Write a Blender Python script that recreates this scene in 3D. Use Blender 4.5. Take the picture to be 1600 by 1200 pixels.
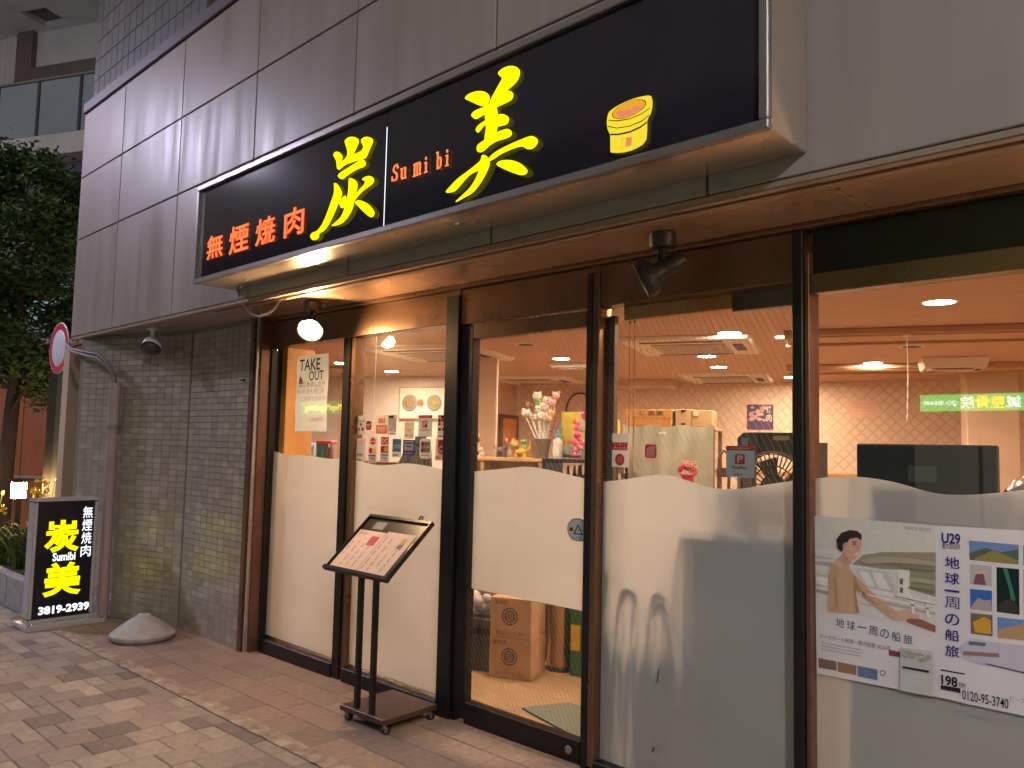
import bpy, bmesh, math, random
from mathutils import Vector, Matrix
random.seed(7)
R = math.radians
for o in list(bpy.data.objects):
    bpy.data.objects.remove(o)
SC = bpy.context.scene
COL = SC.collection

# ------------------------------------------------------------------ camera
CAM_POS = Vector((1.1204, -3.1293, 1.5039))
YAW, PITCH, ROLL, F_PX = 0.7632, 0.0761, 0.0226, 1248.92
def cam_axes():
    f = Vector((-math.sin(YAW) * math.cos(PITCH), math.cos(YAW) * math.cos(PITCH), math.sin(PITCH)))
    r = Vector((math.cos(YAW), math.sin(YAW), 0.0))
    u = r.cross(f)
    return r * math.cos(ROLL) + u * math.sin(ROLL), -r * math.sin(ROLL) + u * math.cos(ROLL), f
cr, cu, cf = cam_axes()
cd = bpy.data.cameras.new('camera')
cd.sensor_width = 36.0
cd.lens = 36.0 * F_PX / 1600.0
cd.clip_start = 0.05
cd.clip_end = 500
cam = bpy.data.objects.new('camera', cd)
COL.objects.link(cam)
m = Matrix((cr, cu, -cf)).transposed().to_4x4()
m.translation = CAM_POS
cam.matrix_world = m
SC.camera = cam

# ------------------------------------------------------------------ world and exposure
W_ = bpy.data.worlds.new('World')
SC.world = W_
W_.use_nodes = True
bg = W_.node_tree.nodes['Background']
bg.inputs[0].default_value = (1.0, 0.85, 0.76, 1)      # city glow on a night sky
bg.inputs[1].default_value = 0.26
SC.view_settings.view_transform = 'Standard'
SC.view_settings.look = 'None'
SC.view_settings.exposure = 0.0
SC.view_settings.gamma = 1.0
SC.cycles.max_bounces = 12
SC.cycles.diffuse_bounces = 6
SC.cycles.glossy_bounces = 4
SC.cycles.transmission_bounces = 8
SC.cycles.transparent_max_bounces = 24
SC.cycles.sample_clamp_indirect = 6.0
SC.cycles.caustics_reflective = False
SC.cycles.caustics_refractive = False
SC.cycles.use_denoising = True

# light levels (one place to tune them)
L_DOWN = 470.0        # interior downlights
L_STREET = 1450.0    # street lamp, cool white
L_STREET_FILL = 1050.0    # added unseen lamp brightening the right part of the front
L_SPOT = 1050.0       # warm spot lamp over the entrance
L_GARDEN = 220.0      # lamp in the planter

# ------------------------------------------------------------------ materials
def nodes_of(name):
    mt = bpy.data.materials.new(name)
    mt.use_nodes = True
    nt = mt.node_tree
    nt.nodes.clear()
    out = nt.nodes.new('ShaderNodeOutputMaterial')
    return mt, nt, out
def c4(c): return (c[0], c[1], c[2], 1.0)
def vary(nt, col, var, scale, rand, stretch=(1, 1, 1), detail=4.0):
    """a colour socket: col varied by noise in object space and per object"""
    L = nt.links.new
    tc = nt.nodes.new('ShaderNodeTexCoord')
    mp = nt.nodes.new('ShaderNodeMapping')
    mp.inputs['Scale'].default_value = stretch
    L(tc.outputs['Object'], mp.inputs[0])
    nz = nt.nodes.new('ShaderNodeTexNoise')
    nz.inputs['Scale'].default_value = scale
    nz.inputs['Detail'].default_value = detail
    L(mp.outputs[0], nz.inputs['Vector'])
    mr = nt.nodes.new('ShaderNodeMapRange')
    mr.inputs[1].default_value = 0.3
    mr.inputs[2].default_value = 0.7
    mr.inputs[3].default_value = 1.0 - var
    mr.inputs[4].default_value = 1.0 + var
    L(nz.outputs[0], mr.inputs[0])
    val = mr.outputs[0]
    if rand:
        oi = nt.nodes.new('ShaderNodeObjectInfo')
        mr2 = nt.nodes.new('ShaderNodeMapRange')
        mr2.inputs[3].default_value = 1.0 - rand
        mr2.inputs[4].default_value = 1.0 + rand
        L(oi.outputs['Random'], mr2.inputs[0])
        mu = nt.nodes.new('ShaderNodeMath')
        mu.operation = 'MULTIPLY'
        L(val, mu.inputs[0]); L(mr2.outputs[0], mu.inputs[1])
        val = mu.outputs[0]
    hs = nt.nodes.new('ShaderNodeVectorMath')
    hs.operation = 'SCALE'
    hs.inputs[0].default_value = col
    L(val, hs.inputs['Scale'])
    return hs.outputs[0], nz, tc
def M(name, col, rough=0.5, metal=0.0, var=0.0, scale=6.0, bump=0.0, rand=0.0, stretch=(1, 1, 1), emit=None, es=0.0, rvar=0.0, coat=0.0, ior=1.45, detail=4.0, bscale=None):
    mt, nt, out = nodes_of(name)
    L = nt.links.new
    b = nt.nodes.new('ShaderNodeBsdfPrincipled')
    b.inputs['Base Color'].default_value = c4(col)
    b.inputs['Roughness'].default_value = rough
    b.inputs['Metallic'].default_value = metal
    b.inputs['IOR'].default_value = ior
    b.inputs['Coat Weight'].default_value = coat
    nz = None
    if var or rand or bump or rvar:
        s, nz, tc = vary(nt, col, var, scale, rand, stretch, detail)
        if var or rand:
            L(s, b.inputs['Base Color'])
        if rvar:
            mr = nt.nodes.new('ShaderNodeMapRange')
            mr.inputs[1].default_value = 0.3; mr.inputs[2].default_value = 0.7
            mr.inputs[3].default_value = max(0.02, rough - rvar); mr.inputs[4].default_value = min(1, rough + rvar)
            L(nz.outputs[0], mr.inputs[0]); L(mr.outputs[0], b.inputs['Roughness'])
        if bump:
            src = nz
            if bscale:
                src = nt.nodes.new('ShaderNodeTexNoise')
                src.inputs['Scale'].default_value = bscale
                src.inputs['Detail'].default_value = 3
                L(tc.outputs['Object'], src.inputs['Vector'])
            bp = nt.nodes.new('ShaderNodeBump')
            bp.inputs['Strength'].default_value = bump
            bp.inputs['Distance'].default_value = 0.01
            L(src.outputs[0], bp.inputs['Height']); L(bp.outputs[0], b.inputs['Normal'])
    if emit:
        b.inputs['Emission Color'].default_value = c4(emit)
        b.inputs['Emission Strength'].default_value = es
    L(b.outputs[0], out.inputs[0])
    return mt
def E(name, col, s):
    mt, nt, out = nodes_of(name)
    e = nt.nodes.new('ShaderNodeEmission')
    e.inputs[0].default_value = c4(col)
    e.inputs[1].default_value = s
    nt.links.new(e.outputs[0], out.inputs[0])
    return mt
def paper(name, col, tr=0.4, var=0.03, scale=9.0, clear=0.0):
    """thin sheet that scatters light through: paper, window film, print"""
    mt, nt, out = nodes_of(name)
    L = nt.links.new
    s, nz, tc = vary(nt, col, var, scale, 0.0)
    d = nt.nodes.new('ShaderNodeBsdfDiffuse')
    t = nt.nodes.new('ShaderNodeBsdfTranslucent')
    L(s, d.inputs[0]); L(s, t.inputs[0])
    mx = nt.nodes.new('ShaderNodeMixShader')
    mx.inputs[0].default_value = tr
    L(d.outputs[0], mx.inputs[1]); L(t.outputs[0], mx.inputs[2])
    last = mx.outputs[0]
    if clear:
        tp = nt.nodes.new('ShaderNodeBsdfTransparent')
        m2 = nt.nodes.new('ShaderNodeMixShader')
        m2.inputs[0].default_value = clear
        L(last, m2.inputs[1]); L(tp.outputs[0], m2.inputs[2])
        last = m2.outputs[0]
    L(last, out.inputs[0])
    return mt
def glass_mat(name, tint, f0=0.035, rough=0.0):
    mt, nt, out = nodes_of(name)
    L = nt.links.new
    lw = nt.nodes.new('ShaderNodeLayerWeight')
    lw.inputs[0].default_value = 0.5
    pw = nt.nodes.new('ShaderNodeMath'); pw.operation = 'POWER'; pw.inputs[1].default_value = 5.0
    L(lw.outputs['Facing'], pw.inputs[0])
    ma = nt.nodes.new('ShaderNodeMath'); ma.operation = 'MULTIPLY_ADD'
    ma.inputs[1].default_value = 1 - f0; ma.inputs[2].default_value = f0
    L(pw.outputs[0], ma.inputs[0])
    tp = nt.nodes.new('ShaderNodeBsdfTransparent'); tp.inputs[0].default_value = c4(tint)
    gl = nt.nodes.new('ShaderNodeBsdfGlossy'); gl.inputs['Roughness'].default_value = rough
    mx = nt.nodes.new('ShaderNodeMixShader')
    L(ma.outputs[0], mx.inputs[0]); L(tp.outputs[0], mx.inputs[1]); L(gl.outputs[0], mx.inputs[2])
    L(mx.outputs[0], out.inputs[0])
    return mt
def wallpaper(name, col, line):
    """quilted wallpaper: a diamond lattice pressed into the paper"""
    mt, nt, out = nodes_of(name)
    L = nt.links.new
    s, nz, tc = vary(nt, col, 0.05, 14.0, 0.0)
    b = nt.nodes.new('ShaderNodeBsdfPrincipled')
    b.inputs['Roughness'].default_value = 0.7
    sep = nt.nodes.new('ShaderNodeSeparateXYZ')
    L(tc.outputs['Object'], sep.inputs[0])
    vals = []
    ad0 = nt.nodes.new('ShaderNodeMath'); ad0.operation = 'ADD'
    L(sep.outputs[0], ad0.inputs[0]); L(sep.outputs[1], ad0.inputs[1])
    for sg in ('ADD', 'SUBTRACT'):
        a = nt.nodes.new('ShaderNodeMath'); a.operation = sg
        L(ad0.outputs[0], a.inputs[0]); L(sep.outputs[2], a.inputs[1])
        k = nt.nodes.new('ShaderNodeMath'); k.operation = 'MULTIPLY'; k.inputs[1].default_value = 1 / 0.135
        L(a.outputs[0], k.inputs[0])
        fr = nt.nodes.new('ShaderNodeMath'); fr.operation = 'PINGPONG'; fr.inputs[1].default_value = 0.5
        L(k.outputs[0], fr.inputs[0])
        vals.append(fr.outputs[0])
    mn = nt.nodes.new('ShaderNodeMath'); mn.operation = 'MINIMUM'
    L(vals[0], mn.inputs[0]); L(vals[1], mn.inputs[1])
    mr = nt.nodes.new('ShaderNodeMapRange')
    mr.inputs[1].default_value = 0.0; mr.inputs[2].default_value = 0.1
    L(mn.outputs[0], mr.inputs[0])
    mx = nt.nodes.new('ShaderNodeMix'); mx.data_type = 'RGBA'
    mx.inputs[6].default_value = c4(line)
    L(mr.outputs[0], mx.inputs[0]); L(s, mx.inputs[7])
    L(mx.outputs[2], b.inputs['Base Color'])
    bp = nt.nodes.new('ShaderNodeBump'); bp.inputs['Strength'].default_value = 0.6; bp.inputs['Distance'].default_value = 0.012
    L(mr.outputs[0], bp.inputs['Height']); L(bp.outputs[0], b.inputs['Normal'])
    L(b.outputs[0], out.inputs[0])
    return mt

MT = {}
MT['fascia'] = M('fascia_panel', (0.355, 0.292, 0.264), 0.40, 0.0, 0.10, 1.1, 0.10, 0.06, (6, 6, 0.7), rvar=0.10, detail=8)
MT['coping'] = M('coping_metal', (0.12, 0.10, 0.12), 0.5, 0.3, 0.1)
MT['gap'] = M('dark_gap', (0.012, 0.011, 0.012), 0.9)
MT['soffit'] = M('soffit_metal', (0.74, 0.48, 0.31), 0.22, 0.55, 0.08, 2.0, 0.06, 0.04, rvar=0.08)
MT['lip'] = M('drip_edge', (0.46, 0.33, 0.25), 0.35, 0.5, 0.08)
MT['bronze'] = M('bronze_anodised_frame', (0.20, 0.115, 0.065), 0.30, 0.7, 0.06, 3, 0, 0, (1, 1, 1), rvar=0.05)
MT['black'] = M('black_frame', (0.014, 0.013, 0.013), 0.35, 0.3, 0.2, 12)
MT['copper'] = M('brown_trim', (0.16, 0.075, 0.055), 0.35, 0.5, 0.15, 10, stretch=(1, 1, 3))
MT['trim_light'] = M('light_trim', (0.42, 0.36, 0.34), 0.35, 0.5, 0.1)
MT['glass'] = glass_mat('window_glass', (0.975, 0.975, 0.97))
MT['film'] = paper('frosted_film', (0.87, 0.86, 0.85), 0.66, 0.05, 1.6, 0.05)
MT['wire'] = M('glass_wire', (0.45, 0.42, 0.38), 0.45, 0.6)
MT['steel'] = M('stainless_steel', (0.30, 0.275, 0.26), 0.32, 0.75, 0.03, 5, 0, 0, (1, 1, 1), rvar=0.03)
MT['steel_warm'] = M('sign_box_sheet', (0.60, 0.50, 0.40), 0.24, 0.7, 0.05, 3, 0.04, rvar=0.05)
MT['alu'] = M('satin_aluminium', (0.50, 0.48, 0.49), 0.38, 0.25, 0.04, 4, rvar=0.04)
MT['acrylic'] = M('black_acrylic', (0.020, 0.018, 0.028), 0.10, 0.0, 0.1, 5, ior=1.36)
MT['yellow_lit'] = E('lit_yellow', (1.0, 0.90, 0.0), 1.35)
MT['red_lit'] = E('lit_red', (1.0, 0.10, 0.03), 1.35)
MT['red_core'] = E('lit_red_core', (1.0, 0.22, 0.065), 1.35)
MT['white_lit'] = E('lit_white', (0.86, 0.90, 1.0), 1.8)
MT['pot_yellow'] = E('lit_pot_yellow', (1.0, 0.78, 0.04), 0.95)
MT['pot_orange'] = E('lit_pot_orange', (1.0, 0.42, 0.03), 0.9)
MT['pot_coal'] = E('lit_pot_coal', (0.95, 0.30, 0.16), 0.85)
MT['pot_line'] = M('pot_dark_line', (0.30, 0.03, 0.01), 0.5)
MT['concrete'] = M('concrete', (0.30, 0.29, 0.28), 0.85, 0, 0.18, 18, 0.25, detail=8)
MT['cone_grey'] = M('cone_concrete', (0.42, 0.40, 0.40), 0.75, 0, 0.12, 12, 0.15, detail=8)
MT['mortar'] = M('old_mortar', (0.36, 0.285, 0.23), 0.95, 0, 0.4, 14, 0.6, detail=10)
MT['grout'] = M('tile_grout', (0.25, 0.21, 0.175), 0.9, 0, 0.1, 20)
TILES = [M('tile_%s' % n, c, 0.32, 0, 0.08, 12, 0.03, 0.06, coat=0.2) for n, c in
         (('grey', (0.345, 0.285, 0.240)), ('taupe', (0.370, 0.308, 0.258)), ('pale', (0.415, 0.350, 0.290)), ('dusk', (0.305, 0.252, 0.216)))]
PAVE = [M('paver_%s' % n, c, 0.8, 0, 0.14, 22, 0.3, 0.08, detail=8) for n, c in
        (('grey', (0.285, 0.245, 0.220)), ('rose', (0.310, 0.250, 0.220)), ('pale', (0.375, 0.320, 0.270)), ('dark', (0.20, 0.165, 0.150)), ('sand', (0.335, 0.282, 0.236)))]
APRON = [M('apron_%s' % n, c, 0.75, 0, 0.14, 24, 0.25, 0.07, detail=8) for n, c in
         (('clay', (0.30, 0.218, 0.178)), ('rose', (0.322, 0.236, 0.194)), ('dusk', (0.262, 0.196, 0.165)))]
MT['joint'] = M('joint_sand', (0.14, 0.12, 0.11), 0.95, 0, 0.2, 40)
MT['asphalt'] = M('asphalt', (0.05, 0.05, 0.052), 0.9, 0, 0.3, 60, 0.4)
MT['ceil'] = M('interior_ceiling', (0.56, 0.36, 0.245), 0.55, 0, 0.10, 3.0, 0.03, 0, (1, 14, 1))
MT['wallpaper'] = wallpaper('quilted_wallpaper', (0.80, 0.65, 0.55), (0.68, 0.54, 0.425))
MT['wallplain'] = M('warm_plain_wall', (0.66, 0.49, 0.37), 0.65, 0, 0.05, 3)
MT['wallcool'] = M('pale_wall', (0.70, 0.68, 0.68), 0.6, 0, 0.04, 3)
MT['floor_in'] = M('interior_floor', (0.38, 0.25, 0.15), 0.45, 0, 0.16, 5, 0.05, 0, (1, 6, 1))
MT['wood'] = M('light_wood', (0.56, 0.36, 0.19), 0.5, 0, 0.15, 5, 0, 0.05, (1, 1, 9))
MT['wood_dark'] = M('dark_wood', (0.15, 0.08, 0.05), 0.5, 0, 0.15, 6, 0, 0.05, (1, 1, 8))
MT['wood_orange'] = M('orange_wood', (0.60, 0.28, 0.07), 0.45, 0, 0.12, 5, 0, 0, (6, 1, 1))
MT['ac'] = M('ac_white', (0.76, 0.70, 0.62), 0.5, 0, 0.03)
MT['ac_grille'] = M('ac_grille', (0.42, 0.36, 0.31), 0.6, 0, 0.1)
MT['dark'] = M('dark_plastic', (0.022, 0.021, 0.022), 0.5, 0, 0.15)
MT['charcoal'] = M('charcoal_plastic', (0.055, 0.057, 0.058), 0.42, 0, 0.12)
MT['grey'] = M('grey_plastic', (0.22, 0.22, 0.22), 0.5, 0, 0.1)
MT['white'] = M('white_paint', (0.78, 0.77, 0.75), 0.45, 0, 0.05)
MT['lampwarm'] = E('downlight_lens', (1.0, 0.70, 0.44), L_DOWN)
MT['lampcool'] = E('downlight_lens_white', (1.0, 0.80, 0.60), L_DOWN)
MT['chrome'] = M('chrome', (0.75, 0.73, 0.70), 0.12, 1.0)
MT['card'] = M('cardboard', (0.50, 0.31, 0.16), 0.8, 0, 0.08, 7)
MT['card_print'] = M('carton_print', (0.10, 0.07, 0.10), 0.8)
MT['navy'] = paper('navy_print', (0.035, 0.04, 0.26), 0.2)
MT['ink'] = paper('black_print', (0.035, 0.033, 0.035), 0.2)
MT['inkgrey'] = paper('grey_print', (0.33, 0.33, 0.34), 0.3)
PAL = {}
def pr(r, g, b, tr=0.58):
    """a printed colour"""
    k = (round(r, 2), round(g, 2), round(b, 2), tr)
    if k not in PAL:
        PAL[k] = paper('print_%03d_%03d_%03d' % tuple(int(100 * x) for x in k[:3]), k[:3], tr, 0.04, 40.0)
    return PAL[k]
def solid(r, g, b, rough=0.5, metal=0.0):
    k = ('s', r, g, b, rough, metal)
    if k not in PAL:
        PAL[k] = M('colour_%d_%d_%d' % (100 * r, 100 * g, 100 * b), (r, g, b), rough, metal, 0.10, 9.0)
    return PAL[k]

# ------------------------------------------------------------------ mesh helpers
TH = R(22.0)           # the dining room is turned against the street front
def W(u, v, z=0.0): return Vector((u * math.cos(TH) - v * math.sin(TH), u * math.sin(TH) + v * math.cos(TH), z))
def gz(x): return 0.0123 * x   # the pavement falls gently to the left
ORG = {}
def root_of(o):
    while o.parent is not None: o = o.parent
    return o
def thing(name, label, cat, loc=(0, 0, 0), rot=0.0, group=None, local=False):
    """an Empty at the thing's base; its parts are then given in the frame (world, or turned by rot) the thing stands in"""
    o = bpy.data.objects.new(name, None)
    o.empty_display_size = 0.1
    COL.objects.link(o)
    loc = Vector(loc)
    if rot and not local:
        o.location = Matrix.Rotation(rot, 3, 'Z') @ loc
    else:
        o.location = loc
    o.rotation_euler = (0, 0, rot)
    ORG[o.name] = Vector((0, 0, 0)) if local else loc
    tag(o, label, cat, group)
    return o
def tag(o, label=None, cat=None, group=None, kind=None):
    if label: o['label'] = label
    if cat: o['category'] = cat
    if group: o['group'] = group
    if kind: o['kind'] = kind
    return o
class MB:
    def __init__(s): s.v, s.f, s.mi, s.sm = [], [], [], []
    def face(s, idx, m=0, smooth=False): s.f.append(tuple(idx)); s.mi.append(m); s.sm.append(smooth)
    def add(s, pts): b = len(s.v); s.v += [Vector(p) for p in pts]; return b
    def box(s, x0, x1, y0, y1, z0, z1, m=0, mx=None):
        p = [(x0, y0, z0), (x1, y0, z0), (x1, y1, z0), (x0, y1, z0), (x0, y0, z1), (x1, y0, z1), (x1, y1, z1), (x0, y1, z1)]
        if mx is not None: p = [mx @ Vector(q) for q in p]
        b = s.add(p)
        for q in ((0, 3, 2, 1), (4, 5, 6, 7), (0, 1, 5, 4), (1, 2, 6, 5), (2, 3, 7, 6), (3, 0, 4, 7)): s.face([b + i for i in q], m)
        return s
    def hexa(s, p, m=0):
        b = s.add(p)
        for q in ((0, 3, 2, 1), (4, 5, 6, 7), (0, 1, 5, 4), (1, 2, 6, 5), (2, 3, 7, 6), (3, 0, 4, 7)): s.face([b + i for i in q], m)
        return s
    def poly(s, pts, m=0): b = s.add(pts); s.face(range(b, b + len(pts)), m); return s
    def slab(s, pts, d, m=0):
        """a closed outline (3-D points) given depth along vector d"""
        n = len(pts); d = Vector(d)
        a = s.add(pts); b = s.add([Vector(p) + d for p in pts])
        s.face(range(a, a + n), m); s.face(reversed(range(b, b + n)), m)
        for i in range(n): j = (i + 1) % n; s.face((a + j, a + i, b + i, b + j), m)
        return s
    def xz(s, pts, y, d=0.004, m=0):
        """outline in the X-Z plane, facing -Y, given depth d behind y"""
        pts = list(pts)
        ar = sum(pts[i][0] * pts[(i + 1) % len(pts)][1] - pts[(i + 1) % len(pts)][0] * pts[i][1] for i in range(len(pts)))
        if ar < 0: pts.reverse()
        return s.slab([(p[0], y, p[1]) for p in pts], (0, d, 0), m)
    def tube(s, path, r, seg=8, m=0, caps=True, smooth=True):
        path = [Vector(p) for p in path]
        n = len(path)
        rr = r if isinstance(r, (list, tuple)) else [r] * n
        rings = []
        up = None
        for i in range(n):
            d = (path[min(i + 1, n - 1)] - path[max(i - 1, 0)]).normalized()
            if up is None:
                up = Vector((0, 0, 1)) if abs(d.z) < 0.9 else Vector((1, 0, 0))
            a = d.cross(up).normalized(); b_ = a.cross(d).normalized(); up = b_
            rings.append(s.add([path[i] + (a * math.cos(t) + b_ * math.sin(t)) * rr[i] for t in [2 * math.pi * k / seg for k in range(seg)]]))
        for i in range(n - 1):
            for k in range(seg):
                j = (k + 1) % seg
                s.face((rings[i] + k, rings[i] + j, rings[i + 1] + j, rings[i + 1] + k), m, smooth)
        if caps:
            for q, rv in ((0, True), (n - 1, False)):
                b0 = s.add([s.v[rings[q] + k] for k in range(seg)])
                ids = list(range(b0, b0 + seg))
                s.face(ids[::-1] if rv else ids, m)
        return s
    def lathe(s, c, prof, seg=16, mx=None, m=0, smooth=True):
        """profile [(r, z)] turned about an axis through c (mx turns the axis)"""
        c = Vector(c); rings = []
        for r, z in prof:
            pts = [Vector((r * math.cos(2 * math.pi * k / seg), r * math.sin(2 * math.pi * k / seg), z)) for k in range(seg)]
            if mx is not None: pts = [mx @ p for p in pts]
            rings.append(s.add([c + p for p in pts]))
        for i in range(len(prof) - 1):
            for k in range(seg):
                j = (k + 1) % seg
                s.face((rings[i] + k, rings[i] + j, rings[i + 1] + j, rings[i + 1] + k), m, smooth)
        for q, rv in ((0, True), (len(prof) - 1, False)):
            if prof[q][0] > 1e-5:
                b0 = s.add([s.v[rings[q] + k] for k in range(seg)])
                ids = list(range(b0, b0 + seg))
                s.face(ids[::-1] if rv else ids, m)
        return s
    def ball(s, c, r, seg=12, rows=8, sc=(1, 1, 1), m=0, mx=None):
        mm = Matrix.Diagonal(Vector(sc)) if mx is None else mx @ Matrix.Diagonal(Vector(sc))
        return s.lathe(c, [(r * math.sin(math.pi * i / rows) if 0 < i < rows else 1e-6, -r * math.cos(math.pi * i / rows)) for i in range(rows + 1)], seg, mm, m)
    def build(s, name, mats, parent=None, bevel=0.0, bseg=1, world=False):
        off = Vector((0, 0, 0))
        if parent is not None and not world: off = ORG[root_of(parent).name]
        me = bpy.data.meshes.new(name)
        me.from_pydata([tuple(p - off) for p in s.v], [], s.f)
        mats = mats if isinstance(mats, (list, tuple)) else [mats]
        for mt in mats: me.materials.append(mt)
        for p, i, sm in zip(me.polygons, s.mi, s.sm): p.material_index = i; p.use_smooth = sm
        if bevel:
            bm = bmesh.new(); bm.from_mesh(me)
            bmesh.ops.remove_doubles(bm, verts=bm.verts, dist=1e-5)
            ed = [e for e in bm.edges if len(e.link_faces) == 2 and e.calc_face_angle(0) > 0.6]
            bmesh.ops.bevel(bm, geom=ed, offset=bevel, segments=bseg, affect='EDGES', clamp_overlap=True)
            bm.to_mesh(me); bm.free()
        me.update()
        o = bpy.data.objects.new(name, me)
        COL.objects.link(o)
        if parent is not None: o.parent = parent
        return o
def structure(o): o['kind'] = 'structure'; return o
def stuff(o): o['kind'] = 'stuff'; return o
def copy_thing(o, loc=None, label=None, parent=None):
    """copy a thing with its parts and sub-parts"""
    c = o.copy(); COL.objects.link(c)
    c.parent = parent
    if parent is None:
        if loc is not None: c.location = loc
        if label: c['label'] = label
    for ch in list(o.children): copy_thing(ch, parent=c)
    return c
# --- lettering: the built-in font turned into mesh
_TM = {}
def text_polys(body, bold=0.0, depth=0.0):
    k = (body, bold, depth)
    if k in _TM: return _TM[k]
    cu_ = bpy.data.curves.new('lettering', 'FONT')
    cu_.body = body; cu_.size = 1.0; cu_.offset = bold; cu_.resolution_u = 3
    cu_.extrude = depth; cu_.fill_mode = 'BOTH' if depth else 'FRONT'
    o = bpy.data.objects.new('lettering', cu_)
    COL.objects.link(o)
    dg = bpy.context.evaluated_depsgraph_get()
    me = bpy.data.meshes.new_from_object(o.evaluated_get(dg))
    vs = [v.co.copy() for v in me.vertices]; fs = [tuple(p.vertices) for p in me.polygons]
    bpy.data.objects.remove(o); bpy.data.curves.remove(cu_); bpy.data.meshes.remove(me)
    _TM[k] = (vs, fs)
    return _TM[k]
def lettering(name, body, rect, place, mat, parent, bold=0.0, depth=0.0, keep=False, world=False):
    """body fitted to rect (a0, a1, b0, b1); place(a, b, n) gives the point; keep: keep proportions, fit by height"""
    vs, fs = text_polys(body, bold, depth)
    x0 = min(v.x for v in vs); x1 = max(v.x for v in vs); y0 = min(v.y for v in vs); y1 = max(v.y for v in vs)
    a0, a1, b0, b1 = rect
    sy = (b1 - b0) / (y1 - y0); sx = (a1 - a0) / (x1 - x0)
    if keep:
        sx = min(sx, sy); sy = sx
        a0 = (a0 + a1 - sx * (x1 - x0)) / 2; b0 = (b0 + b1 - sy * (y1 - y0)) / 2
    mb = MB(); mb.v = [Vector(place(a0 + (v.x - x0) * sx, b0 + (v.y - y0) * sy, v.z * min(sx, sy))) for v in vs]
    for f in fs: mb.face(f)
    return mb.build(name, mat, parent, world=world)
def front(y): return lambda a, b, n: (a, y - n, b)      # on a plane facing the street
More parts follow.
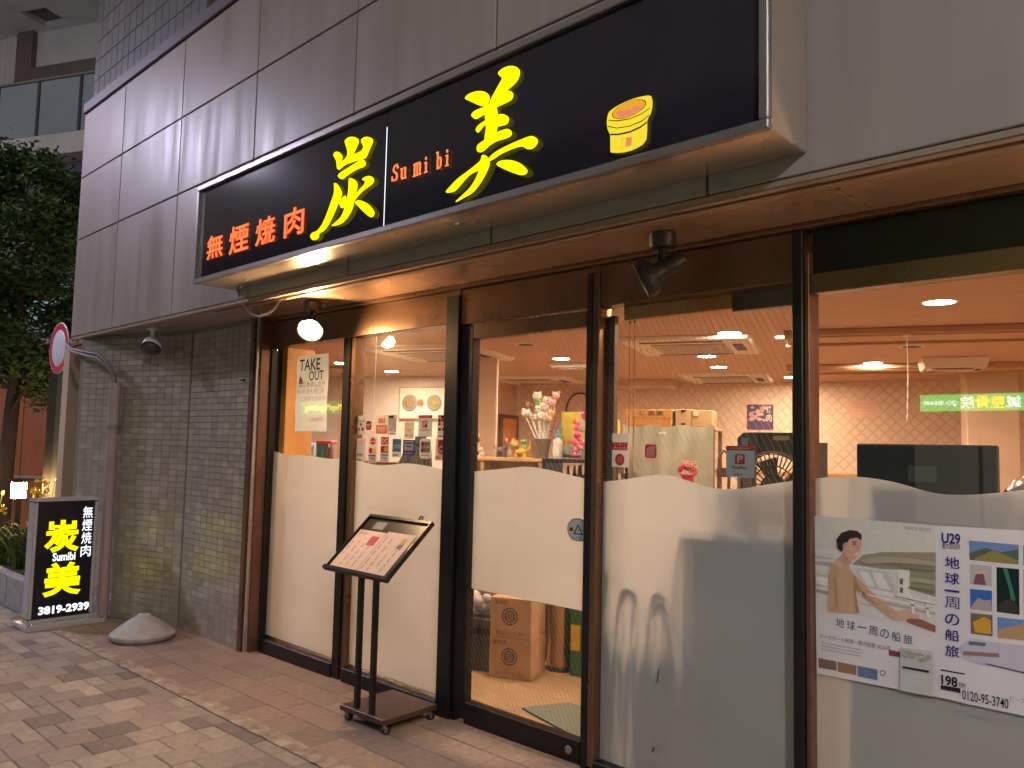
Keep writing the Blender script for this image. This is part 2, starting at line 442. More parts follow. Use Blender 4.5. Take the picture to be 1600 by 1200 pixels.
D = {
 'TAN': (((-2.389,2.993),(-2.367,3.005),(-2.335,2.993),(-2.309,2.967),(-2.31,2.94),(-2.268,2.954),(-2.263,2.984),(-2.284,3.027),(-2.288,3.046),(-2.253,3.053),(-2.211,3.044),(-2.176,3.025),(-2.171,3.003),(-2.193,2.975),(-2.205,2.953),(-2.144,2.955),(-2.125,2.971),(-2.138,2.992),(-2.145,3.013),(-2.114,3.019),(-2.074,3.007),(-2.05,2.989),(-2.052,2.973),(-2.074,2.946),(-2.094,2.918),(-2.114,2.909),(-2.196,2.914),(-2.28,2.915),(-2.329,2.902),(-2.348,2.911),(-2.355,2.934),(-2.361,2.956)),((-2.337,2.872),(-2.313,2.883),(-2.236,2.894),(-2.168,2.905),(-2.134,2.909),(-2.107,2.893),(-2.102,2.875),(-2.118,2.867),(-2.159,2.868),(-2.22,2.861),(-2.268,2.851),(-2.296,2.844),(-2.325,2.855)),((-2.37,2.837),(-2.342,2.827),(-2.307,2.788),(-2.298,2.761),(-2.33,2.717),(-2.363,2.673),(-2.404,2.629),(-2.447,2.601),(-2.491,2.593),(-2.497,2.573),(-2.527,2.563),(-2.558,2.571),(-2.576,2.594),(-2.553,2.608),(-2.515,2.61),(-2.471,2.633),(-2.43,2.681),(-2.397,2.734),(-2.371,2.776),(-2.366,2.808)),((-2.317,2.727),(-2.303,2.737),(-2.269,2.751),(-2.257,2.736),(-2.263,2.704),(-2.282,2.689),(-2.301,2.699)),((-2.235,2.829),(-2.204,2.826),(-2.168,2.8),(-2.162,2.774),(-2.171,2.743),(-2.138,2.757),(-2.103,2.774),(-2.096,2.789),(-2.121,2.802),(-2.102,2.81),(-2.062,2.808),(-2.031,2.791),(-2.027,2.77),(-2.059,2.756),(-2.104,2.746),(-2.15,2.727),(-2.183,2.705),(-2.194,2.674),(-2.226,2.639),(-2.274,2.614),(-2.33,2.608),(-2.374,2.613),(-2.339,2.626),(-2.297,2.644),(-2.271,2.672),(-2.255,2.711),(-2.241,2.749),(-2.236,2.781)),((-2.175,2.697),(-2.148,2.702),(-2.108,2.69),(-2.06,2.664),(-2.019,2.628),(-2.011,2.607),(-2.03,2.595),(-2.056,2.606),(-2.098,2.635),(-2.14,2.668))),
 'MI': (((-1.181,3.057),(-1.154,3.067),(-1.112,3.064),(-1.074,3.046),(-1.058,3.021),(-1.068,2.993),(-1.098,2.975),(-1.145,2.962),(-1.182,2.943),(-1.215,2.93),(-1.226,2.945),(-1.2,2.978),(-1.174,3.006),(-1.158,3.025),(-1.173,3.041)),((-1.382,3.004),(-1.359,3.017),(-1.307,3.014),(-1.261,2.998),(-1.236,2.976),(-1.232,2.951),(-1.248,2.936),(-1.276,2.94),(-1.31,2.958),(-1.346,2.98)),((-1.338,2.918),(-1.315,2.93),(-1.248,2.932),(-1.204,2.945),(-1.161,2.962),(-1.124,2.963),(-1.097,2.947),(-1.092,2.93),(-1.107,2.915),(-1.16,2.911),(-1.214,2.906),(-1.269,2.897),(-1.308,2.892),(-1.328,2.904)),((-1.252,2.933),(-1.192,2.916),(-1.174,2.847),(-1.183,2.803),(-1.193,2.766),(-1.225,2.766),(-1.251,2.788),(-1.244,2.835),(-1.252,2.885)),((-1.306,2.843),(-1.29,2.859),(-1.251,2.868),(-1.191,2.874),(-1.148,2.868),(-1.121,2.853),(-1.112,2.835),(-1.125,2.819),(-1.168,2.822),(-1.211,2.826),(-1.228,2.846),(-1.261,2.847),(-1.278,2.835),(-1.294,2.828)),((-1.295,2.751),(-1.292,2.771),(-1.259,2.782),(-1.21,2.794),(-1.156,2.799),(-1.114,2.796),(-1.094,2.779),(-1.097,2.763),(-1.134,2.759),(-1.176,2.761),(-1.219,2.753),(-1.257,2.738),(-1.283,2.739)),((-1.228,2.687),(-1.207,2.706),(-1.164,2.719),(-1.091,2.728),(-1.029,2.732),(-0.979,2.731),(-0.951,2.712),(-0.951,2.693),(-0.973,2.68),(-1.003,2.684),(-1.034,2.703),(-1.09,2.705),(-1.153,2.699),(-1.195,2.688)),((-1.485,2.61),(-1.455,2.629),(-1.409,2.652),(-1.34,2.673),(-1.273,2.698),(-1.262,2.719),(-1.24,2.714),(-1.223,2.69),(-1.26,2.663),(-1.328,2.654),(-1.373,2.632),(-1.407,2.61),(-1.436,2.6),(-1.472,2.602)),((-1.419,2.55),(-1.382,2.569),(-1.331,2.594),(-1.293,2.63),(-1.272,2.666),(-1.256,2.706),(-1.223,2.694),(-1.216,2.669),(-1.237,2.634),(-1.269,2.601),(-1.313,2.571),(-1.37,2.558)),((-1.171,2.658),(-1.152,2.669),(-1.099,2.661),(-1.047,2.639),(-1.011,2.61),(-0.998,2.592),(-1.01,2.582),(-1.04,2.586),(-1.087,2.608),(-1.135,2.634))),
 'K1': (-3.798,-3.585,2.638,2.789),
 'K2': (-3.499,-3.263,2.626,2.797),
 'K3': (-3.175,-2.958,2.629,2.787),
 'K4': (-2.857,-2.657,2.626,2.785),
 'R1': (-1.88,-1.832,2.737,2.819),
 'R2': (-1.82,-1.773,2.735,2.79),
 'R3': (-1.724,-1.664,2.728,2.791),
 'R4': (-1.646,-1.623,2.729,2.805),
 'R5': (-1.562,-1.525,2.727,2.808),
 'R6': (-1.501,-1.479,2.727,2.804),
 'SEAM': ((-1.95,3.011),(-1.952,2.537)),
 'POT': {'body':((-0.605,2.718),(-0.59,2.73),(-0.549,2.74),(-0.493,2.744),(-0.446,2.74),(-0.419,2.731),(-0.415,2.695),(-0.423,2.668),(-0.436,2.648),(-0.438,2.582),(-0.475,2.561),(-0.53,2.558),(-0.583,2.569),(-0.592,2.58),(-0.594,2.635),(-0.605,2.659),(-0.61,2.688)),'win':((-0.541,2.608),(-0.497,2.606),(-0.499,2.574),(-0.54,2.574)),'winl':((-0.538,2.605),(-0.523,2.605),(-0.523,2.575),(-0.538,2.575)),'inner':((-0.441,2.714),(-0.442,2.705),(-0.45,2.697),(-0.463,2.69),(-0.481,2.685),(-0.502,2.682),(-0.524,2.682),(-0.545,2.685),(-0.562,2.69),(-0.575,2.697),(-0.581,2.706),(-0.58,2.715),(-0.572,2.723),(-0.558,2.73),(-0.539,2.735),(-0.518,2.738),(-0.496,2.738),(-0.476,2.735),(-0.459,2.729),(-0.447,2.722)),'c1':((-0.521,2.695),(-0.525,2.704),(-0.536,2.712),(-0.55,2.716),(-0.561,2.714),(-0.565,2.707),(-0.56,2.697),(-0.549,2.689),(-0.536,2.686),(-0.525,2.688)),'c2':((-0.485,2.689),(-0.489,2.699),(-0.5,2.706),(-0.513,2.71),(-0.524,2.708),(-0.528,2.701),(-0.524,2.692),(-0.513,2.684),(-0.5,2.681),(-0.489,2.683)),'c3':((-0.455,2.695),(-0.459,2.703),(-0.469,2.711),(-0.481,2.714),(-0.491,2.712),(-0.495,2.706),(-0.491,2.697),(-0.481,2.69),(-0.469,2.686),(-0.459,2.688)),'band':((-0.593,2.641),(-0.556,2.632),(-0.507,2.628),(-0.46,2.634),(-0.434,2.644),(-0.434,2.639),(-0.46,2.628),(-0.507,2.622),(-0.555,2.626),(-0.593,2.635)),'line1':((-0.601,2.695),(-0.564,2.683),(-0.508,2.675),(-0.457,2.679),(-0.421,2.691),(-0.421,2.688),(-0.457,2.676),(-0.508,2.672),(-0.564,2.679),(-0.601,2.692)),'line2':((-0.604,2.674),(-0.564,2.656),(-0.507,2.648),(-0.456,2.653),(-0.425,2.666),(-0.425,2.663),(-0.456,2.649),(-0.507,2.645),(-0.564,2.653),(-0.604,2.67))},
 'PO': {'L_sheet':((-0.205,1.253),(0.233,1.253),(0.224,0.657),(-0.2,0.649)),'L_sky':((-0.205,1.253),(0.233,1.253),(0.232,1.149),(-0.202,1.123)),'L_hill':((-0.062,1.081),(-0.02,1.121),(0.047,1.139),(0.145,1.149),(0.232,1.158),(0.231,1.083),(0.137,1.085),(0.047,1.077)),'L_sea':((-0.202,1.122),(-0.118,1.11),(0.047,1.087),(0.231,1.083),(0.227,0.879),(0.135,0.896),(-0.057,0.895),(-0.201,0.886)),'L_farm':((0.144,1.091),(0.231,1.091),(0.229,1.002),(0.143,1.019)),'L_deck':((-0.203,1.079),(-0.111,1.079),(-0.126,1.063),(-0.203,1.065)),'L_rail1':((-0.021,1.003),(0.229,0.979),(0.229,0.965),(-0.021,0.988)),'L_rail2':((-0.2,0.972),(-0.141,0.966),(-0.141,0.952),(-0.2,0.958)),'L_rail3':((0.129,0.911),(0.173,0.918),(0.228,0.903),(0.227,0.879),(0.135,0.898)),'L_rail4':((-0.022,0.969),(0.228,0.947),(0.228,0.939),(-0.022,0.959)),'L_boat1':((-0.058,1.071),(0.06,1.072),(0.095,0.996),(-0.021,1.003)),'L_boat2':((-0.034,1.06),(-0,1.06),(0.023,1.009),(-0.008,1.011)),'L_boat3':((0.013,1.061),(0.046,1.062),(0.079,1.004),(0.036,1.007)),'L_mast':((0.102,1.084),(0.145,1.078),(0.144,0.992),(0.106,0.991)),'L_win1':((0.11,1.052),(0.122,1.051),(0.121,1.03),(0.11,1.03)),'L_win2':((0.11,1.02),(0.121,1.019),(0.121,1),(0.11,1)),'L_mast2':((0.063,1.072),(0.073,1.074),(0.11,0.961),(0.101,0.96)),'L_body':((-0.151,1.035),(-0.14,1.072),(-0.115,1.1),(-0.079,1.083),(-0.055,1.047),(-0.001,0.999),(0.058,0.954),(0.103,0.93),(0.09,0.898),(0.064,0.911),(-0.002,0.953),(-0.052,0.989),(-0.043,0.938),(-0.033,0.904),(-0.154,0.89)),'L_shade':((-0.055,1.047),(-0.047,1.028),(-0.022,0.983),(-0.048,0.987),(-0.036,0.905),(-0.048,0.904),(-0.056,0.985)),'L_hand':((0.094,0.929),(0.123,0.942),(0.161,0.941),(0.176,0.925),(0.148,0.914),(0.109,0.901),(0.089,0.901)),'L_neck':((-0.112,1.1),(-0.09,1.124),(-0.058,1.099),(-0.07,1.075),(-0.097,1.081)),'L_face':((-0.089,1.163),(-0.064,1.183),(-0.033,1.189),(-0.022,1.162),(-0.028,1.146),(-0.03,1.127),(-0.048,1.1),(-0.072,1.091),(-0.09,1.106),(-0.098,1.133)),'L_hair':((-0.114,1.137),(-0.118,1.17),(-0.099,1.197),(-0.068,1.21),(-0.04,1.209),(-0.023,1.196),(-0.024,1.175),(-0.04,1.184),(-0.067,1.177),(-0.079,1.16),(-0.086,1.162),(-0.091,1.154),(-0.097,1.123),(-0.106,1.129)),'L_smile':((-0.051,1.123),(-0.034,1.13),(-0.035,1.123),(-0.046,1.117)),'L_pic1':((-0.193,0.709),(-0.123,0.709),(-0.123,0.675),(-0.192,0.672)),'L_pic2':((-0.119,0.709),(-0.048,0.709),(-0.049,0.673),(-0.118,0.672)),'L_pic3':((-0.045,0.709),(0.028,0.71),(0.027,0.671),(-0.044,0.67)),'L_label':((0.068,0.789),(0.113,0.788),(0.113,0.769),(0.068,0.768)),'L_pocket':((0.11,0.806),(0.221,0.814),(0.219,0.657),(0.108,0.654)),'L_pline':((0.117,0.742),(0.205,0.744),(0.205,0.736),(0.117,0.734)),'L_glit':((0.111,0.799),(0.208,0.805),(0.208,0.788),(0.111,0.775)),'L_seal':((0.056,0.703),(0.055,0.699),(0.052,0.694),(0.048,0.691),(0.043,0.69),(0.039,0.692),(0.036,0.695),(0.035,0.699),(0.036,0.704),(0.039,0.708),(0.043,0.711),(0.048,0.712),(0.052,0.711),(0.055,0.708)),'L_seal2':((0.052,0.703),(0.051,0.7),(0.049,0.697),(0.047,0.695),(0.044,0.694),(0.041,0.695),(0.039,0.697),(0.039,0.7),(0.04,0.703),(0.041,0.706),(0.044,0.707),(0.047,0.708),(0.05,0.707),(0.051,0.705)),'R_pic1':((0.338,1.21),(0.487,1.21),(0.485,1.145),(0.339,1.144)),'R_pic1b':((0.338,1.167),(0.39,1.19),(0.434,1.18),(0.486,1.195),(0.485,1.145),(0.339,1.144)),'R_pic1c':((0.355,1.151),(0.412,1.184),(0.445,1.172),(0.485,1.158),(0.485,1.145),(0.355,1.144)),'R_pic2':((0.339,1.129),(0.406,1.13),(0.405,1.062),(0.339,1.061)),'R_hat':((0.354,1.105),(0.383,1.112),(0.388,1.104),(0.351,1.097)),'R_per':((0.357,1.098),(0.38,1.102),(0.388,1.064),(0.348,1.063)),'R_pic3':((0.338,1.045),(0.405,1.048),(0.404,0.978),(0.338,0.977)),'R_pic3b':((0.347,0.997),(0.364,1.018),(0.381,1.012),(0.401,1.018),(0.404,0.978),(0.338,0.977)),'R_pic4':((0.338,0.964),(0.405,0.967),(0.404,0.896),(0.338,0.894)),'R_pic4b':((0.345,0.934),(0.38,0.958),(0.399,0.949),(0.4,0.903),(0.351,0.9)),'R_pic5':((0.42,1.129),(0.486,1.13),(0.484,0.98),(0.418,0.98)),'R_pic5b':((0.439,1.127),(0.452,1.127),(0.474,1.028),(0.463,1.015),(0.454,1.068)),'R_pic5c':((0.425,1.009),(0.458,1.032),(0.479,1.011),(0.481,0.981),(0.419,0.98)),'R_pic6':((0.419,0.963),(0.515,0.967),(0.514,0.901),(0.419,0.894)),'R_pic6b':((0.418,0.921),(0.445,0.932),(0.473,0.943),(0.497,0.956),(0.515,0.944),(0.514,0.901),(0.419,0.894)),'R_pic7':((0.499,1.21),(0.552,1.21),(0.551,1.145),(0.498,1.144)),'R_pic8':((0.498,1.13),(0.55,1.131),(0.547,0.979),(0.496,0.98)),'R_ship':((0.301,0.844),(0.336,0.879),(0.406,0.879),(0.565,0.888),(0.563,0.787),(0.459,0.795),(0.349,0.797),(0.308,0.808)),'R_shipw':((0.332,0.868),(0.384,0.871),(0.381,0.859),(0.331,0.855)),'R_boats':((0.314,0.831),(0.422,0.844),(0.422,0.83),(0.313,0.817)),'R_line':((0.382,0.804),(0.563,0.793),(0.563,0.788),(0.382,0.8)),'R_bar':((0.241,0.755),(0.317,0.756),(0.317,0.751),(0.241,0.75)),'R_black':((0.24,0.701),(0.302,0.703),(0.302,0.686),(0.24,0.685)),'R_sheet':((0.233,1.253),(0.703,1.261),(0.686,0.655),(0.224,0.657)),'R_circ':((0.316,1.208),(0.315,1.198),(0.311,1.189),(0.306,1.18),(0.298,1.174),(0.29,1.169),(0.281,1.167),(0.272,1.167),(0.264,1.17),(0.257,1.175),(0.251,1.183),(0.248,1.191),(0.247,1.201),(0.248,1.211),(0.252,1.22),(0.258,1.229),(0.265,1.235),(0.273,1.24),(0.282,1.242),(0.291,1.242),(0.299,1.239),(0.306,1.233),(0.312,1.226),(0.315,1.217))},
 'PT': {'peace':(0.13,0.218,1.223,1.247),'title':(-0.131,0.157,0.788,0.916),'line':(-0.192,0.109,0.746,0.848),'u29':(0.252,0.312,1.192,1.23),'off':(0.254,0.311,1.174,1.196),'n198':(0.241,0.294,0.697,0.745),'en':(0.295,0.319,0.706,0.726),'tel':(0.307,0.445,0.656,0.737),'t1':(-0.195,0.063,0.745,0.814)},
 'title2': ((-0.127,0.859),(0.156,0.853)),
 'vt': ((0.26,0.309,1.108,1.148),(0.259,0.308,1.053,1.093),(0.258,0.307,0.999,1.039),(0.258,0.306,0.97,1.01),(0.257,0.305,0.912,0.952),(0.256,0.304,0.858,0.898),(0.255,0.303,0.804,0.844)),
 'ST': {'s1':(-3.293,-3.201,1.548,1.674),'s2':(-3.193,-3.134,1.581,1.639),'s3':(-3.084,-2.964,1.556,1.676),'s4':(-2.96,-2.872,1.548,1.675),'s5':(-2.792,-2.7,1.527,1.629),'s6':(-2.657,-2.53,1.542,1.672),'s7':(-2.481,-2.397,1.537,1.673),'t1':(-3.291,-3.191,1.387,1.524),'t2':(-3.156,-3.067,1.368,1.535),'t3':(-3.029,-2.94,1.377,1.541),'t4':(-2.907,-2.817,1.412,1.528),'t5':(-2.8,-2.685,1.426,1.521),'t6':(-2.64,-2.533,1.41,1.531),'t7':(-2.494,-2.391,1.402,1.533),'p1':(-1.199,-1.1,1.41,1.571),'p2':(-1.01,-0.946,1.458,1.522),'p3':(-0.593,-0.462,1.389,1.521),'takeout':(-4.062,-3.654,1.568,2.115),'round':(-1.464,-1.323,1.036,1.149)},
 'SS': {'frame':((-1.063,0.967),(-0.569,0.977),(-0.545,-0.026),(-1.018,-0.05)),'panel':((-1.021,0.941),(-0.581,0.956),(-0.556,-0.014),(-0.987,-0.01)),'k1':((-0.971,0.794),(-0.701,0.8),(-0.684,0.522),(-0.955,0.534)),'k2':((-0.946,0.448),(-0.665,0.439),(-0.648,0.156),(-0.93,0.184)),'sumibi':((-0.887,0.528),(-0.714,0.535),(-0.709,0.453),(-0.882,0.453)),'tel':((-0.969,0.09),(-0.582,0.102),(-0.578,0.03),(-0.965,0.026)),'side':((-0.678,0.902),(-0.595,0.899),(-0.589,0.473),(-0.667,0.48)),'base':((-1.084,-0.05),(-0.453,-0.08))},
 'GR': ((-3.596,12.88,2.546),(-3.6,12.88,2.32),(-1.991,12.88,2.596),(-1.998,12.88,2.309)),
 'MG': ((-24.649,12.88,2.724),(-24.631,12.88,2.489),(-22.373,12.88,2.843),(-22.355,12.88,2.575)),
}
# ================================================================== ground
mb = MB()
mb.poly([(-45, -4.35, gz(-45) - 0.009), (25, -4.35, gz(25) - 0.009), (25, 25, gz(25) - 0.009), (-45, 25, gz(-45) - 0.009)])
structure(mb.build('ground', MT['joint']))
mb = MB()
mb.poly([(-45, -11.0, gz(-45) - 0.16), (25, -11.0, gz(25) - 0.16), (25, -4.5, gz(25) - 0.16), (-45, -4.5, gz(-45) - 0.16)])
structure(mb.build('road', MT['asphalt']))
mb = MB()
mb.hexa([(-45, -4.5, gz(-45) - 0.3), (25, -4.5, gz(25) - 0.3), (25, -4.35, gz(25) - 0.3), (-45, -4.35, gz(-45) - 0.3),
         (-45, -4.5, gz(-45)), (25, -4.5, gz(25)), (25, -4.35, gz(25)), (-45, -4.35, gz(-45))])
structure(mb.build('kerb', MT['concrete']))
mb = MB()
mb.hexa([(-45, -40, gz(-45) - 0.3), (25, -40, gz(25) - 0.3), (25, -11.0, gz(25) - 0.3), (-45, -11.0, gz(-45) - 0.3),
         (-45, -40, gz(-45)), (25, -40, gz(25)), (25, -11.0, gz(25)), (-45, -11.0, gz(-45))])
structure(mb.build('far_pavement', MT['concrete']))

def in_view(p, pad=0.04):
    d = Vector(p) - CAM_POS
    w = d.dot(cf)
    if w < 0.1: return False
    x, y = F_PX * d.dot(cr) / w / 800.0, F_PX * d.dot(cu) / w / 600.0
    return abs(x) < 1 + pad and abs(y) < 1 + pad
def paver_mesh(name, sx, sy, h, mats, ch=0.004):
    """one block with a chamfered top"""
    out = []
    for i, mt in enumerate(mats):
        m_ = MB()
        a, b = sx / 2, sy / 2
        p0 = m_.add([(-a, -b, -h), (a, -b, -h), (a, b, -h), (-a, b, -h)])
        p1 = m_.add([(-a, -b, -ch), (a, -b, -ch), (a, b, -ch), (-a, b, -ch)])
        p2 = m_.add([(-a + ch, -b + ch, 0), (a - ch, -b + ch, 0), (a - ch, b - ch, 0), (-a + ch, b - ch, 0)])
        for k in range(4):
            j = (k + 1) % 4
            m_.face((p0 + k, p0 + j, p1 + j, p1 + k)); m_.face((p1 + k, p1 + j, p2 + j, p2 + k))
        m_.face((p2, p2 + 1, p2 + 2, p2 + 3))
        me = bpy.data.meshes.new(name)
        me.from_pydata([tuple(v) for v in m_.v], [], m_.f); me.materials.append(mt)
        out.append(me)
    return out
def lay(root, name, blocks, meshes, limit=300):
    """blocks: (x, y, z, kind, tone); the nearest in view become objects, the rest one mesh"""
    far = lambda b: (Vector(b[:3]) - CAM_POS).length - (0 if in_view(b[:3]) else 100)
    seen = sorted([b for b in blocks if in_view(b[:3])], key=lambda b: (Vector(b[:3]) - CAM_POS).length)
    near = seen[:limit]; rest = seen[limit:] + [b for b in blocks if not in_view(b[:3])]
    for x, y, z, kind, tone, rz in near:
        o = bpy.data.objects.new(name, meshes[kind][tone])
        COL.objects.link(o); o.parent = root
        o.location = (x, y, z); o.rotation_euler = rz
    if rest:
        mats = [me.materials[0] for me in meshes[rest[0][3]]]
        m_ = MB()
        for x, y, z, kind, tone, rz in rest:
            me = meshes[kind][tone]
            mx = Matrix.Translation((x, y, z)) @ Vector_rot(rz)
            b0 = m_.add([mx @ v.co for v in me.vertices])
            for p in me.polygons: m_.face([b0 + i for i in p.vertices], tone)
        o = m_.build(name + '_field', mats, root); stuff(o)
def Vector_rot(e):
    from mathutils import Euler
    return Euler(e).to_matrix().to_4x4()

# public pavement: 20 cm blocks with half blocks, columns staggered
pav = thing('pavement', None, None); structure(pav)
pm = {0: paver_mesh('paver', 0.196, 0.196, 0.06, PAVE), 1: paver_mesh('paver', 0.196, 0.096, 0.06, PAVE)}
bl = []
rt = R(0) ; slope = -math.atan(0.0123)
for i in range(-58, 14):
    x = -0.18 + 0.2 * i
    y = -0.905 - (0.1 if i % 2 else 0.0)
    if i % 2: bl.append((x, -0.955, gz(x) + random.uniform(-.001, .001), 1, random.choice((0, 1, 2, 3, 4)), (0, slope, 0)))
    y -= 0.0
    k = 0
    while y > -4.2:
        if random.random() < 0.16 :
            half = [random.choice((2, 2, 4, 0)), random.choice((0, 1, 3))]
            random.shuffle(half)
            for q in range(2):
                bl.append((x, y - 0.05 - 0.1 * q, gz(x) + random.uniform(-.002, .002), 1, half[q], (0, slope, 0)))
        else:
            tone = random.choices((0, 1, 2, 3, 4), (30, 28, 13, 17, 20))[0]
            bl.append((x, y - 0.1, gz(x) + random.uniform(-.002, .002), 0, tone, (random.uniform(-.006, .006), slope + random.uniform(-.006, .006), 0)))
        y -= 0.2
lay(pav, 'paver', bl, pm)

# shop apron: clay slabs along the front
apr = thing('apron_paving', None, None); structure(apr)
am = {0: paver_mesh('apron_tile', 0.247, 0.193, 0.05, APRON, 0.003), 1: paver_mesh('apron_tile', 0.247, 0.198, 0.05, APRON, 0.003)}
bl = []
for r_, (yc, k) in enumerate(((-0.725, 0), (-0.525, 0), (-0.325, 0), (-0.125, 0), (0.0, 0))):
    for i in range(-29, 7):
        x = -0.06 + 0.25 * i + (0.125 if r_ % 2 else 0.0)
        if r_ == 4: continue
        bl.append((x, yc, gz(x) + 0.004 + random.uniform(-.001, .001), 0, random.choice((0, 0, 1, 2)), (0, slope, 0)))
lay(apr, 'apron_tile', bl, am)
# ragged mortar line between them
mb = MB()
x = -7.0; row = []
while x < 1.6:
    w0 = 0.051 + 0.012 * random.random()
    w1 = 0.037 + 0.014 * random.random()
    row.append((x, -0.862 - w0, -0.862 + w1)); x += random.uniform(0.02, 0.05)
for (a, b) in zip(row, row[1:]):
    mb.poly([(a[0], a[1], gz(a[0]) + 0.0065), (b[0], b[1], gz(b[0]) + 0.0065), (b[0], -0.862, gz(b[0]) + 0.0095), (a[0], -0.862, gz(a[0]) + 0.0095)])
    mb.poly([(a[0], -0.862, gz(a[0]) + 0.0095), (b[0], -0.862, gz(b[0]) + 0.0095), (b[0], b[2], gz(b[0]) + 0.0075), (a[0], a[2], gz(a[0]) + 0.0075)])
structure(mb.build('mortar_joint', MT['mortar']))

# ================================================================== the restaurant building
bld = thing('restaurant_building', 'grey panelled corner building with tiled wall and glazed shop front', 'building')
YF = -0.566
JX = [-7.165, -6.15, -4.95, -3.78, -2.635, -1.49, -0.363]
JZ = [2.432, 3.374, 3.984, 4.62]
g = 0.005
pos = [(a, b) for a, b in zip(JX, JX[1:])] + [(-0.363, 3.4)]
for (a, b) in pos:
    for z0, z1 in zip(JZ, JZ[1:]):
        mb = MB(); mb.box(a + g, b - g, YF, YF + 0.03, z0 + g, z1 - g)
        mb.build('fascia_panel', MT['fascia'], bld, bevel=0.004)
mb = MB(); mb.box(-7.155, 3.4, YF + 0.032, 0.12, 2.44, 4.62); mb.build('fascia_core', MT['gap'], bld)
# return of the fascia at its left end
mb = MB(); mb.box(-7.185, -7.166, YF + 0.003, 0.6, 2.43, 4.64); mb.build('fascia_return', MT['fascia'], bld, bevel=0.003)
mb = MB(); mb.box(-7.195, 3.4, YF - 0.014, 0.35, 4.628, 4.735); mb.build('coping', MT['coping'], bld, bevel=0.008)
# drip edge and soffit panels, with a dark groove between
mb = MB(); mb.box(-7.165, 3.4, YF + 0.002, YF + 0.045, 2.405, 2.4335); mb.build('drip_edge', MT['lip'], bld, bevel=0.006, bseg=2)
mb = MB(); mb.box(-7.16, 3.4, YF + 0.0465, YF + 0.068, 2.425, 2.4375); mb.build('soffit_groove', MT['gap'], bld)
sx = [-7.165, -4.40, -3.05, -1.75, -0.55, 0.05, 1.6, 3.4]
for a, b in zip(sx, sx[1:]):
    mb = MB(); mb.box(a + 0.002, b - 0.002, YF + 0.07, -0.031, 2.417, 2.4385)
    mb.build('soffit_panel', MT['soffit'] if a > -4.5 else MT['fascia'], bld, bevel=0.0015)
mb = MB(); mb.box(-4.35, 3.4, YF + 0.071, YF + 0.115, 2.4025, 2.4165); mb.build('soffit_rail', MT['lip'], bld, bevel=0.003)
mb = MB(); mb.box(-4.35, 3.4, -0.075, -0.032, 2.395, 2.4165); mb.build('soffit_trim', MT['bronze'], bld, bevel=0.004)

# tiled walls left of the shop front
E2 = Vector((-1.40, -0.42, 0)).normalized()
C1 = Vector((-5.5, -0.14, 0))
L2 = 1.46
tm = {0: [], 1: []}
mb = MB(); mb.box(-5.49, -4.475, -0.134, 0.1, -0.12, 2.43)
N2 = Vector((E2.y, -E2.x, 0))      # faces the street
if N2.y > 0: N2 = -N2
a = C1 - N2 * 0.006; b = C1 + E2 * L2 - N2 * 0.006
for p in (a, b): p.z = 0
back = Vector((0, 0.6, 0))
mb.hexa([tuple(b + Vector((0, 0, -0.15))), tuple(a + Vector((0, 0, -0.15))), tuple(a + Vector((0, .2, -0.15))), tuple(b + Vector((0, .62, -0.15))),
         tuple(b + Vector((0, 0, 2.43))), tuple(a + Vector((0, 0, 2.43))), tuple(a + Vector((0, .2, 2.43))), tuple(b + Vector((0, .62, 2.43)))])
mb.build('tile_backing', MT['grout'], bld)
def tile_meshes(w, h, d=0.006):
    out = []
    for mt in TILES:
        m_ = MB(); c = 0.0015
        p0 = m_.add([(-w / 2, 0, -h / 2), (w / 2, 0, -h / 2), (w / 2, 0, h / 2), (-w / 2, 0, h / 2)])
        p1 = m_.add([(-w / 2, -d + c, -h / 2), (w / 2, -d + c, -h / 2), (w / 2, -d + c, h / 2), (-w / 2, -d + c, h / 2)])
        p2 = m_.add([(-w / 2 + c, -d, -h / 2 + c), (w / 2 - c, -d, -h / 2 + c), (w / 2 - c, -d, h / 2 - c), (-w / 2 + c, -d, h / 2 - c)])
        for k in range(4):
            j = (k + 1) % 4
            m_.face((p0 + k, p0 + j, p1 + j, p1 + k)); m_.face((p1 + k, p1 + j, p2 + j, p2 + k))
        m_.face((p2, p2 + 1, p2 + 2, p2 + 3))
        me = bpy.data.meshes.new('tile'); me.from_pydata([tuple(v) for v in m_.v], [], m_.f); me.materials.append(mt)
        out.append(me)
    return out
tmm = {0: tile_meshes(0.0965, 0.0462)}
bl = []
wts = (34, 30, 13, 23)
for j in range(50):
    z = -0.045 + 0.05 * j
    if z + 0.023 > 2.425: continue
    for i in range(10):
        x = -4.527 - 0.1 * i
        if z < gz(x) - 0.03: continue
        bl.append((x, -0.1342, z, 0, random.choices(range(4), wts)[0], (random.uniform(-.012, .012), 0, random.uniform(-.012, .012))))
    for i in range(14):
        p = C1 + E2 * (0.055 + 0.1 * i) - N2 * 0.0058
        if z < gz(p.x) - 0.03: continue
        bl.append((p.x, p.y, z, 0, random.choices(range(4), wts)[0], (random.uniform(-.012, .012), 0, math.atan2(-E2.y, -E2.x) + random.uniform(-.012, .012))))
lay(bld, 'tile', bl, tmm, limit=299)
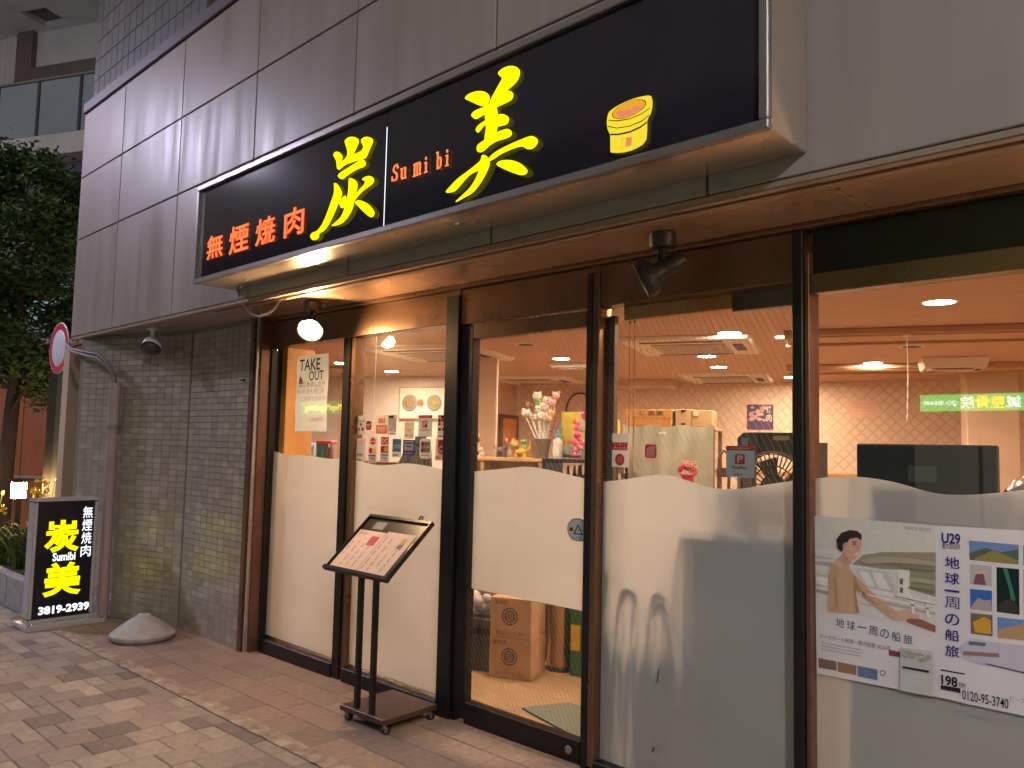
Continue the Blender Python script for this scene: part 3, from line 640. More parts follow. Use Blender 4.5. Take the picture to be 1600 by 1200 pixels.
# upper storey: tiled wall set back behind the parapet, with a dark opening
mb = MB(); mb.box(-8.15, -5.42, -0.19, 0.4, 3.0, 9.0); mb.box(-4.35, 3.4, -0.19, 0.4, 4.6, 9.0)
mb.build('upper_wall', MT['grout'], bld)
um = []
UPPER = [M('upper_tile_%d' % k, (c, c * .93, c * .92), .5, 0, .08, 9, .02, .06) for k, c in enumerate((.135, .15, .17, .118))]
for mt in UPPER:
    m_ = MB(); c = .002; w2, h2 = .077, .107
    p0 = m_.add([(-w2, 0, -h2), (w2, 0, -h2), (w2, 0, h2), (-w2, 0, h2)]); p1 = m_.add([(-w2 + c, -.007, -h2 + c), (w2 - c, -.007, -h2 + c), (w2 - c, -.007, h2 - c), (-w2 + c, -.007, h2 - c)])
    for k in range(4): m_.face((p0 + k, p0 + (k + 1) % 4, p1 + (k + 1) % 4, p1 + k))
    m_.face((p1, p1 + 1, p1 + 2, p1 + 3))
    me = bpy.data.meshes.new('wall_tile'); me.from_pydata([tuple(v) for v in m_.v], [], m_.f); me.materials.append(mt); um.append(me)
bl = []
for i in range(17):
    for j in range(20):
        bl.append((-8.15 + 0.16 * (i + .5), -0.1903, 4.5 + 0.22 * (j + .5), 0, random.choices(range(4), (3, 3, 1, 2))[0], (random.uniform(-.008, .008), 0, random.uniform(-.008, .008))))
lay(bld, 'wall_tile', bl, {0: um}, limit=290)
mb = MB(); mb.box(-5.42, -4.35, 0.25, 0.4, 4.6, 9.0); mb.build('upper_recess', MT['wood_dark'], bld)

# ------------------------------------------------------------------ shop front frame
# left jamb: brown trims, dark slot, light edge
mb = MB(); mb.box(-4.474, -4.42, -0.155, 0.1, gz(-4.4) - .02, 2.415); mb.build('jamb', MT['copper'], bld, bevel=0.003)
mb = MB(); mb.box(-4.4195, -4.40, -0.13, 0.1, gz(-4.4) - .02, 2.415); mb.build('jamb_slot', MT['gap'], bld)
mb = MB(); mb.box(-4.3995, -4.385, -0.145, 0.1, gz(-4.4) - .02, 2.415); mb.build('jamb_edge', MT['trim_light'], bld, bevel=0.002)
mb = MB(); mb.box(-4.3845, -4.365, -0.12, 0.1, gz(-4.4) - .02, 2.415); mb.build('jamb', MT['copper'], bld, bevel=0.002)
def post(x0, x1, y0=-0.045, y1=0.06, z1=2.2, z0=-0.08, mt='black', inner=None):
    mb = MB(); mb.box(x0, x1, y0, y1, z0, z1); return mb.build('mullion', MT[mt], bld, bevel=0.004)
post(-4.3645, -4.345, z1=2.198)
post(-3.411, -3.335, z1=2.198); 
mb = MB(); mb.box(-3.3345, -3.29, -0.03, 0.05, -0.05, 2.198); mb.build('mullion_cover', MT['bronze'], bld, bevel=0.003)
post(-2.371, -2.262, y0=-0.05, z1=2.36)
post(-1.326, -1.292, y0=-0.05, z1=2.36)
mb = MB(); mb.box(-1.2915, -1.252, -0.045, 0.06, 0.0, 2.36); mb.build('mullion_cover', MT['bronze'], bld, bevel=0.004)
post(-0.273, -0.228, y0=-0.055, z1=2.398)
mb = MB(); mb.box(-0.2275, -0.207, -0.04, 0.055, 0.0, 2.30); mb.build('mullion_cover', MT['copper'], bld, bevel=0.003)
post(1.16, 1.24, y0=-0.055, z1=2.398)
# lintel and transoms
mb = MB(); mb.box(-4.3645, -2.3715, -0.04, 0.06, 2.20, 2.394); mb.build('lintel', MT['bronze'], bld, bevel=0.004)
mb = MB(); mb.box(-2.2615, -1.3265, -0.035, 0.06, 2.188, 2.394); mb.build('lintel', MT['bronze'], bld, bevel=0.004)
mb = MB(); mb.box(-2.371, -2.262, -0.04, 0.06, 2.3605, 2.394); mb.box(-1.326, -1.252, -0.04, 0.06, 2.3605, 2.394); mb.build('lintel', MT['bronze'], bld)
mb = MB(); mb.box(-1.2515, -0.2735, -0.038, 0.06, 2.19, 2.394); mb.build('lintel', MT['bronze'], bld, bevel=0.004)
mb = MB(); mb.box(-0.2065, 1.1595, -0.034, 0.06, 2.134, 2.215); mb.build('transom', MT['bronze'], bld, bevel=0.004)
mb = MB(); mb.box(-0.2065, 1.1595, 0.0, 0.06, 2.2155, 2.394); mb.build('lintel', MT['black'], bld)
# sills
mb = MB(); mb.box(-4.3445, -3.4115, -0.055, 0.06, -0.09, 0.052); mb.box(-3.2895, -2.3715, -0.055, 0.06, -0.09, 0.052); mb.build('sill', MT['black'], bld, bevel=0.005)
mb = MB(); mb.box(-1.2515, -0.2735, -0.05, 0.06, -0.05, 0.035); mb.box(-0.2065, 1.1595, -0.05, 0.06, -0.05, 0.035); mb.build('sill', MT['black'], bld, bevel=0.005)
# wall beyond the shop front, out to the right
mb = MB(); mb.box(1.2405, 3.4, -0.04, 0.1, -0.06, 2.415); mb.build('side_wall', MT['grout'], bld)
mb = MB(); mb.box(-8.6, -4.4745, 0.1005, 0.2, -0.15, 2.43); mb.build('inner_wall', MT['wallplain'], bld)
mb = MB(); mb.box(-8.6, -6.96, 0.06, 0.1, -0.2, 3.0); mb.build('gap_shade_sheet', MT['dark'], bld)  # near-black sheet over the inner wall, standing in for a shaded gap
# inner wooden reveals seen through the glass
mb = MB(); mb.box(-4.3445, -4.27, 0.045, 0.28, 0.0, 2.2); mb.build('inner_reveal', MT['wood_orange'], bld)
mb = MB(); mb.box(-1.2515, -1.215, 0.035, 0.065, 0.0, 2.15); mb.build('inner_reveal', MT['wood_dark'], bld)

def wires(x0, x1, z0, z1, parent, y=0.0082, step=0.030, k=1.9):
    """diagonal safety wires cast in the pane"""
    mb = MB(); t = 0.0008
    dx = (z1 - z0) / k
    x = x0 - dx
    while x < x1 + dx:
        # wire from (x, z1) down to (x+dx, z0)
        a, b = (x, z1), (x + dx, z0)
        pts = []
        ta = max(0, (x0 - a[0]) / dx); tb = min(1, (x1 - a[0]) / dx)
        if tb > ta:
            pa = (a[0] + dx * ta, z1 - (z1 - z0) * ta); pb = (a[0] + dx * tb, z1 - (z1 - z0) * tb)
            mb.poly([(pa[0] - t, y, pa[1]), (pb[0] - t, y, pb[1]), (pb[0] + t, y, pb[1]), (pa[0] + t, y, pa[1])])
        x += step
    o = mb.build('wire_mesh', MT['wire'], parent); stuff(o)
    return o
def pane(x0, x1, z0, z1, film, parent=bld, wired=True, zb=None, name='window_pane', wtop=9.0):
    mb = MB(); mb.box(x0, x1, -0.003, 0.003, z0, z1)
    p = mb.build(name, MT['glass'], parent)
    # frosted film stuck inside, its upper edge a wave
    zb = z0 if zb is None else zb
    pts = [(x0, zb)] + [(x1, zb)] + [(x, z) for x, z in reversed(film)]
    mb = MB()
    n = len(film)
    for (xa, za), (xb, zb_) in zip(film, film[1:]):
        mb.hexa([(xa, 0.0060, zb), (xb, 0.0060, zb), (xb, 0.0066, zb), (xa, 0.0066, zb), (xa, 0.0060, za), (xb, 0.0060, zb_), (xb, 0.0066, zb_), (xa, 0.0066, za)])
    # drop the inner end faces
    m2 = MB(); m2.v = mb.v
    for i in range(n - 1):
        for q in range(6):
            f = mb.f[i * 6 + q]
            if q == 3 and i < n - 2: continue
            if q == 5 and i > 0: continue
            m2.face(f)
    m2.build('frosted_film', MT['film'], p)
    if wired: wires(x0, x1, z0, min(z1, wtop), p)
    return p
def wave(pts, x0, x1, n=24):
    """smooth curve through the given points (x, z), from x0 to x1"""
    out = []
    for i in range(n + 1):
        x = x0 + (x1 - x0) * i / n
        k = 0
        while k < len(pts) - 2 and x > pts[k + 1][0]: k += 1
        p1, p2 = pts[k], pts[k + 1]
        p0 = pts[k - 1] if k > 0 else p1; p3 = pts[k + 2] if k + 2 < len(pts) else p2
        t = (x - p1[0]) / (p2[0] - p1[0])
        m1 = (p2[1] - p0[1]) / (p2[0] - p0[0]) * (p2[0] - p1[0]); m2 = (p3[1] - p1[1]) / (p3[0] - p1[0]) * (p2[0] - p1[0])
        t2, t3 = t * t, t * t * t
        out.append((x, (2 * t3 - 3 * t2 + 1) * p1[1] + (t3 - 2 * t2 + t) * m1 + (-2 * t3 + 3 * t2) * p2[1] + (t3 - t2) * m2))
    return out
pane(-4.3445, -3.412, 0.0525, 2.1995, wave([(-4.36, 1.421), (-4.175, 1.397), (-3.873, 1.395), (-3.591, 1.381), (-3.40, 1.390)], -4.343, -3.413), zb=0.066, wired=False)
pane(-3.289, -2.372, 0.0525, 2.1995, wave([(-3.314, 1.384), (-3.15, 1.364), (-3.047, 1.355), (-2.9, 1.364), (-2.775, 1.376), (-2.6, 1.370), (-2.36, 1.345)], -3.288, -2.373), zb=0.066)
pane(-1.251, -0.274, 0.0355, 2.1895, wave([(-1.26, 1.336), (-1.143, 1.35), (-1.033, 1.369), (-0.952, 1.382), (-0.877, 1.382), (-0.794, 1.366), (-0.666, 1.338), (-0.545, 1.339), (-0.401, 1.366), (-0.26, 1.392)], -1.25, -0.275, 36), wtop=2.105)
for pts in (((-.930, .452), (-.925, .455), (-.918, .520), (-.922, .518)), ((-.955, .150), (-.945, .148), (-.935, .172), (-.944, .170))):
    mb = MB(); mb.xz(pts, -.0042, .0006); o = mb.build('scuff_mark', MT['charcoal'], bld)
pane(-0.206, 1.159, 0.0355, 2.1335, wave([(-0.22, 1.397), (-0.112, 1.41), (-0.015, 1.411), (0.077, 1.401), (0.144, 1.386), (0.208, 1.369), (0.271, 1.363), (0.352, 1.368), (0.43, 1.379), (0.55, 1.40), (0.7, 1.41), (0.9, 1.37), (1.17, 1.38)], -0.205, 1.158, 50), wired=False)

# ------------------------------------------------------------------ sliding door
dr = thing('sliding_door', 'glazed black framed sliding door with wired glass and wavy frosted band', 'door', (-1.74, 0, 0.0))
mb = MB(); mb.box(-2.2605, -2.157, -0.030, 0.030, 0.0, 2.18); mb.build('stile', MT['black'], dr, bevel=0.004)
mb = MB(); mb.box(-1.3415, -1.3265, -0.032, 0.030, 0.0, 2.18); mb.build('stile', MT['black'], dr, bevel=0.003)
mb = MB(); mb.box(-2.1565, -1.342, -0.032, 0.030, -0.02, 0.096); mb.build('bottom_rail', MT['black'], dr, bevel=0.004)
mb = MB(); mb.box(-2.1565, -1.342, -0.032, 0.030, 2.097, 2.18); mb.build('top_rail', MT['bronze'], dr, bevel=0.004)
mb = MB(); mb.lathe((-1.405, -0.036, 0.043), [(0.020, 0), (0.020, 0.006), (0.014, 0.008)], 18, Matrix.Rotation(R(90), 3, 'X')); mb.build('lock', MT['steel'], dr)
pane(-2.1565, -1.342, 0.0965, 2.0965, wave([(-2.17, 1.350), (-2.004, 1.366), (-1.859, 1.381), (-1.775, 1.391), (-1.63, 1.383), (-1.416, 1.353), (-1.32, 1.338)], -2.1555, -1.343), parent=dr, zb=0.702)
# ================================================================== the big shop sign
sg = thing('shop_sign', 'long black lightbox sign with glowing yellow brush characters over the entrance', 'sign', (-1.96, -0.7, 2.505))
SX0, SX1, SZ0, SZ1, SY = -3.95, 0.015, 2.505, 3.145, -0.845
mb = MB(); mb.box(SX0, SX1, -0.826, -0.567, SZ0, SZ1); mb.build('sign_box', MT['steel_warm'], sg, bevel=0.004)
mb = MB()
fw = 0.028
mb.box(SX0 - .004, SX1 + .004, -0.86, -0.8265, SZ0 - .004, SZ0 + fw); mb.box(SX0 - .004, SX1 + .004, -0.86, -0.8265, SZ1 - fw, SZ1 + .004)
mb.box(SX0 - .004, SX0 + fw, -0.86, -0.8265, SZ0 + fw + .0005, SZ1 - fw - .0005); mb.box(SX1 - fw, SX1 + .004, -0.86, -0.8265, SZ0 + fw + .0005, SZ1 - fw - .0005)
mb.build('sign_frame', MT['steel'], sg, bevel=0.004)
for a, b in ((SX0 + fw, -1.953), (-1.949, SX1 - fw)):
    mb = MB(); mb.box(a, b, -0.836, -0.8268, SZ0 + fw, SZ1 - fw); mb.build('face_panel', MT['acrylic'], sg)
mb = MB(); mb.box(-1.9525, -1.9495, -0.8375, -0.832, SZ0 + fw, 3.03); mb.build('panel_seam', MT['white_lit'], sg)
def strokes(name, outl, y, mat, parent, d=0.004, step=0.0007):
    mb = MB()
    for i, s in enumerate(outl): mb.xz(s, y - step * i, d)
    return mb.build(name, mat, parent)
def smooth_closed(pts, n=3):
    out = []
    N = len(pts)
    for i in range(N):
        p0, p1, p2, p3 = pts[i - 1], pts[i], pts[(i + 1) % N], pts[(i + 2) % N]
        for k in range(n):
            t = k / n
            out.append(tuple(0.5 * ((2 * p1[a]) + (-p0[a] + p2[a]) * t + (2 * p0[a] - 5 * p1[a] + 4 * p2[a] - p3[a]) * t * t + (-p0[a] + 3 * p1[a] - 3 * p2[a] + p3[a]) * t ** 3) for a in (0, 1)))
    return out
SL = -0.850
strokes('character', [smooth_closed(s) for s in D['TAN']], SL, MT['yellow_lit'], sg)
strokes('character', [smooth_closed(s) for s in D['MI']], SL, MT['yellow_lit'], sg)
for k, ch in (('K1', '無'), ('K2', '煙'), ('K3', '焼'), ('K4', '肉')):
    r = D[k]
    lettering('character', ch, r, front(SL + .006), MT['red_lit'], sg, bold=0.016, depth=0.01)
    lettering('character_core', ch, r, front(SL + .003), MT['red_core'], sg, bold=0.004)
# slab-serif roman letters: upright strokes with serifs
def serif(parent, ch, r, y, mat):
    x0, x1, z0, z1 = r
    w, h = x1 - x0, z1 - z0
    P = lambda u, v: (x0 + w * u, z0 + h * v)
    B = lambda a, b, c, d: [P(a, c), P(b, c), P(b, d), P(a, d)]
    s = []
    if ch == 'S':
        pts = [(0.88, .80), (.72, .90), (.5, .95), (.28, .90), (.16, .76), (.24, .62), (.5, .52), (.74, .40), (.84, .24), (.72, .09), (.5, .04), (.26, .09), (.1, .22)]
        for i, (p, q) in enumerate(zip(pts, pts[1:])):
            d = Vector((q[0] - p[0], q[1] - p[1])).normalized(); nrm = Vector((-d.y, d.x)) * (0.11 if 4 <= i <= 8 else 0.07)
            e = d * 0.03
            s.append([P(p[0] + nrm.x - e.x, p[1] + nrm.y * .6 - e.y), P(q[0] + nrm.x + e.x, q[1] + nrm.y * .6 + e.y), P(q[0] - nrm.x + e.x, q[1] - nrm.y * .6 + e.y), P(p[0] - nrm.x - e.x, p[1] - nrm.y * .6 - e.y)])
        s += [B(.80, .92, .68, .98), B(.06, .18, .02, .32)]
    if ch == 'u':
        s = [B(.10, .32, .16, .98), B(-.02, .32, .88, 1.0), B(.66, .88, .0, .98), B(.54, .88, .88, 1.0), B(.24, .72, .0, .13), B(.66, 1.0, .0, .11)]
    if ch == 'm':
        s = [B(.06, .22, .06, .96), B(.0, .22, .86, .97), B(-.02, .28, .0, .10), B(.42, .57, .06, .88), B(.36, .63, .0, .10), B(.76, .91, .06, .88), B(.70, 1.0, .0, .10), B(.20, .54, .85, .97), B(.55, .88, .85, .97)]
    if ch == 'i':
        s = [B(.30, .72, .06, .66), B(.05, .72, .58, .67), B(.05, 1.0, .0, .08), B(.30, .72, .80, .97)]
    if ch == 'b':
        s = [B(.10, .32, .0, .98), B(-.04, .32, .90, 1.0), B(.30, .78, .56, .66), B(.72, .95, .12, .58), B(.30, .80, .0, .10)]
    strokes('letter', s, y, mat, parent, 0.004, 0.0005)
for k, ch in (('R1', 'S'), ('R2', 'u'), ('R3', 'm'), ('R4', 'i'), ('R5', 'b'), ('R6', 'i')):
    serif(sg, ch, D[k], SL, MT['red_core'])
pt = D['POT']
em = strokes('brazier_emblem', [smooth_closed(pt['body'], 2)], SL, MT['pot_yellow'], sg)
for k, mt, dy in (('inner', 'pot_orange', 1), ('c1', 'pot_coal', 2), ('c2', 'pot_coal', 3), ('c3', 'pot_coal', 4), ('band', 'gap', 2), ('line1', 'pot_line', 2), ('line2', 'pot_line', 2), ('win', 'pot_coal', 2), ('winl', 'pot_yellow', 3)):
    nm = {'i': 'bowl', 'c': 'coal', 'b': 'band', 'l': 'rim_line', 'w': 'air_window'}[k[0]]
    mb = MB(); mb.xz(pt[k], SL - 0.0008 * dy, 0.0007); mb.build(nm, MT[mt], em)
# dark outline rings of the bowl
ring = pt['inner']; cx = sum(p[0] for p in ring) / len(ring); cz = sum(p[1] for p in ring) / len(ring)
mb = MB()
n = len(ring)
for i in range(n):
    a, b = ring[i], ring[(i + 1) % n]; k = 1.06
    mb.poly([(a[0], SL - .0020, a[1]), (b[0], SL - .0020, b[1]), (cx + (b[0] - cx) * k, SL - .0020, cz + (b[1] - cz) * k), (cx + (a[0] - cx) * k, SL - .0020, cz + (a[1] - cz) * k)])
mb.build('bowl_outline', MT['pot_line'], em)
# screws under the box
for x, y in ((-3.55, -0.70), (-1.53, -0.74), (-3.80, -0.6)):
    mb = MB(); mb.lathe((x, y, SZ0 - .005), [(0.0, -0.006), (0.009, -0.004), (0.011, 0.004)], 10); mb.build('screw', MT['chrome'], sg)
# feed cable from sign into the soffit
cb = thing('sign_cable', 'thin curved feed cable hanging from the big sign into the soffit', 'cable', (-3.85, -0.5, 2.42))
mb = MB(); mb.tube([(-3.89, -0.58, 2.502), (-3.89, -0.56, 2.45), (-3.86, -0.53, 2.385), (-3.80, -0.51, 2.335), (-3.72, -0.50, 2.312), (-3.63, -0.49, 2.325), (-3.57, -0.475, 2.36), (-3.53, -0.46, 2.416)], 0.008, 8); mb.build('cable', MT['trim_light'], cb)

# ================================================================== lamps, cameras
def spot_lamp(name, label, x, y, lit, aim):
    t = thing(name, label, 'spotlight', (x, y, 2.40))
    mb = MB(); mb.lathe((x, y, 2.352), [(0.050, 0.0), (0.056, 0.010), (0.056, 0.058)], 20); mb.build('canopy', MT['dark'] if not lit else MT['bronze'], t)
    mb = MB(); mb.box(x - .018, x + .018, y - .014, y + .014, 2.275, 2.3518); mb.build('arm', MT['dark'], t, bevel=0.004)
    d = Vector(aim).normalized()
    q = Vector((0, 0, 1)).rotation_difference(d).to_matrix()
    c = Vector((x, y, 2.258))
    if lit:
        mb = MB(); mb.lathe(c, [(0.026, -0.035), (0.030, 0.0), (0.045, 0.02), (0.078, 0.05), (0.086, 0.07), (0.082, 0.072), (0.072, 0.048), (0.040, 0.016), (0.0001, 0.010)], 24, q); mb.build('reflector', MT['chrome'], t)
        mb = MB(); mb.lathe(c, [(0.024, 0.016), (0.036, 0.045), (0.043, 0.075), (0.038, 0.098), (0.020, 0.112), (0.0001, 0.116)], 24, q); mb.build('bulb', E('spot_bulb', (1.0, 0.62, 0.30), L_SPOT), t)
    else:
        mb = MB(); mb.lathe(c, [(0.030, -0.105), (0.036, -0.10), (0.038, -0.02), (0.040, 0.02), (0.076, 0.045), (0.084, 0.065), (0.084, 0.10), (0.078, 0.102), (0.074, 0.084), (0.0001, 0.080)], 26, q); mb.build('housing', MT['dark'], t)
        mb = MB(); mb.lathe(c, [(0.0735, 0.0845), (0.0735, 0.090), (0.04, 0.094), (0.0001, 0.095)], 24, q); mb.build('lens', MT['charcoal'], t)
    return t
spot_lamp('spotlight', 'lit warm spotlight with round reflector under the soffit near the take out notice', -3.44, -0.275, True, (0.55, -0.55, -0.62))
spot_lamp('spotlight', 'lit warm spotlight under the soffit beyond the right edge of the posters', 1.55, -0.30, True, (-0.25, -0.55, -0.72))
spot_lamp('spotlight', 'unlit black adjustable spotlight under the soffit beside the sign corner', -0.735, -0.285, False, (-0.66, -0.40, -0.42))
# dome camera on the soffit
dc = thing('security_camera', 'white dome security camera hanging under the soffit by the tiled wall', 'camera', (-5.66, -0.41, 2.40))
mb = MB(); mb.box(-5.72, -5.60, -0.44, -0.38, 2.397, 2.4168); mb.build('base_plate', MT['white'], dc, bevel=0.006, bseg=2)
mb = MB(); mb.tube([(-5.66, -0.41, 2.397), (-5.66, -0.41, 2.33)], 0.018, 10); mb.build('neck', MT['white'], dc)
q = Vector((0, 0, -1)).rotation_difference(Vector((0.45, -0.42, -0.75))).to_matrix()
mb = MB(); mb.lathe((-5.645, -0.415, 2.27), [(0.0001, 0.075), (0.045, 0.062), (0.070, 0.03), (0.076, -0.01), (0.076, -0.035), (0.070, -0.04)], 20, q); mb.build('housing', MT['white'], dc)
mb = MB(); mb.lathe((-5.645, -0.415, 2.27), [(0.069, -0.0385), (0.060, -0.060), (0.035, -0.083), (0.0001, -0.09)], 20, q); mb.build('dome', MT['charcoal'], dc)
mb = MB(); mb.lathe((-5.645, -0.415, 2.27), [(0.077, -0.036), (0.080, -0.040), (0.077, -0.047), (0.0695, -0.047)], 20, q); mb.build('ring', MT['dark'], dc)
# small stud on the tiled wall
st = thing('wall_hook', 'small dark hook screwed to the tiled wall beside the glazing', 'hook', (-4.57, -0.14, 1.95))
mb = MB(); mb.lathe((-4.57, -0.1405, 1.95), [(0.012, 0), (0.012, 0.006), (0.006, 0.008), (0.006, 0.03), (0.009, 0.032)], 10, Matrix.Rotation(R(90), 3, 'X')); mb.build('stem', MT['dark'], st)

# ------------------------------------------------------------------ downpipe and its cables
pp = C1 + E2 * 0.865 + N2 * 0.06
dp = thing('downpipe', 'pale round conduit pipe rising along the tiled wall beside the lit stand sign', 'pipe', (pp.x, pp.y, 0))
mb = MB(); mb.tube([(pp.x, pp.y, gz(pp.x) - .02), (pp.x, pp.y, 1.62)], 0.047, 18); mb.build('pipe', M('pipe_mauve', (0.36, 0.275, 0.28), 0.4, 0, 0.08, 6, coat=0.2), dp)
mb = MB(); mb.tube([(pp.x, pp.y, 1.6205), (pp.x, pp.y, 1.97)], 0.0495, 18); mb.build('upper_sleeve', M('pipe_mauve_light', (0.38, 0.295, 0.30), 0.4, 0, 0.08, 6, coat=0.2), dp)
for zc in (1.58,):
    mb = MB(); mb.tube([(pp.x, pp.y, zc - .018), (pp.x, pp.y, zc + .018)], 0.0555, 18); mb.box(pp.x - .075, pp.x - .05, pp.y - .012, pp.y + .012, zc - .014, zc + .014); mb.build('clamp', MT['grey'], dp)
for k, off in enumerate((0.0, 0.030, -0.028)):
    a = pp + Vector((0.012 * (k - 1), -0.01 * k, 0))
    end = C1 + E2 * 1.60 + N2 * 0.04
    mb = MB(); mb.tube([(a.x, a.y, 1.965), (a.x - .01, a.y, 2.03), (a.x - .08, a.y - .03, 2.13 + off * .5), (a.x - .22, a.y - .075, 2.215 + off * .6), (a.x - .40, a.y - .125, 2.245 + off * .5), (a.x - .62, a.y - .18, 2.29 + off * .4), (a.x - .80, a.y - .15, 2.36)], 0.014, 8)
    mb.build('cable', MT['grey'], dp)

# ================================================================== standing lit sign
ss = thing('stand_sign', 'lit upright black pavement sign with yellow characters and white phone number', 'sign', (-6.31, -0.79, gz(-6.3)))
FX, BX = -6.24, -6.38
y0, y1, z0, z1 = -1.045, -0.553, -0.035, 0.975
side = lambda xx, sgn=1: (lambda a, b, n: (xx + sgn * n, a, b))
mb = MB(); mb.box(BX + .004, FX - .004, y0 + .004, y1 - .004, z0 + .004, z1 - .004); mb.build('cabinet', MT['dark'], ss)
for (a, b, c, d) in ((y0, y1, z0, z0 + .035), (y0, y1, z1 - .028, z1), (y0, y0 + .034, z0 + .0355, z1 - .0285), (y1 - .030, y1, z0 + .0355, z1 - .0285)):
    mb = MB(); mb.box(BX, FX, a, b, c, d); mb.build('frame', MT['alu'], ss, bevel=0.005, bseg=2)
for xx, sgn in ((FX, 1), (BX, -1)):
    mb = MB(); mb.box(min(xx - sgn * .0035, xx - sgn * .0005), max(xx - sgn * .0035, xx - sgn * .0005), y0 + .035, y1 - .031, z0 + .036, z1 - .029)
    fp = mb.build('face_panel', MT['acrylic'], ss)
    pl = side(xx + sgn * .003, sgn)
    fl = (lambda r: r) if sgn > 0 else (lambda r: r)
    def place(a, b, n, pl=pl, sgn=sgn):
        if sgn < 0: a = (y0 + y1) - a
        return pl(a, b, n)
    lettering('character', '炭', (-0.955, -0.690, 0.530, 0.795), place, MT['yellow_lit'], fp, bold=0.032, depth=0.012)
    lettering('character', '美', (-0.945, -0.655, 0.170, 0.445), place, MT['yellow_lit'], fp, bold=0.032, depth=0.012)
    lettering('lettering', 'Sumibi', (-0.885, -0.712, 0.458, 0.527), place, MT['white_lit'], fp, bold=0.02, depth=0.01)
    for i, ch in enumerate('無煙焼肉'):
        zt = 0.900 - 0.108 * i
        lettering('character', ch, (-0.672, -0.594, zt - 0.098, zt), place, MT['white_lit'], fp, bold=0.0, depth=0.01)
    lettering('lettering', '3819-2939', (-0.966, -0.580, 0.030, 0.096), place, MT['white_lit'], fp, bold=0.035, depth=0.01)
mb = MB(); mb.box(BX - .10, FX + .11, y0 - .035, y1 + .075, -0.075, -0.0355); mb.build('base_plate', MT['alu'], ss, bevel=0.006, bseg=2)
for (cx_, cy_) in ((FX + .08, y0 - .01), (FX + .08, y1 + .05), (BX - .07, y0 - .01), (BX - .07, y1 + .05)):
    zc = gz(cx_) + .002
    mb = MB(); mb.tube([(cx_ - .011, cy_, zc + .0), (cx_ + .011, cy_, zc + .0)], 0.001, 6)
    mb = MB(); mb.tube([(cx_, cy_ - .011, zc + .022), (cx_, cy_ + .011, zc + .022)], 0.022, 12); mb.build('caster', MT['dark'], ss)
for yy in (y0 + .03, y1 - .03):
    mb = MB(); mb.lathe((FX + .02, yy, -0.0352), [(0.014, 0), (0.013, .008), (0.0001, .011)], 12); mb.build('knob', MT['chrome'], ss)

# ================================================================== concrete cone at the wall
cn = MB()
zc = gz(-5.3)
cn.lathe((-5.30, -0.50, zc + .002), [(0.205, 0.0), (0.215, 0.018), (0.235, 0.022), (0.236, 0.052)], 36)
cn.lathe((-5.30, -0.50, zc + .002), [(0.236, 0.052), (0.228, 0.060)], 36)
cn.lathe((-5.30, -0.50, zc + .002), [(0.228, 0.060), (0.160, 0.112), (0.090, 0.160), (0.052, 0.180), (0.046, 0.192)], 36)
cn.lathe((-5.30, -0.50, zc + .002), [(0.046, 0.192), (0.0001, 0.196)], 36)
o = cn.build('concrete_cone', MT['cone_grey'])
tag(o, 'low grey concrete cone standing on the pavement by the tiled wall', 'cone')

# ================================================================== menu stand
mx0, mx1 = -2.835, -2.265
ms = thing('menu_stand', 'black wheeled menu lectern with a tilted board in front of the glazing', 'menu stand', (-2.5, -0.3, gz(-2.5)))
gzm = gz(-2.5)
bp = [(-2.625, -0.49), (-2.285, -0.462), (-2.335, -0.095), (-2.735, -0.11)]
bp = [(-2.66, -0.49), (-2.285, -0.475), (-2.300, -0.095), (-2.68, -0.11)]
mb = MB(); mb.hexa([(p[0], p[1], gzm + .062) for p in bp] + [(p[0], p[1], gzm + .092) for p in bp]); mb.build('base', M('stand_base', (0.085, 0.045, 0.035), 0.32, 0.3, 0.1, 8), ms, bevel=0.003)
for (px, py) in bp:
    cxm, cym = px + (0.03 if px < -2.5 else -0.03), py + (0.03 if py < -0.3 else -0.03)
    mb = MB(); mb.tube([(cxm, cym, gzm + .0615), (cxm, cym, gzm + .043)], 0.012, 10); mb.box(cxm - .016, cxm + .016, cym - .007, cym + .007, gzm + .020, gzm + .0428); c_ = mb.build('caster', MT['steel'], ms)
    mb = MB(); mb.tube([(cxm - .009, cym + .012, gzm + .0235), (cxm + .009, cym + .012, gzm + .0235)], 0.0225, 14); mb.build('wheel', MT['dark'], c_)
for px in (-2.545, -2.410):
    mb = MB(); mb.box(px - .015, px + .015, -0.472, -0.445, gzm + .0925, 0.800); mb.build('post', MT['black'], ms, bevel=0.002)
bv = Vector((0, 0.30, 0.272)).normalized(); bn = Vector((0, -bv.z, bv.y)); b0 = Vector((0, -0.497, 0.785)); BL_ = 0.405
def bpt(x, t, n=0.0): p = b0 + bv * t + bn * n; return (x, p.y, p.z)
def bslab(name, xa, xb, ta, tb, na, nb, mat, parent, bevel=0):
    mb = MB(); mb.hexa([bpt(xa, ta, na), bpt(xb, ta, na), bpt(xb, tb, na), bpt(xa, tb, na), bpt(xa, ta, nb), bpt(xb, ta, nb), bpt(xb, tb, nb), bpt(xa, tb, nb)])
    return mb.build(name, mat, parent, bevel=bevel)
bslab('board', mx0 + .006, mx1 - .006, 0.0, BL_, -0.012, 0.0, M('board_dark', (0.035, 0.024, 0.024), 0.3, 0, 0.1), ms)
for (xa, xb, ta, tb) in ((mx0 - .02, mx1 + .004, -0.012, 0.012), (mx0, mx1, BL_ - .012, BL_ + .010), (mx0, mx0 + .012, 0.0125, BL_ - .0125), (mx1 - .012, mx1, 0.0125, BL_ - .0125)):
    bslab('frame', xa, xb, ta, tb, -0.014, 0.014, MT['black'], ms, 0.002)
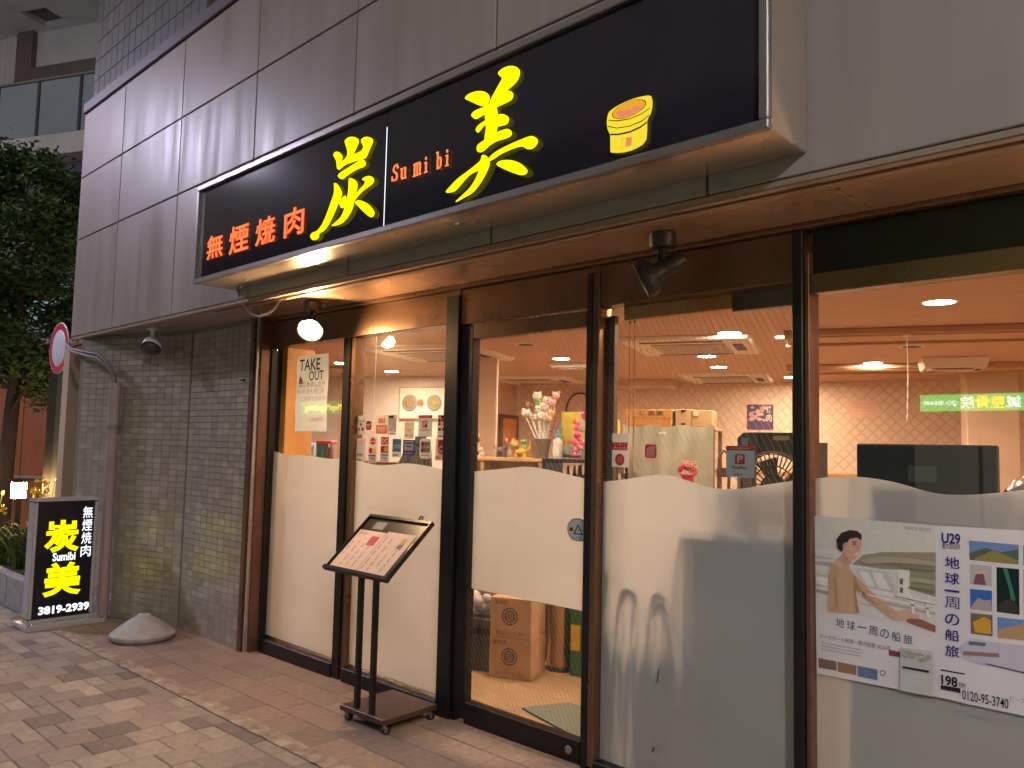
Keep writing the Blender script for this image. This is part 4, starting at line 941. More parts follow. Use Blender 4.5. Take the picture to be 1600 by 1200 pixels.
mb = MB(); mb.tube([bpt(-2.395, BL_ + .008, .004), bpt(-2.390, BL_ + .035, .012), bpt(-2.372, BL_ + .036, .012), bpt(-2.368, BL_ + .008, .004)], 0.005, 8); mb.build('clip', MT['black'], ms)
bslab('grey_card', -2.73, -2.63, 0.315, 0.372, 0.0, 0.0015, MT['grey'], ms)
bslab('gold_label', mx1 - .036, mx1 - .014, 0.205, 0.255, 0.0, 0.0015, solid(0.42, 0.32, 0.15, 0.4, 0.6), ms)
cream = M('menu_paper', (0.74, 0.56, 0.47), 0.75, 0, 0.04, 9)
for i, (xa, xb, lab) in enumerate(((mx0 + .016, -2.567, 'left cream menu sheet with a red picture on the tilted board'), (-2.563, mx1 - .050, 'right cream menu sheet with a yellow crest on the tilted board'))):

    mt_ = thing('menu_sheet', lab, 'menu', ((xa + xb) / 2, -0.35, 0.9), group='menu sheets on the stand')
    bslab('sheet', xa, xb, 0.013 + .006 * i, 0.298 + .012 * i, 0.0008, 0.0016, cream, mt_)
    plc = lambda a, b, n: bpt(a, b, 0.0022 + n)
    random.seed(40 + i)
    ink = solid(0.30, 0.20, 0.17, 0.8)
    mb = MB()
    for c_ in range(4):
        xa_ = xa + 0.02 + c_ * (xb - xa - .03) / 4
        t = 0.035
        while t < 0.27:
            h = random.uniform(0.012, 0.05)
            busy = (i == 0 and c_ >= 2 and t > 0.19) or (i == 1 and c_ >= 2 and t > 0.19)
            if not busy and random.random() < 0.8:
                b_ = mb.add([bpt(xa_, t, .0021), bpt(xa_ + .012, t, .0021), bpt(xa_ + .012, t + h, .0021), bpt(xa_, t + h, .0021)]); mb.face((b_, b_ + 1, b_ + 2, b_ + 3))
            t += h + random.uniform(0.006, 0.02)
    stuff(mb.build('text_lines', solid(0.47, 0.33, 0.27, 0.8), mt_))
    if i == 0:
        bslab('picture', xb - .098, xb - .028, 0.195, 0.262, 0.0017, 0.0024, solid(0.55, 0.07, 0.08, 0.6), mt_)
        lettering('lettering', 'お品書き', (xa + .03, xa + .10, 0.266, 0.284), plc, ink, mt_)
    else:
        for ch, ta, mt2 in (('炭', 0.235, solid(0.62, 0.36, 0.03, 0.6)), ('美', 0.195, solid(0.2, 0.12, 0.08, 0.6))):
            lettering('character', ch, (xb - .085, xb - .035, ta, ta + .045), plc, mt2, mt_, bold=.03)
# ================================================================== things stuck on the glass
YI = 0.0040      # inner face of the pane (stickers sit just inside, above the film)
def rect_xz(mb, x0, x1, z0, z1, y, d=0.0003, m=0): mb.box(x0, x1, y, y + d, z0, z1, m)
def sticker(name, label, key, base, prints=(), group=None, y=YI, cat='sticker', corner=0.0):
    """base colour sheet with printed shapes; prints: (kind, colour, (a0,a1,b0,b1) as fractions, text)"""
    x0, x1, z0, z1 = D['ST'][key]
    t = thing(name, label, cat, ((x0 + x1) / 2, y, (z0 + z1) / 2), group=group)
    mb = MB()
    if corner:
        r = corner * min(x1 - x0, z1 - z0); pts = []
        for cx_, cz_, a0 in ((x1 - r, z1 - r, 0), (x0 + r, z1 - r, 90), (x0 + r, z0 + r, 180), (x1 - r, z0 + r, 270)):
            pts += [(cx_ + r * math.cos(R(a0 + k * 30)), cz_ + r * math.sin(R(a0 + k * 30))) for k in range(4)]
        mb.xz(pts, y, 0.0004)
    else: rect_xz(mb, x0, x1, z0, z1, y, 0.0004)
    mb.build('sheet', base, t)
    for i, p in enumerate(prints):
        kind, colr, (a, b, c, d) = p[:3]
        X0, X1, Z0, Z1 = x0 + (x1 - x0) * a, x0 + (x1 - x0) * b, z0 + (z1 - z0) * c, z0 + (z1 - z0) * d
        yy = y - 0.0006 - 0.0003 * i
        if kind == 'r':
            mb = MB(); mb.poly([(X0, yy, Z0), (X1, yy, Z0), (X1, yy, Z1), (X0, yy, Z1)]); mb.build('print_block', colr, t)
        elif kind == 'o':
            mb = MB(); n = 20
            mb.poly([((X0 + X1) / 2 + (X1 - X0) / 2 * math.cos(2 * math.pi * k / n), yy, (Z0 + Z1) / 2 + (Z1 - Z0) / 2 * math.sin(2 * math.pi * k / n)) for k in range(n)]); mb.build('print_disc', colr, t)
        elif kind == 'p':
            mb = MB(); mb.poly([(x0 + (x1 - x0) * q[0], yy, z0 + (z1 - z0) * q[1]) for q in p[3]]); mb.build('print_shape', colr, t)
        elif kind == 't':
            lettering('lettering', p[3], (X0, X1, Z0, Z1), front(yy), colr, t, bold=p[4] if len(p) > 4 else 0.015)
    return t
red, wht, orng, blue, dkb, grn, blk, gry, bei = pr(.62, .03, .05), pr(.82, .80, .78), pr(.80, .25, .08), pr(.05, .22, .42), pr(.03, .07, .30), pr(.05, .35, .16), MT['ink'], pr(.55, .56, .55), pr(.80, .70, .58)
paleg, yel, pink, teal = pr(.70, .72, .68), pr(.85, .55, .08), pr(.80, .35, .38), pr(.10, .42, .42)
G1 = 'payment stickers on the entrance glass'
sticker('sticker', 'grey sticker with a teal stripe, top left of the payment stickers', 's1', gry, (('r', teal, (0, 1, .68, .75)), ('o', red, (.35, .65, .46, .62)), ('r', red, (.15, .4, .22, .38)), ('r', dkb, (.6, .85, .22, .38))), G1)
sticker('sticker', 'small dark red rounded sticker beside the grey teal striped one', 's2', pr(.30, .03, .04), (('t', wht, (.15, .85, .45, .7), 'MUG', .03), ('r', wht, (.2, .8, .25, .32))), G1, corner=.3)
sticker('sticker', 'orange and white two part sticker on the entrance glass', 's3', pr(.76, .72, .66), (('r', orng, (0, 1, 0, .47)), ('t', orng, (.2, .78, .58, .84), 'au', .04), ('t', wht, (.18, .84, .12, .38), 'PAY', .02)), G1)
sticker('sticker', 'pink, green and grey patchwork sticker right of the orange one', 's4', gry, (('r', blk, (.08, .66, .86, .98)), ('r', pink, (.05, .75, .73, .84)), ('r', pr(.42, .50, .40), (.1, .95, .5, .7)), ('p', pink, (0, 1, 0, 1), ((0, .25), (.4, .42), (1, .5), (1, .36), (.5, .3), (0, .2))), ('r', wht, (0, 1, 0, .18)), ('t', blk, (.1, .8, .04, .13), 'R PAY', .01)), G1)
sticker('sticker', 'plain cream sticker with small grey marks above the blue card sticker', 's5', bei, (('t', MT['inkgrey'], (.32, .68, .45, .6), '@'), ('t', blk, (.12, .88, .16, .25), 'MT T Y')), G1)
sticker('sticker', 'pale sticker with a red square emblem and red top bar on the entrance glass', 's6', paleg, (('r', red, (0, 1, .86, 1)), ('r', red, (.3, .66, .42, .74)), ('t', paleg, (.38, .6, .47, .7), 'P', .03), ('t', blk, (.2, .8, .24, .36), 'PayPay', .01), ('t', wht, (.15, .85, .90, .96), 'スマホ決済')), G1)
sticker('sticker', 'sticker of red and black squares, topmost at the right door post', 's7', pr(.78, .72, .66), tuple(('r', (red, blk, orng, gry)[(i * 3 + j * 5) % 4], (.06 + .32 * i, .34 + .32 * i, .53 + .155 * j, .66 + .155 * j)) for i in range(3) for j in range(3)) + (('r', blk, (.15, .4, .3, .42)), ('r', blk, (.55, .8, .3, .42)), ('r', pr(.5, .2, .5), (.1, .9, .02, .09))), G1)
sticker('sticker', 'pale mauve sticker with a round pink emblem, bottom left of the payment stickers', 't1', pr(.68, .64, .66), (('o', pink, (.28, .7, .68, .92)), ('o', pr(.68, .64, .66), (.36, .62, .73, .87)), ('t', blk, (.15, .8, .15, .28), 'pay', .02)), G1)
mc = (('o', red, (.05, .55, .36, .58)), ('o', yel, (.45, .95, .36, .58)))
sticker('sticker', 'card sticker with a red striped ball over orange circles', 't2', pr(.72, .70, .68), (('o', red, (.2, .85, .70, .96)), ('r', wht, (.2, .85, .81, .85))) + mc + (('r', dkb, (.06, .94, .25, .30)), ('t', dkb, (.1, .9, .12, .22), 'VISA', .02), ('r', orng, (.06, .94, .05, .09))), G1)
sticker('sticker', 'card sticker with two white capital letters on a red square', 't3', pr(.74, .72, .68), (('r', red, (.08, .92, .68, .97)), ('t', wht, (.16, .84, .73, .92), 'DC', .04), ('r', pr(.25, .05, .12), (.06, .94, .36, .62))) + mc[:0] + (('o', red, (.12, .56, .39, .59)), ('o', yel, (.44, .90, .39, .59)), ('r', dkb, (.06, .94, .25, .30)), ('t', dkb, (.1, .9, .12, .22), 'VISA', .02), ('r', orng, (.06, .94, .05, .09))), G1)
sticker('sticker', 'blue card sticker with a pale band across its middle', 't4', pr(.66, .68, .68), (('r', blue, (.04, .96, .28, .97)), ('r', pr(.62, .66, .66), (.18, .9, .48, .66)), ('t', blue, (.2, .88, .52, .62), 'AMERICAN'), ('t', blk, (.1, .7, .06, .16), 'EXPRESS')), G1)
sticker('sticker', 'deep blue framed white card sticker on the entrance glass', 't5', dkb, (('r', wht, (.12, .88, .30, .92)), ('r', dkb, (.15, .85, .74, .84)), ('r', yel, (.15, .85, .32, .44)), ('t', dkb, (.2, .8, .48, .68), 'VISA', .03), ('t', pr(.6, .62, .75), (.15, .85, .08, .22), 'debit')), G1)
sticker('sticker', 'card sticker with blue, red and green vertical bars', 't6', pr(.76, .73, .68), (('r', dkb, (.14, .38, .3, .84)), ('r', red, (.41, .63, .3, .84)), ('r', grn, (.66, .90, .3, .84)), ('t', wht, (.18, .86, .48, .66), 'J C B', .03), ('t', blk, (.15, .85, .12, .20), '全国共通')), G1, corner=.2)
sticker('sticker', 'card sticker with a white ring on a red shield', 't7', pr(.76, .70, .64), (('r', red, (.22, .80, .5, .93)), ('o', red, (.22, .80, .28, .72)), ('o', wht, (.30, .74, .36, .68)), ('o', red, (.40, .64, .44, .60)), ('r', red, (.6, .75, .48, .56)), ('t', red, (.06, .94, .06, .24), 'NICOS', .02)), G1)
sticker('sticker', 'white coupon sticker with a red banner left on the wide pane', 'p1', wht, (('r', red, (.0, .92, .50, .73)), ('t', wht, (.1, .85, .63, .71), 'クーポンが', .02), ('t', wht, (.1, .85, .52, .61), '使えるお店', .02), ('o', red, (.2, .75, .04, .40)), ('o', wht, (.34, .62, .12, .33)), ('t', red, (.38, .58, .15, .30), '0', .03)))
sticker('sticker', 'red rounded square sticker with a white fist on the wide pane', 'p2', red, (('p', wht, (0, 1, 0, 1), ((.14, .62), (.2, .75), (.35, .82), (.55, .88), (.8, .9), (.9, .78), (.86, .6), (.86, .18), (.78, .1), (.2, .1), (.14, .2))), ('r', pr(.6, .2, .2), (.33, .35, .18, .55)), ('r', pr(.6, .2, .2), (.5, .52, .18, .58)), ('r', pr(.6, .2, .2), (.67, .69, .18, .55))), corner=.2)
sticker('sticker', 'grey sticker with a red top bar beside the black fan', 'p3', pr(.40, .44, .44, .15), (('r', red, (0, 1, .86, 1)), ('r', red, (.32, .66, .42, .74)), ('t', wht, (.40, .60, .47, .70), 'P', .03), ('t', blk, (.22, .75, .24, .36), 'PayPay', .01), ('t', wht, (.12, .85, .90, .96), 'スマホ決済使えます'), ('t', blue, (.28, .6, .06, .12), 'QROK')), corner=.08)
sticker('warning_sticker', 'round grey warning sticker with a triangle on the sliding door', 'round', pr(.24, .30, .28, .1), (('o', pr(.45, .52, .50, .1), (.05, .95, .05, .95)), ('p', blk, (0, 1, 0, 1), ((.28, .3), (.72, .3), (.5, .76))), ('p', pr(.45, .52, .50, .1), (0, 1, 0, 1), ((.36, .35), (.64, .35), (.5, .66))), ('r', blk, (.485, .515, .40, .56)), ('r', red, (.12, .27, .42, .58)), ('r', red, (.75, .90, .42, .58)), ('t', blk, (.36, .64, .14, .21), 'ドア注意')), y=-0.0046, corner=.499)

# hand-lettered take-out notice
x0, x1, z0, z1 = D['ST']['takeout']
tk = thing('takeout_notice', 'grey paper notice hand-lettered TAKE OUT on the first pane', 'notice', ((x0 + x1) / 2, YI, (z0 + z1) / 2))
mb = MB(); n = 6
for i in range(n):
    za, zb_ = z0 + (z1 - z0) * i / n, z0 + (z1 - z0) * (i + 1) / n
    ya, yb = YI + 0.002 + 0.002 * math.sin(i * 1.3), YI + 0.002 + 0.002 * math.sin((i + 1) * 1.3)
    mb.poly([(x0 + .006 * math.sin(i * 2.1), YI, za), (x1 + .006 * math.sin(i * 1.7 + 1), YI, za), (x1 + .006 * math.sin((i + 1) * 1.7 + 1), YI, zb_), (x0 + .006 * math.sin((i + 1) * 2.1), YI, zb_)])
tk_sheet = mb.build('sheet', paper('notice_paper', (0.66, 0.71, 0.69), 0.42, 0.05, 8), tk)
def tkr(a, b, c, d): return (x0 + (x1 - x0) * a, x0 + (x1 - x0) * b, z0 + (z1 - z0) * c, z0 + (z1 - z0) * d)
ypl = front(YI - .0008)
lettering('lettering', 'TAKE', tkr(.08, .74, .80, .955), ypl, MT['ink'], tk, bold=.012)
lettering('lettering', 'OUT', tkr(.40, .86, .665, .79), ypl, MT['ink'], tk, bold=.012)
lettering('lettering', 'はじめました!!!', tkr(.10, .9, .585, .65), ypl, MT['ink'], tk)
lettering('lettering', 'お弁当も', tkr(.06, .55, .49, .555), ypl, MT['inkgrey'], tk)
lettering('lettering', 'ご用意できます', tkr(.16, .94, .40, .46), ypl, MT['inkgrey'], tk)
lettering('lettering', '1,000円', tkr(.45, .88, .12, .18), ypl, pr(.35, .10, .12), tk)
mb = MB()
r_ = tkr(.07, .22, .63, .74); mb.poly([(r_[0], YI - .0008, r_[2]), (r_[1], YI - .0008, r_[2]), (r_[1] - .01, YI - .0008, r_[3] - .03), (r_[0] + .012, YI - .0008, r_[3])]); mb.build('print_block', pr(.34, .13, .14), tk)
r_ = tkr(.58, .88, .485, .58); mb = MB()
for k in range(14):
    a, b = 2 * math.pi * k / 14, 2 * math.pi * (k + 1) / 14
    cxx, czz, rx, rz_ = (r_[0] + r_[1]) / 2, (r_[2] + r_[3]) / 2, (r_[1] - r_[0]) / 2, (r_[3] - r_[2]) / 2
    mb.poly([(cxx + rx * math.cos(a), YI - .0008, czz + rz_ * math.sin(a)), (cxx + rx * math.cos(b), YI - .0008, czz + rz_ * math.sin(b)), (cxx + .86 * rx * math.cos(b), YI - .0008, czz + .86 * rz_ * math.sin(b)), (cxx + .86 * rx * math.cos(a), YI - .0008, czz + .86 * rz_ * math.sin(a))])
mb.build('drawn_ring', MT['inkgrey'], tk)
lettering('lettering', '弁当', (r_[0] + .02, r_[1] - .02, r_[2] + .012, r_[3] - .012), ypl, MT['inkgrey'], tk)

# ------------------------------------------------------------------ the two travel posters
PO = D['PO']; PT = D['PT']; PY = -0.0055
def shp(parent, key, colr, lv, name='print_shape'):
    pts = list(PO[key])
    mb = MB(); y = PY - 0.00025 * lv
    ar = sum(pts[i][0] * pts[(i + 1) % len(pts)][1] - pts[(i + 1) % len(pts)][0] * pts[i][1] for i in range(len(pts)))
    if ar < 0: pts.reverse()
    mb.poly([(p[0], y, p[1]) for p in pts]); return mb.build(name, colr, parent)
def sheet(parent, key, colr):
    mb = MB(); mb.xz(PO[key], PY, 0.0006); return mb.build('sheet', colr, parent)
K = lambda r, g, b: pr(min(.88, r * 1.25), min(.87, g * 1.25), min(.86, b * 1.25), 0.32)
pw = paper('poster_paper', (0.80, 0.79, 0.82), 0.30, 0.02, 6)
pl_ = thing('travel_poster', 'ship travel poster showing a smiling man in a tan jumper at a ship rail', 'poster', (0.0, PY, 0.9))
sheet(pl_, 'L_sheet', pw)
pic = shp(pl_, 'L_sky', K(.60, .60, .57), 1, 'picture')
for key, colr, lv in (('L_sea', K(.62, .62, .60), 2), ('L_hill', K(.33, .29, .23), 3), ('L_farm', K(.29, .28, .19), 4), ('L_deck', K(.42, .40, .39), 3), ('L_rail2', K(.35, .34, .33), 4),
                      ('L_boat1', K(.52, .54, .55), 5), ('L_boat2', K(.72, .72, .71), 6), ('L_boat3', K(.74, .74, .73), 6), ('L_rail1', K(.74, .72, .70), 6), ('L_rail4', K(.46, .40, .36), 7),
                      ('L_mast', K(.76, .75, .74), 7), ('L_mast2', K(.60, .55, .50), 7), ('L_win1', K(.20, .14, .11), 8), ('L_win2', K(.20, .14, .11), 8), ('L_rail3', K(.33, .13, .10), 8),
                      ('L_body', K(.55, .37, .24), 9), ('L_shade', K(.40, .25, .16), 10), ('L_neck', K(.52, .33, .26), 10), ('L_hand', K(.62, .40, .32), 10), ('L_face', K(.60, .38, .30), 11), ('L_hair', K(.045, .035, .032), 12), ('L_smile', K(.85, .80, .78), 13)):
    shp(pl_, key, colr, lv)
def pxz(px, py):
    a, b, c_, d = PO['L_sheet']
    # poster pixel frame -> sheet
    u_ = (px - 40) / 650.0; top = (a[0] + (b[0] - a[0]) * u_, a[1] + (b[1] - a[1]) * u_); bot = (d[0] + (c_[0] - d[0]) * u_, d[1] + (c_[1] - d[1]) * u_)
    ytop, ybot = 90 + 50 * u_, 935 + 125 * u_
    v_ = (py - ytop) / (ybot - ytop)
    return (top[0] + (bot[0] - top[0]) * v_, top[1] + (bot[1] - top[1]) * v_)
for nm, colr, pts in (('print_hill', K(.40, .36, .28), ((300, 330), (420, 312), (560, 318), (690, 340), (690, 362), (500, 345), (330, 352))), ('print_hill', K(.24, .22, .17), ((430, 350), (690, 372), (690, 390), (560, 378))), ('print_field', K(.42, .38, .25), ((560, 420), (690, 440), (690, 462), (560, 445))), ('print_field', K(.20, .19, .13), ((556, 470), (690, 492), (690, 505), (556, 482))),
                      ('print_water', K(.78, .78, .76), ((48, 420), (110, 430), (110, 470), (48, 460))), ('print_water', K(.48, .49, .49), ((48, 400), (112, 412), (112, 420), (48, 409))), ('print_rail', K(.50, .43, .38), ((300, 560), (470, 590), (470, 597), (300, 567))), ('print_rail', K(.72, .71, .69), ((300, 505), (690, 595), (690, 603), (300, 513))), ('print_rail', K(.38, .30, .26), ((480, 520), (690, 568), (690, 574), (480, 526))),
                      ('print_post', K(.74, .72, .70), ((560, 520), (574, 523), (590, 620), (574, 618))), ('print_post', K(.74, .72, .70), ((640, 545), (654, 548), (662, 640), (648, 638))), ('print_sea', K(.55, .57, .58), ((44, 285), (160, 300), (150, 322), (44, 312))),
                      ('print_eye', K(.06, .04, .04), ((262, 243), (278, 240), (279, 246), (263, 248))), ('print_brow', K(.08, .05, .04), ((255, 232), (282, 228), (282, 232), (256, 237))), ('print_ear', K(.48, .28, .22), ((203, 246), (214, 240), (220, 256), (214, 276), (206, 272))),
                      ('print_nose', K(.48, .28, .22), ((288, 250), (298, 268), (286, 272))), ('print_shade', K(.46, .28, .21), ((200, 285), (215, 305), (240, 322), (228, 335), (203, 312))), ('print_cheek', K(.66, .40, .32), ((240, 262), (262, 258), (266, 276), (248, 284))),
                      ('print_fold', K(.44, .29, .18), ((150, 420), (165, 440), (175, 560), (162, 600), (158, 520))), ('print_fold', K(.44, .29, .18), ((280, 470), (330, 515), (400, 575), (385, 572), (320, 525))), ('print_light', K(.62, .44, .30), ((140, 350), (170, 325), (205, 350), (190, 380)))):
    mb = MB(); mb.poly([(q[0], PY - .0035, q[1]) for q in [pxz(*p) for p in reversed(pts)]]); mb.build(nm, colr, pl_)
for key, colr in (('L_pic1', K(.22, .16, .13)), ('L_pic2', K(.30, .19, .11)), ('L_pic3', K(.14, .20, .36))): shp(pl_, key, colr, 2, 'small_picture')
shp(pl_, 'L_label', K(.26, .07, .13), 2); shp(pl_, 'L_seal', K(.10, .22, .16), 2); shp(pl_, 'L_seal2', K(.70, .72, .70), 3)
lettering('lettering', 'PEACE BOAT', PT['peace'], front(PY - .001), MT['inkgrey'], pl_, keep=True)
tx0, tx1 = D['title2'][0][0], D['title2'][1][0]
for i, ch in enumerate('地球一周の船旅'):
    a = tx0 + (tx1 - tx0) * i / 7 + .004
    zt = 0.873 - 0.003 * i
    lettering('character', ch, (a, a + .031, zt - (.016 if ch == '一' else .034), zt - (.012 if ch == '一' else 0)), front(PY - .001), pr(.10, .15, .27), pl_, bold=.004)
lettering('lettering', 'ピースボート地球一周の船旅 2026年', (-0.185, 0.075, 0.785, 0.803), front(PY - .001), pr(.30, .20, .24), pl_)
for i in range(3):
    mb = MB(); mb.poly([(-0.18, PY - .001, .768 - .012 * i), (-0.03, PY - .001, .768 - .012 * i), (-0.03, PY - .001, .772 - .012 * i), (-0.18, PY - .001, .772 - .012 * i)]); mb.build('text_line', pr(.60, .60, .61), pl_)
pk = thing('leaflet_pocket', 'clear plastic leaflet pocket taped to the left poster with a glittering top', 'pocket', (0.16, PY, 0.72))
mb = MB(); mb.xz(PO['L_pocket'], PY - .0075, 0.002); mb.build('sleeve', paper('pocket_plastic', (.60, .61, .62), .1, .05, 12, 0.25), pk)
mb = MB(); mb.xz(PO['L_pline'], PY - .0085, 0.0006); mb.build('print_line', MT['ink'], pk)
mb = MB(); random.seed(5)
gl0 = PO['L_glit']
for k in range(46):
    u_, v_ = random.random(), random.random()
    xx = gl0[0][0] + (gl0[1][0] - gl0[0][0]) * u_; zz = gl0[3][1] + (gl0[0][1] - gl0[3][1]) * v_ - .003 * u_
    s_ = random.uniform(.002, .006)
    a_ = random.uniform(-.5, .5)
    mb.poly([(xx - s_, PY - .009 - .001 * a_, zz - s_), (xx + s_, PY - .009 + .001 * a_, zz - s_ * .6), (xx + s_ * .6, PY - .009, zz + s_), (xx - s_, PY - .0095, zz + s_ * .8)])
o = mb.build('foil_glitter', M('foil', (0.75, 0.82, 0.80), 0.12, 0.9), pk); stuff(o)
pr_ = thing('travel_poster', 'white ship travel poster with a photo grid and navy vertical title', 'poster', (0.45, PY, 0.9))
sheet(pr_, 'R_sheet', paper('poster_paper_lilac', (0.79, 0.78, 0.84), 0.30, 0.02, 6))
shp(pr_, 'R_circ', K(.66, .66, .73), 1, 'print_disc')
for key, colr, lv in (('R_pic1', K(.16, .26, .50), 1), ('R_pic1b', K(.10, .14, .12), 2), ('R_pic1c', K(.28, .25, .08), 3), ('R_pic2', K(.42, .44, .46), 1), ('R_per', K(.22, .10, .14), 2), ('R_hat', K(.62, .50, .36), 3),
                      ('R_pic3', K(.05, .14, .48), 1), ('R_pic3b', K(.40, .36, .36), 2), ('R_pic4', K(.16, .15, .12), 1), ('R_pic4b', K(.62, .36, .05), 2), ('R_pic5', K(.015, .035, .035), 1), ('R_pic5b', K(.04, .22, .14), 2), ('R_pic5c', K(.06, .05, .045), 3),
                      ('R_pic6', K(.14, .26, .52), 1), ('R_pic6b', K(.46, .31, .17), 2), ('R_pic7', K(.10, .30, .34), 1), ('R_pic8', K(.35, .30, .26), 1)):
    shp(pr_, key, colr, lv, 'photo' if lv == 1 else 'print_shape')
for key, colr, lv in (('R_ship', K(.50, .50, .60), 4), ('R_shipw', K(.16, .17, .26), 5), ('R_boats', K(.30, .19, .17), 5), ('R_line', K(.08, .08, .12), 6), ('R_bar', MT['ink'], 2), ('R_black', MT['ink'], 2)): shp(pr_, key, colr, lv)
fy = front(PY - .0020)
lettering('lettering', 'U29', PT['u29'], fy, MT['navy'], pr_, bold=.03)
lettering('lettering', '最大20%OFF', PT['off'], fy, MT['ink'], pr_)
for ch, r_ in zip('地球一周の船旅', D['vt']):
    a, b, c, d = r_
    if ch == '一': c, d = (c + d) / 2 + .008, (c + d) / 2 + .0145
    lettering('character', ch, (a + .001, b - .001, c, d), fy, MT['navy'], pr_, bold=.0 if ch == '周' else .012)
lettering('lettering', '198', (0.243, 0.294, 0.703, 0.738), fy, MT['ink'], pr_, bold=.03)
lettering('lettering', '万円', (0.297, 0.318, 0.706, 0.722), fy, MT['ink'], pr_, bold=.01)
lettering('lettering', 'フリーダイヤル', (0.246, 0.298, 0.684, 0.690), front(PY - .0024), pw, pr_)
lettering('lettering', '0120-95-3740', (0.308, 0.446, 0.668, 0.700), fy, MT['ink'], pr_, bold=.008)
lettering('lettering', 'ピースボート', (0.452, 0.54, 0.695, 0.712), fy, MT['inkgrey'], pr_)
for i in range(4):
    mb = MB(); zz = .655 - .010 * i
    mb.poly([(0.30 + .02 * (i % 2), PY - .002, zz), (0.42, PY - .002, zz), (0.42, PY - .002, zz + .003), (0.30 + .02 * (i % 2), PY - .002, zz + .003)]); mb.build('text_line', pr(.62, .62, .65), pr_)
# ================================================================== the dining room (turned by TH)
def rthing(name, label, cat, loc, group=None): return thing(name, label, cat, loc, TH, group)
FL = [(-8.2, 0.2), (3.39, 0.062)]
def wpoly(pts, z): return [(p[0], p[1], z) for p in pts]
room = [Vector((-8.4, 0.062, 0)), Vector((3.39, 0.062, 0)), W(3.2, 7.6), W(-4.41, 7.6), W(-4.41, 6.2), W(-7.4, 6.2), W(-7.4, 2.9)]
mb = MB(); mb.slab([(p.x, p.y, 0.0) for p in room], (0, 0, -0.05)); structure(mb.build('floor', MT['floor_in']))
mb = MB(); mb.slab([(p.x, p.y, 2.40) for p in room], (0, 0, 0.03)); structure(mb.build('ceiling', MT['ceil']))
def rwall(name, u0, v0, u1, v1, mat, z0=0.0, z1=2.399, th=0.08):
    a, b = Vector((u0, v0, 0)), Vector((u1, v1, 0)); d = (b - a).normalized(); n = Vector((d.y, -d.x, 0))
    mb = MB()
    p = [a, b, b - n * th, a - n * th]
    mb.hexa([(q.x, q.y, z0) for q in p] + [(q.x, q.y, z1) for q in p])
    o = mb.build(name, mat); o.rotation_euler = (0, 0, TH); structure(o)
    return o
rwall('back_wall', -4.41, 7.6, 3.2, 7.6, MT['wallpaper'])
rwall('side_wall', -4.41, 6.2, -4.41, 7.6, MT['wallplain'])
rwall('back_wall', -7.4, 6.2, -4.49, 6.2, MT['wallcool'])
rwall('side_wall', -7.4, 2.6, -7.4, 6.2, MT['wallplain'])
rwall('side_wall', 3.2, 7.6, 3.2, -1.2, MT['wallplain'])

# pillars in the room
def pillar(label, u0, u1, v0, v1, mat):
    t = rthing('pillar', label, 'pillar', ((u0 + u1) / 2, (v0 + v1) / 2, 0))
    mb = MB(); mb.box(u0, u1, v0, v1, 0.0, 2.399); mb.build('shaft', mat, t, bevel=.01)
    mb = MB(); mb.box(u0 - .012, u1 + .012, v0 - .012, v1 + .012, 0.0, 0.08); mb.build('skirting', MT['wood_dark'], t)
pillar('pale grey pillar inside, left of the orange door', -3.425, -3.215, 4.0, 4.05, MT['wallplain'])
pillar('warm brown pillar at the back right of the room', 1.17, 1.64, 6.0, 6.4, MT['wallplain'])
pillar('pale wood pillar behind the take out notice', -6.13, -6.03, 5.6, 5.75, MT['wood'])
# lowered ceiling strips on the right
for i, (v0, v1, u0, lab) in enumerate(((2.90, 3.42, -0.45, 'nearer lowered ceiling strip with cove edges'), (5.42, 5.92, -0.55, 'farther lowered ceiling strip with cove edges'))):
    t = rthing('ceiling_strip', lab, 'beam', ((u0 + 3.1) / 2, v0, 2.36))
    mb = MB(); mb.box(u0, 3.15, v0, v1, 2.352, 2.3995); mb.build('beam', MT['ceil'], t, bevel=.006)
    mb = MB(); mb.box(u0, 3.15, v0 + .03, v0 + .055, 2.338, 2.3515); mb.build('edge_rail', MT['wood'], t, bevel=.003)
    mb = MB(); mb.box(u0, 3.15, v1 - .07, v1 - .03, 2.330, 2.3515); mb.build('edge_rail', MT['wood'], t, bevel=.003)
# shadowed soffit box over the boxes
t = rthing('ceiling_box', 'boxed duct under the ceiling above the cardboard boxes', 'duct', (-2.4, 7.3, 2.3))
mb = MB(); mb.box(-2.95, -2.02, 7.0, 7.59, 2.31, 2.3995); mb.build('box', MT['wallplain'], t, bevel=.005)

